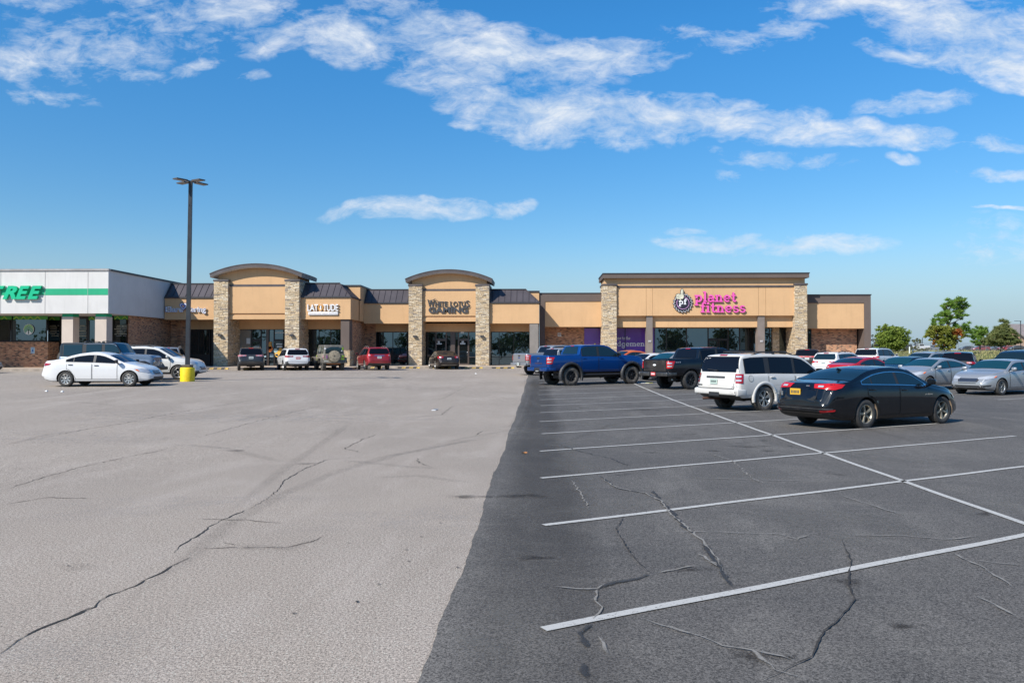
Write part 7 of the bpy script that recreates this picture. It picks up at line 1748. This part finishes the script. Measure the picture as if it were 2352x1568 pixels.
# ------------------------------------------------------------------ trees
BARK = vary(pmat('bark', (.16, .125, .095), .95), 3, .2)
def leafmat(n, c, c2, c3=None):
    m = pmat(n, c, .6, spec=.3); t = NT(m.node_tree); b = t.n['Principled BSDF']; o = t.n.new('ShaderNodeTexCoord').outputs['Object']
    f = t.noise(o, .9, 3, .5); g = t.noise(o, 6, 2, .6)
    k = t.mix(t.ramp(t.math('ADD', t.math('MULTIPLY', f, .6), t.math('MULTIPLY', g, .4)), .36, .62), c, c2)
    if c3: k = t.mix(t.ramp(t.noise(t.mapping(o, loc=(3, 9, 1)), .75, 3, .5), .54, .68), k, c3)
    t.l.new(k, b.inputs['Base Color'])
    tr = t.n.new('ShaderNodeBsdfTranslucent'); t.l.new(k, tr.inputs[0]); mx = t.n.new('ShaderNodeMixShader'); mx.inputs[0].default_value = .42
    t.l.new(b.outputs[0], mx.inputs[1]); t.l.new(tr.outputs[0], mx.inputs[2]); t.l.new(mx.outputs[0], t.n['Material Output'].inputs[0])
    return m
def tree(name, label, u, Y, blobs, mat, leaf=.16, n=9000, trunk=.16, zbase=None, seed=1, top=None, style='leaf', lean=0.0, cat='tree', group=None):
    """blobs: (du, v, ru, rv, density) in photograph units around u; each a clump volume of the crown"""
    rnd = random.Random(seed); x0 = X(u, Y); z0 = zg(x0, Y) if zbase is None else zbase; k = Y/FPX
    S = empty(name, (x0, Y, z0), 0, label, cat, group)
    cl = [((du*k), EYE+(810-v)*k-z0, ru*k, rv*k, w) for du, v, ru, rv, w in blobs]
    tot = sum(a*b*w for _, _, a, b, w in cl)
    tops = max(c[1]+c[3]*.3 for c in cl)
    tb = MB(); pts = []; nseg = 7
    for i in range(nseg+1):
        t = i/nseg; pts.append((lean*t+.12*sin(3*t+seed), .1*sin(2.2*t+seed), tops*t-.2))
    tb.tube(pts, [trunk*(1-.8*i/nseg) for i in range(nseg+1)], 8)
    for cx, cz, a, b, w in cl:
        s = Vector(pts[max(1, min(nseg, int(nseg*(cz-b*.9)/max(tops, .1))))]); e = Vector((cx, rnd.uniform(-.3, .3)*a, cz)); md = s.lerp(e, .5)+Vector((0, 0, -.15*a))
        tb.tube([s, md, e, e+Vector((a*.4*(1 if cx > 0 else -1), 0, b*.3))], [trunk*.42, trunk*.28, trunk*.14, trunk*.04], 5)
        for q in range(4):
            d = Vector((rnd.uniform(-1, 1)*a*.8, rnd.uniform(-1, 1)*a*.8, rnd.uniform(-.3, .9)*b)); tb.tube([md.lerp(e, rnd.random()), e+d], [trunk*.12, trunk*.03], 4)
    tb.build('trunk', BARK, S)
    c = MB(); V = c.v; F = c.f
    # leaf clumps inside each volume
    for cx, cz, a, b, w in cl:
        m = max(30, int(n*a*b*w/tot)); nc = max(7, int(m/60)); cc = []
        for _ in range(nc):
            while True:
                p = Vector((rnd.uniform(-1, 1), rnd.uniform(-1, 1), rnd.uniform(-1, 1)))
                if .35 < p.length < 1.05: break
            cc.append(Vector((cx+p.x*a, p.y*a*.9, cz+p.z*b)))
        cr = min(a, b)*(.22 if style == 'needle' else .27)
        for i in range(m):
            q = rnd.choice(cc); p = q+Vector((rnd.gauss(0, cr*.55), rnd.gauss(0, cr*.55), rnd.gauss(0, cr*.42)))
            if style == 'needle':
                d = Vector((rnd.gauss(0, 1), rnd.gauss(0, 1), abs(rnd.gauss(.4, .8)))).normalized()*leaf*rnd.uniform(1.2, 2.2); s = d.cross(Vector((rnd.gauss(0, 1), rnd.gauss(0, 1), rnd.gauss(0, 1)))).normalized()*leaf*.22
                o = len(V); V += [tuple(p-s), tuple(p+s), tuple(p+d)]; F.append((o, o+1, o+2)); c.m.append(0); c.sm.append(False)
            else:
                d = Vector((rnd.gauss(0, 1), rnd.gauss(0, 1), rnd.gauss(0, .7))).normalized(); s = d.cross(Vector((rnd.gauss(0, 1), rnd.gauss(0, 1), rnd.gauss(0, 1)))).normalized(); l = leaf*rnd.uniform(.6, 1.2)
                o = len(V); V += [tuple(p-d*l*.5), tuple(p+s*l*.32), tuple(p+d*l*.5), tuple(p-s*l*.32)]; F.append((o, o+1, o+2, o+3)); c.m.append(0); c.sm.append(False)
    c.build('crown', mat, S, fix=False)
    return S
L1 = leafmat('leaf_green', (.14, .21, .03), (.27, .34, .06))
L2 = leafmat('leaf_autumn', (.16, .20, .030), (.30, .31, .055), (.50, .15, .045))
L3 = leafmat('needle_bright', (.12, .23, .038), (.25, .38, .065))
L4 = leafmat('needle_dull', (.14, .18, .06), (.28, .30, .11))
L5 = leafmat('shrub_leaf', (.12, .14, .06), (.19, .19, .09))
def trees():
    tree('broadleaf_tree', 'round bushy green tree standing alone right of the gym building', 2047, 128, [(0, 778, 30, 26, 1), (-18, 757, 13, 12, .8), (-14, 790, 24, 18, 1), (20, 772, 19, 19, 1), (28, 786, 12, 13, .8), (4, 760, 17, 11, .8), (-24, 775, 11, 13, .7), (12, 796, 15, 10, .6)], L1, .28, 16000, .22, seed=3)
    tree('pine_tree', 'tallest tree, a bright green pine with open tiers and sky through its crown', 2181, 116, [(16, 697, 22, 13, 1), (-2, 708, 17, 9, .8), (27, 710, 15, 13, .9), (6, 724, 26, 11, 1), (-14, 731, 20, 11, .9), (30, 728, 14, 8, .7), (-22, 743, 19, 9, .8), (28, 749, 17, 11, .9), (-34, 756, 18, 10, .8), (38, 760, 14, 10, .7), (-40, 766, 12, 9, .6), (10, 757, 15, 7, .4), (48, 770, 14, 9, .35)], L3, .21, 13000, .26, seed=5, style='needle', lean=-.5)
    tree('maple_tree', 'low tree with reddish and yellow leaves in front of the tall pine', 2168, 108, [(-18, 762, 20, 15, 1), (8, 766, 24, 16, 1.1), (-30, 771, 12, 10, .9), (28, 768, 16, 15, 1), (-4, 784, 20, 13, 1), (14, 792, 16, 11, .8), (26, 784, 10, 9, .6), (0, 800, 9, 8, .35)], L2, .24, 11000, .14, seed=8)
    tree('small_pine_tree', 'small green pine between the tall pine and the broad conifer', 2250, 140, [(2, 760, 14, 11, 1), (-6, 770, 13, 10, .9), (9, 768, 9, 9, .7), (-10, 783, 14, 9, .8), (2, 788, 15, 8, .7)], L3, .24, 5000, .16, seed=13, style='needle')
    tree('conifer_tree', 'broad olive green conifer with sweeping tiers at the far right', 2301, 118, [(5, 746, 9, 11, 1), (2, 758, 18, 9, 1.2), (-2, 768, 24, 8, 1), (8, 766, 22, 8, 1), (-8, 772, 22, 7, 1), (14, 776, 24, 7, 1), (-18, 781, 24, 7, 1), (10, 786, 29, 7, 1), (-26, 789, 17, 6, .8), (28, 784, 12, 7, .6), (0, 792, 24, 5, .6)], L4, .22, 21000, .2, seed=17, style='needle')
    tree('distant_tree', 'little rounded tree far off left of the red leaved tree', 2100+8, 240, [(-3, 785, 11, 6, 1), (4, 782, 7, 5, .8), (-8, 790, 8, 4, .6)], L5, .35, 1500, .15, seed=19)
    tree('bare_shrub', 'thin wispy shrub right against the corner of the gym building', 2008, 100, [(-2, 772, 5, 14, .35), (4, 785, 7, 12, .35), (0, 797, 8, 9, .5)], leafmat('shrub_grey', (.08, .095, .085), (.12, .13, .10)), .14, 500, .04, seed=23, cat='shrub')
    for i, (u, Y, w, v, lab) in enumerate(((2036, 122, 22, 806, 'straw coloured brush at the foot of the round tree'), (2078, 150, 16, 802, 'pale brush just right of the round tree'), (2112, 205, 22, 800, 'low dull brush by the fence near the open off-roader'))):
        tree('brush', lab, u, Y, [(-w*.5, v, w*.6, 6, 1), (w*.4, v+1, w*.6, 5, 1)], L5, .22, 1600, .03, seed=30+i, cat='shrub', group='low brush on the rough field')
    tree('sapling', 'thin leafless sapling under the red leaved tree', 2175-12, 95, [(2, 818, 8, 7, .2), (-4, 826, 7, 5, .2)], L5, .10, 160, .03, seed=44)
    # the wooded far side of the road behind the camera, seen only as reflections
    c = MB(); rnd = random.Random(5); V, F = c.v, c.f
    for i in range(70):
        x = -210+420*i/69+rnd.uniform(-4, 4); y = -118+rnd.uniform(-14, 14); H = rnd.uniform(6, 11)*(1 if rnd.random() > .25 else 1.35); R = rnd.uniform(3.0, 6)
        c.tube([(x, y, 0), (x, y, H*.6)], [.25, .1], 5)
        for _ in range(330):
            p = Vector((rnd.gauss(0, .42), rnd.gauss(0, .42), rnd.gauss(0, .42)))
            if p.length > 1: p.normalize()
            q = Vector((x+p.x*R, y+p.y*R, H*.58+p.z*H*.42)); d = Vector((rnd.gauss(0, 1), rnd.gauss(0, 1), rnd.gauss(0, 1))).normalized()*.55; s = d.orthogonal().normalized()*.45
            o = len(V); V += [tuple(q-d), tuple(q+s), tuple(q+d), tuple(q-s)]; F.append((o, o+1, o+2, o+3)); c.m.append(0); c.sm.append(False)
    tag(c.build('roadside_wood', leafmat('wood_leaf', (.030, .055, .018), (.06, .085, .03)), fix=False), 'dark green wood across the road behind the camera, mirrored in the shop windows', 'wood', kind='stuff')
trees()

# ------------------------------------------------------------------ litter
def litter():
    p = G(*a8(1925, 221)); q = MB(); q.tube([(-.09, 0, .03), (.09, .02, .03)], .03, 8); q.box(-.16, .0, -.05, .03, .0, .02, 1); o = q.build('crushed_can', [M_ALLOY, M_SIGNW], loc=p+Vector((0, 0, .005))); o.scale = (.8, .8, .8); tag(o, 'crushed silver can lying on the pale asphalt left of the dark edge', 'can')
    p = G(*a7(438, 358)); q = MB(); pts = [(.05*cos(a)*(1+.3*cos(3*a)), .03*sin(a), .01+.012*sin(2*a)) for a in [2*pi*i/12 for i in range(12)]]; q.face(pts); q.face([(a, b, c-.004) for a, b, c in pts[::-1]]); o = q.build('dry_leaf', pmat('dry_leaf', (.34, .15, .05), .7), loc=p+Vector((0, 0, .02))); tag(o, 'single dry orange leaf on the sealed asphalt near its edge', 'leaf')
    m = pmat('paper_white', (.7, .7, .68), .8)
    for (u, v, s, lab) in ((92/1.0+2, 949, 0, 'leftmost small white paper scrap in front of the white sedan'), (112, 956.5/1.0, 0, ''), (149, 900+8, 1, '')):
        pass
    for u, v, w, lab in ((107, 899, .11, 'small white paper scrap on the asphalt below the rear wheel of the white sedan'), (143, 900, .12, 'flat white paper scrap on the asphalt right of the smaller scrap near the white sedan'), (1093, 858.5, .14, 'white paper scrap on the far asphalt right of the dark sedan at the doors')):
        p = G(u, v); q = MB(); q.raw([(-w/2, -.05, 0), (w/2, -.07, 0), (w/2*.8, .06, 0), (-w/2*.9, .05, .03), (0, 0, .05)], [(0, 1, 4), (1, 2, 4), (2, 3, 4), (3, 0, 4)]); o = q.build('paper_scrap', m, loc=p+Vector((0, 0, .008))); tag(o, lab, 'litter', 'paper scraps on the asphalt')
    p = G(1480, 880.5); q = MB(); q.box(-.35, .25, -.09, .09, 0, .02, 0); q.box(.05, .45, -.05, .08, .02, .035, 1); o = q.build('crushed_carton', [m, pmat('carton_yellow', (.55, .5, .12), .7)], loc=p+Vector((0, 0, .012))); tag(o, 'flattened pale carton on the asphalt beside the front wheel of the blue pickup', 'litter')
    for u, v, lab in ((1137.5, 1001+62, 'a'),):
        pass
litter()
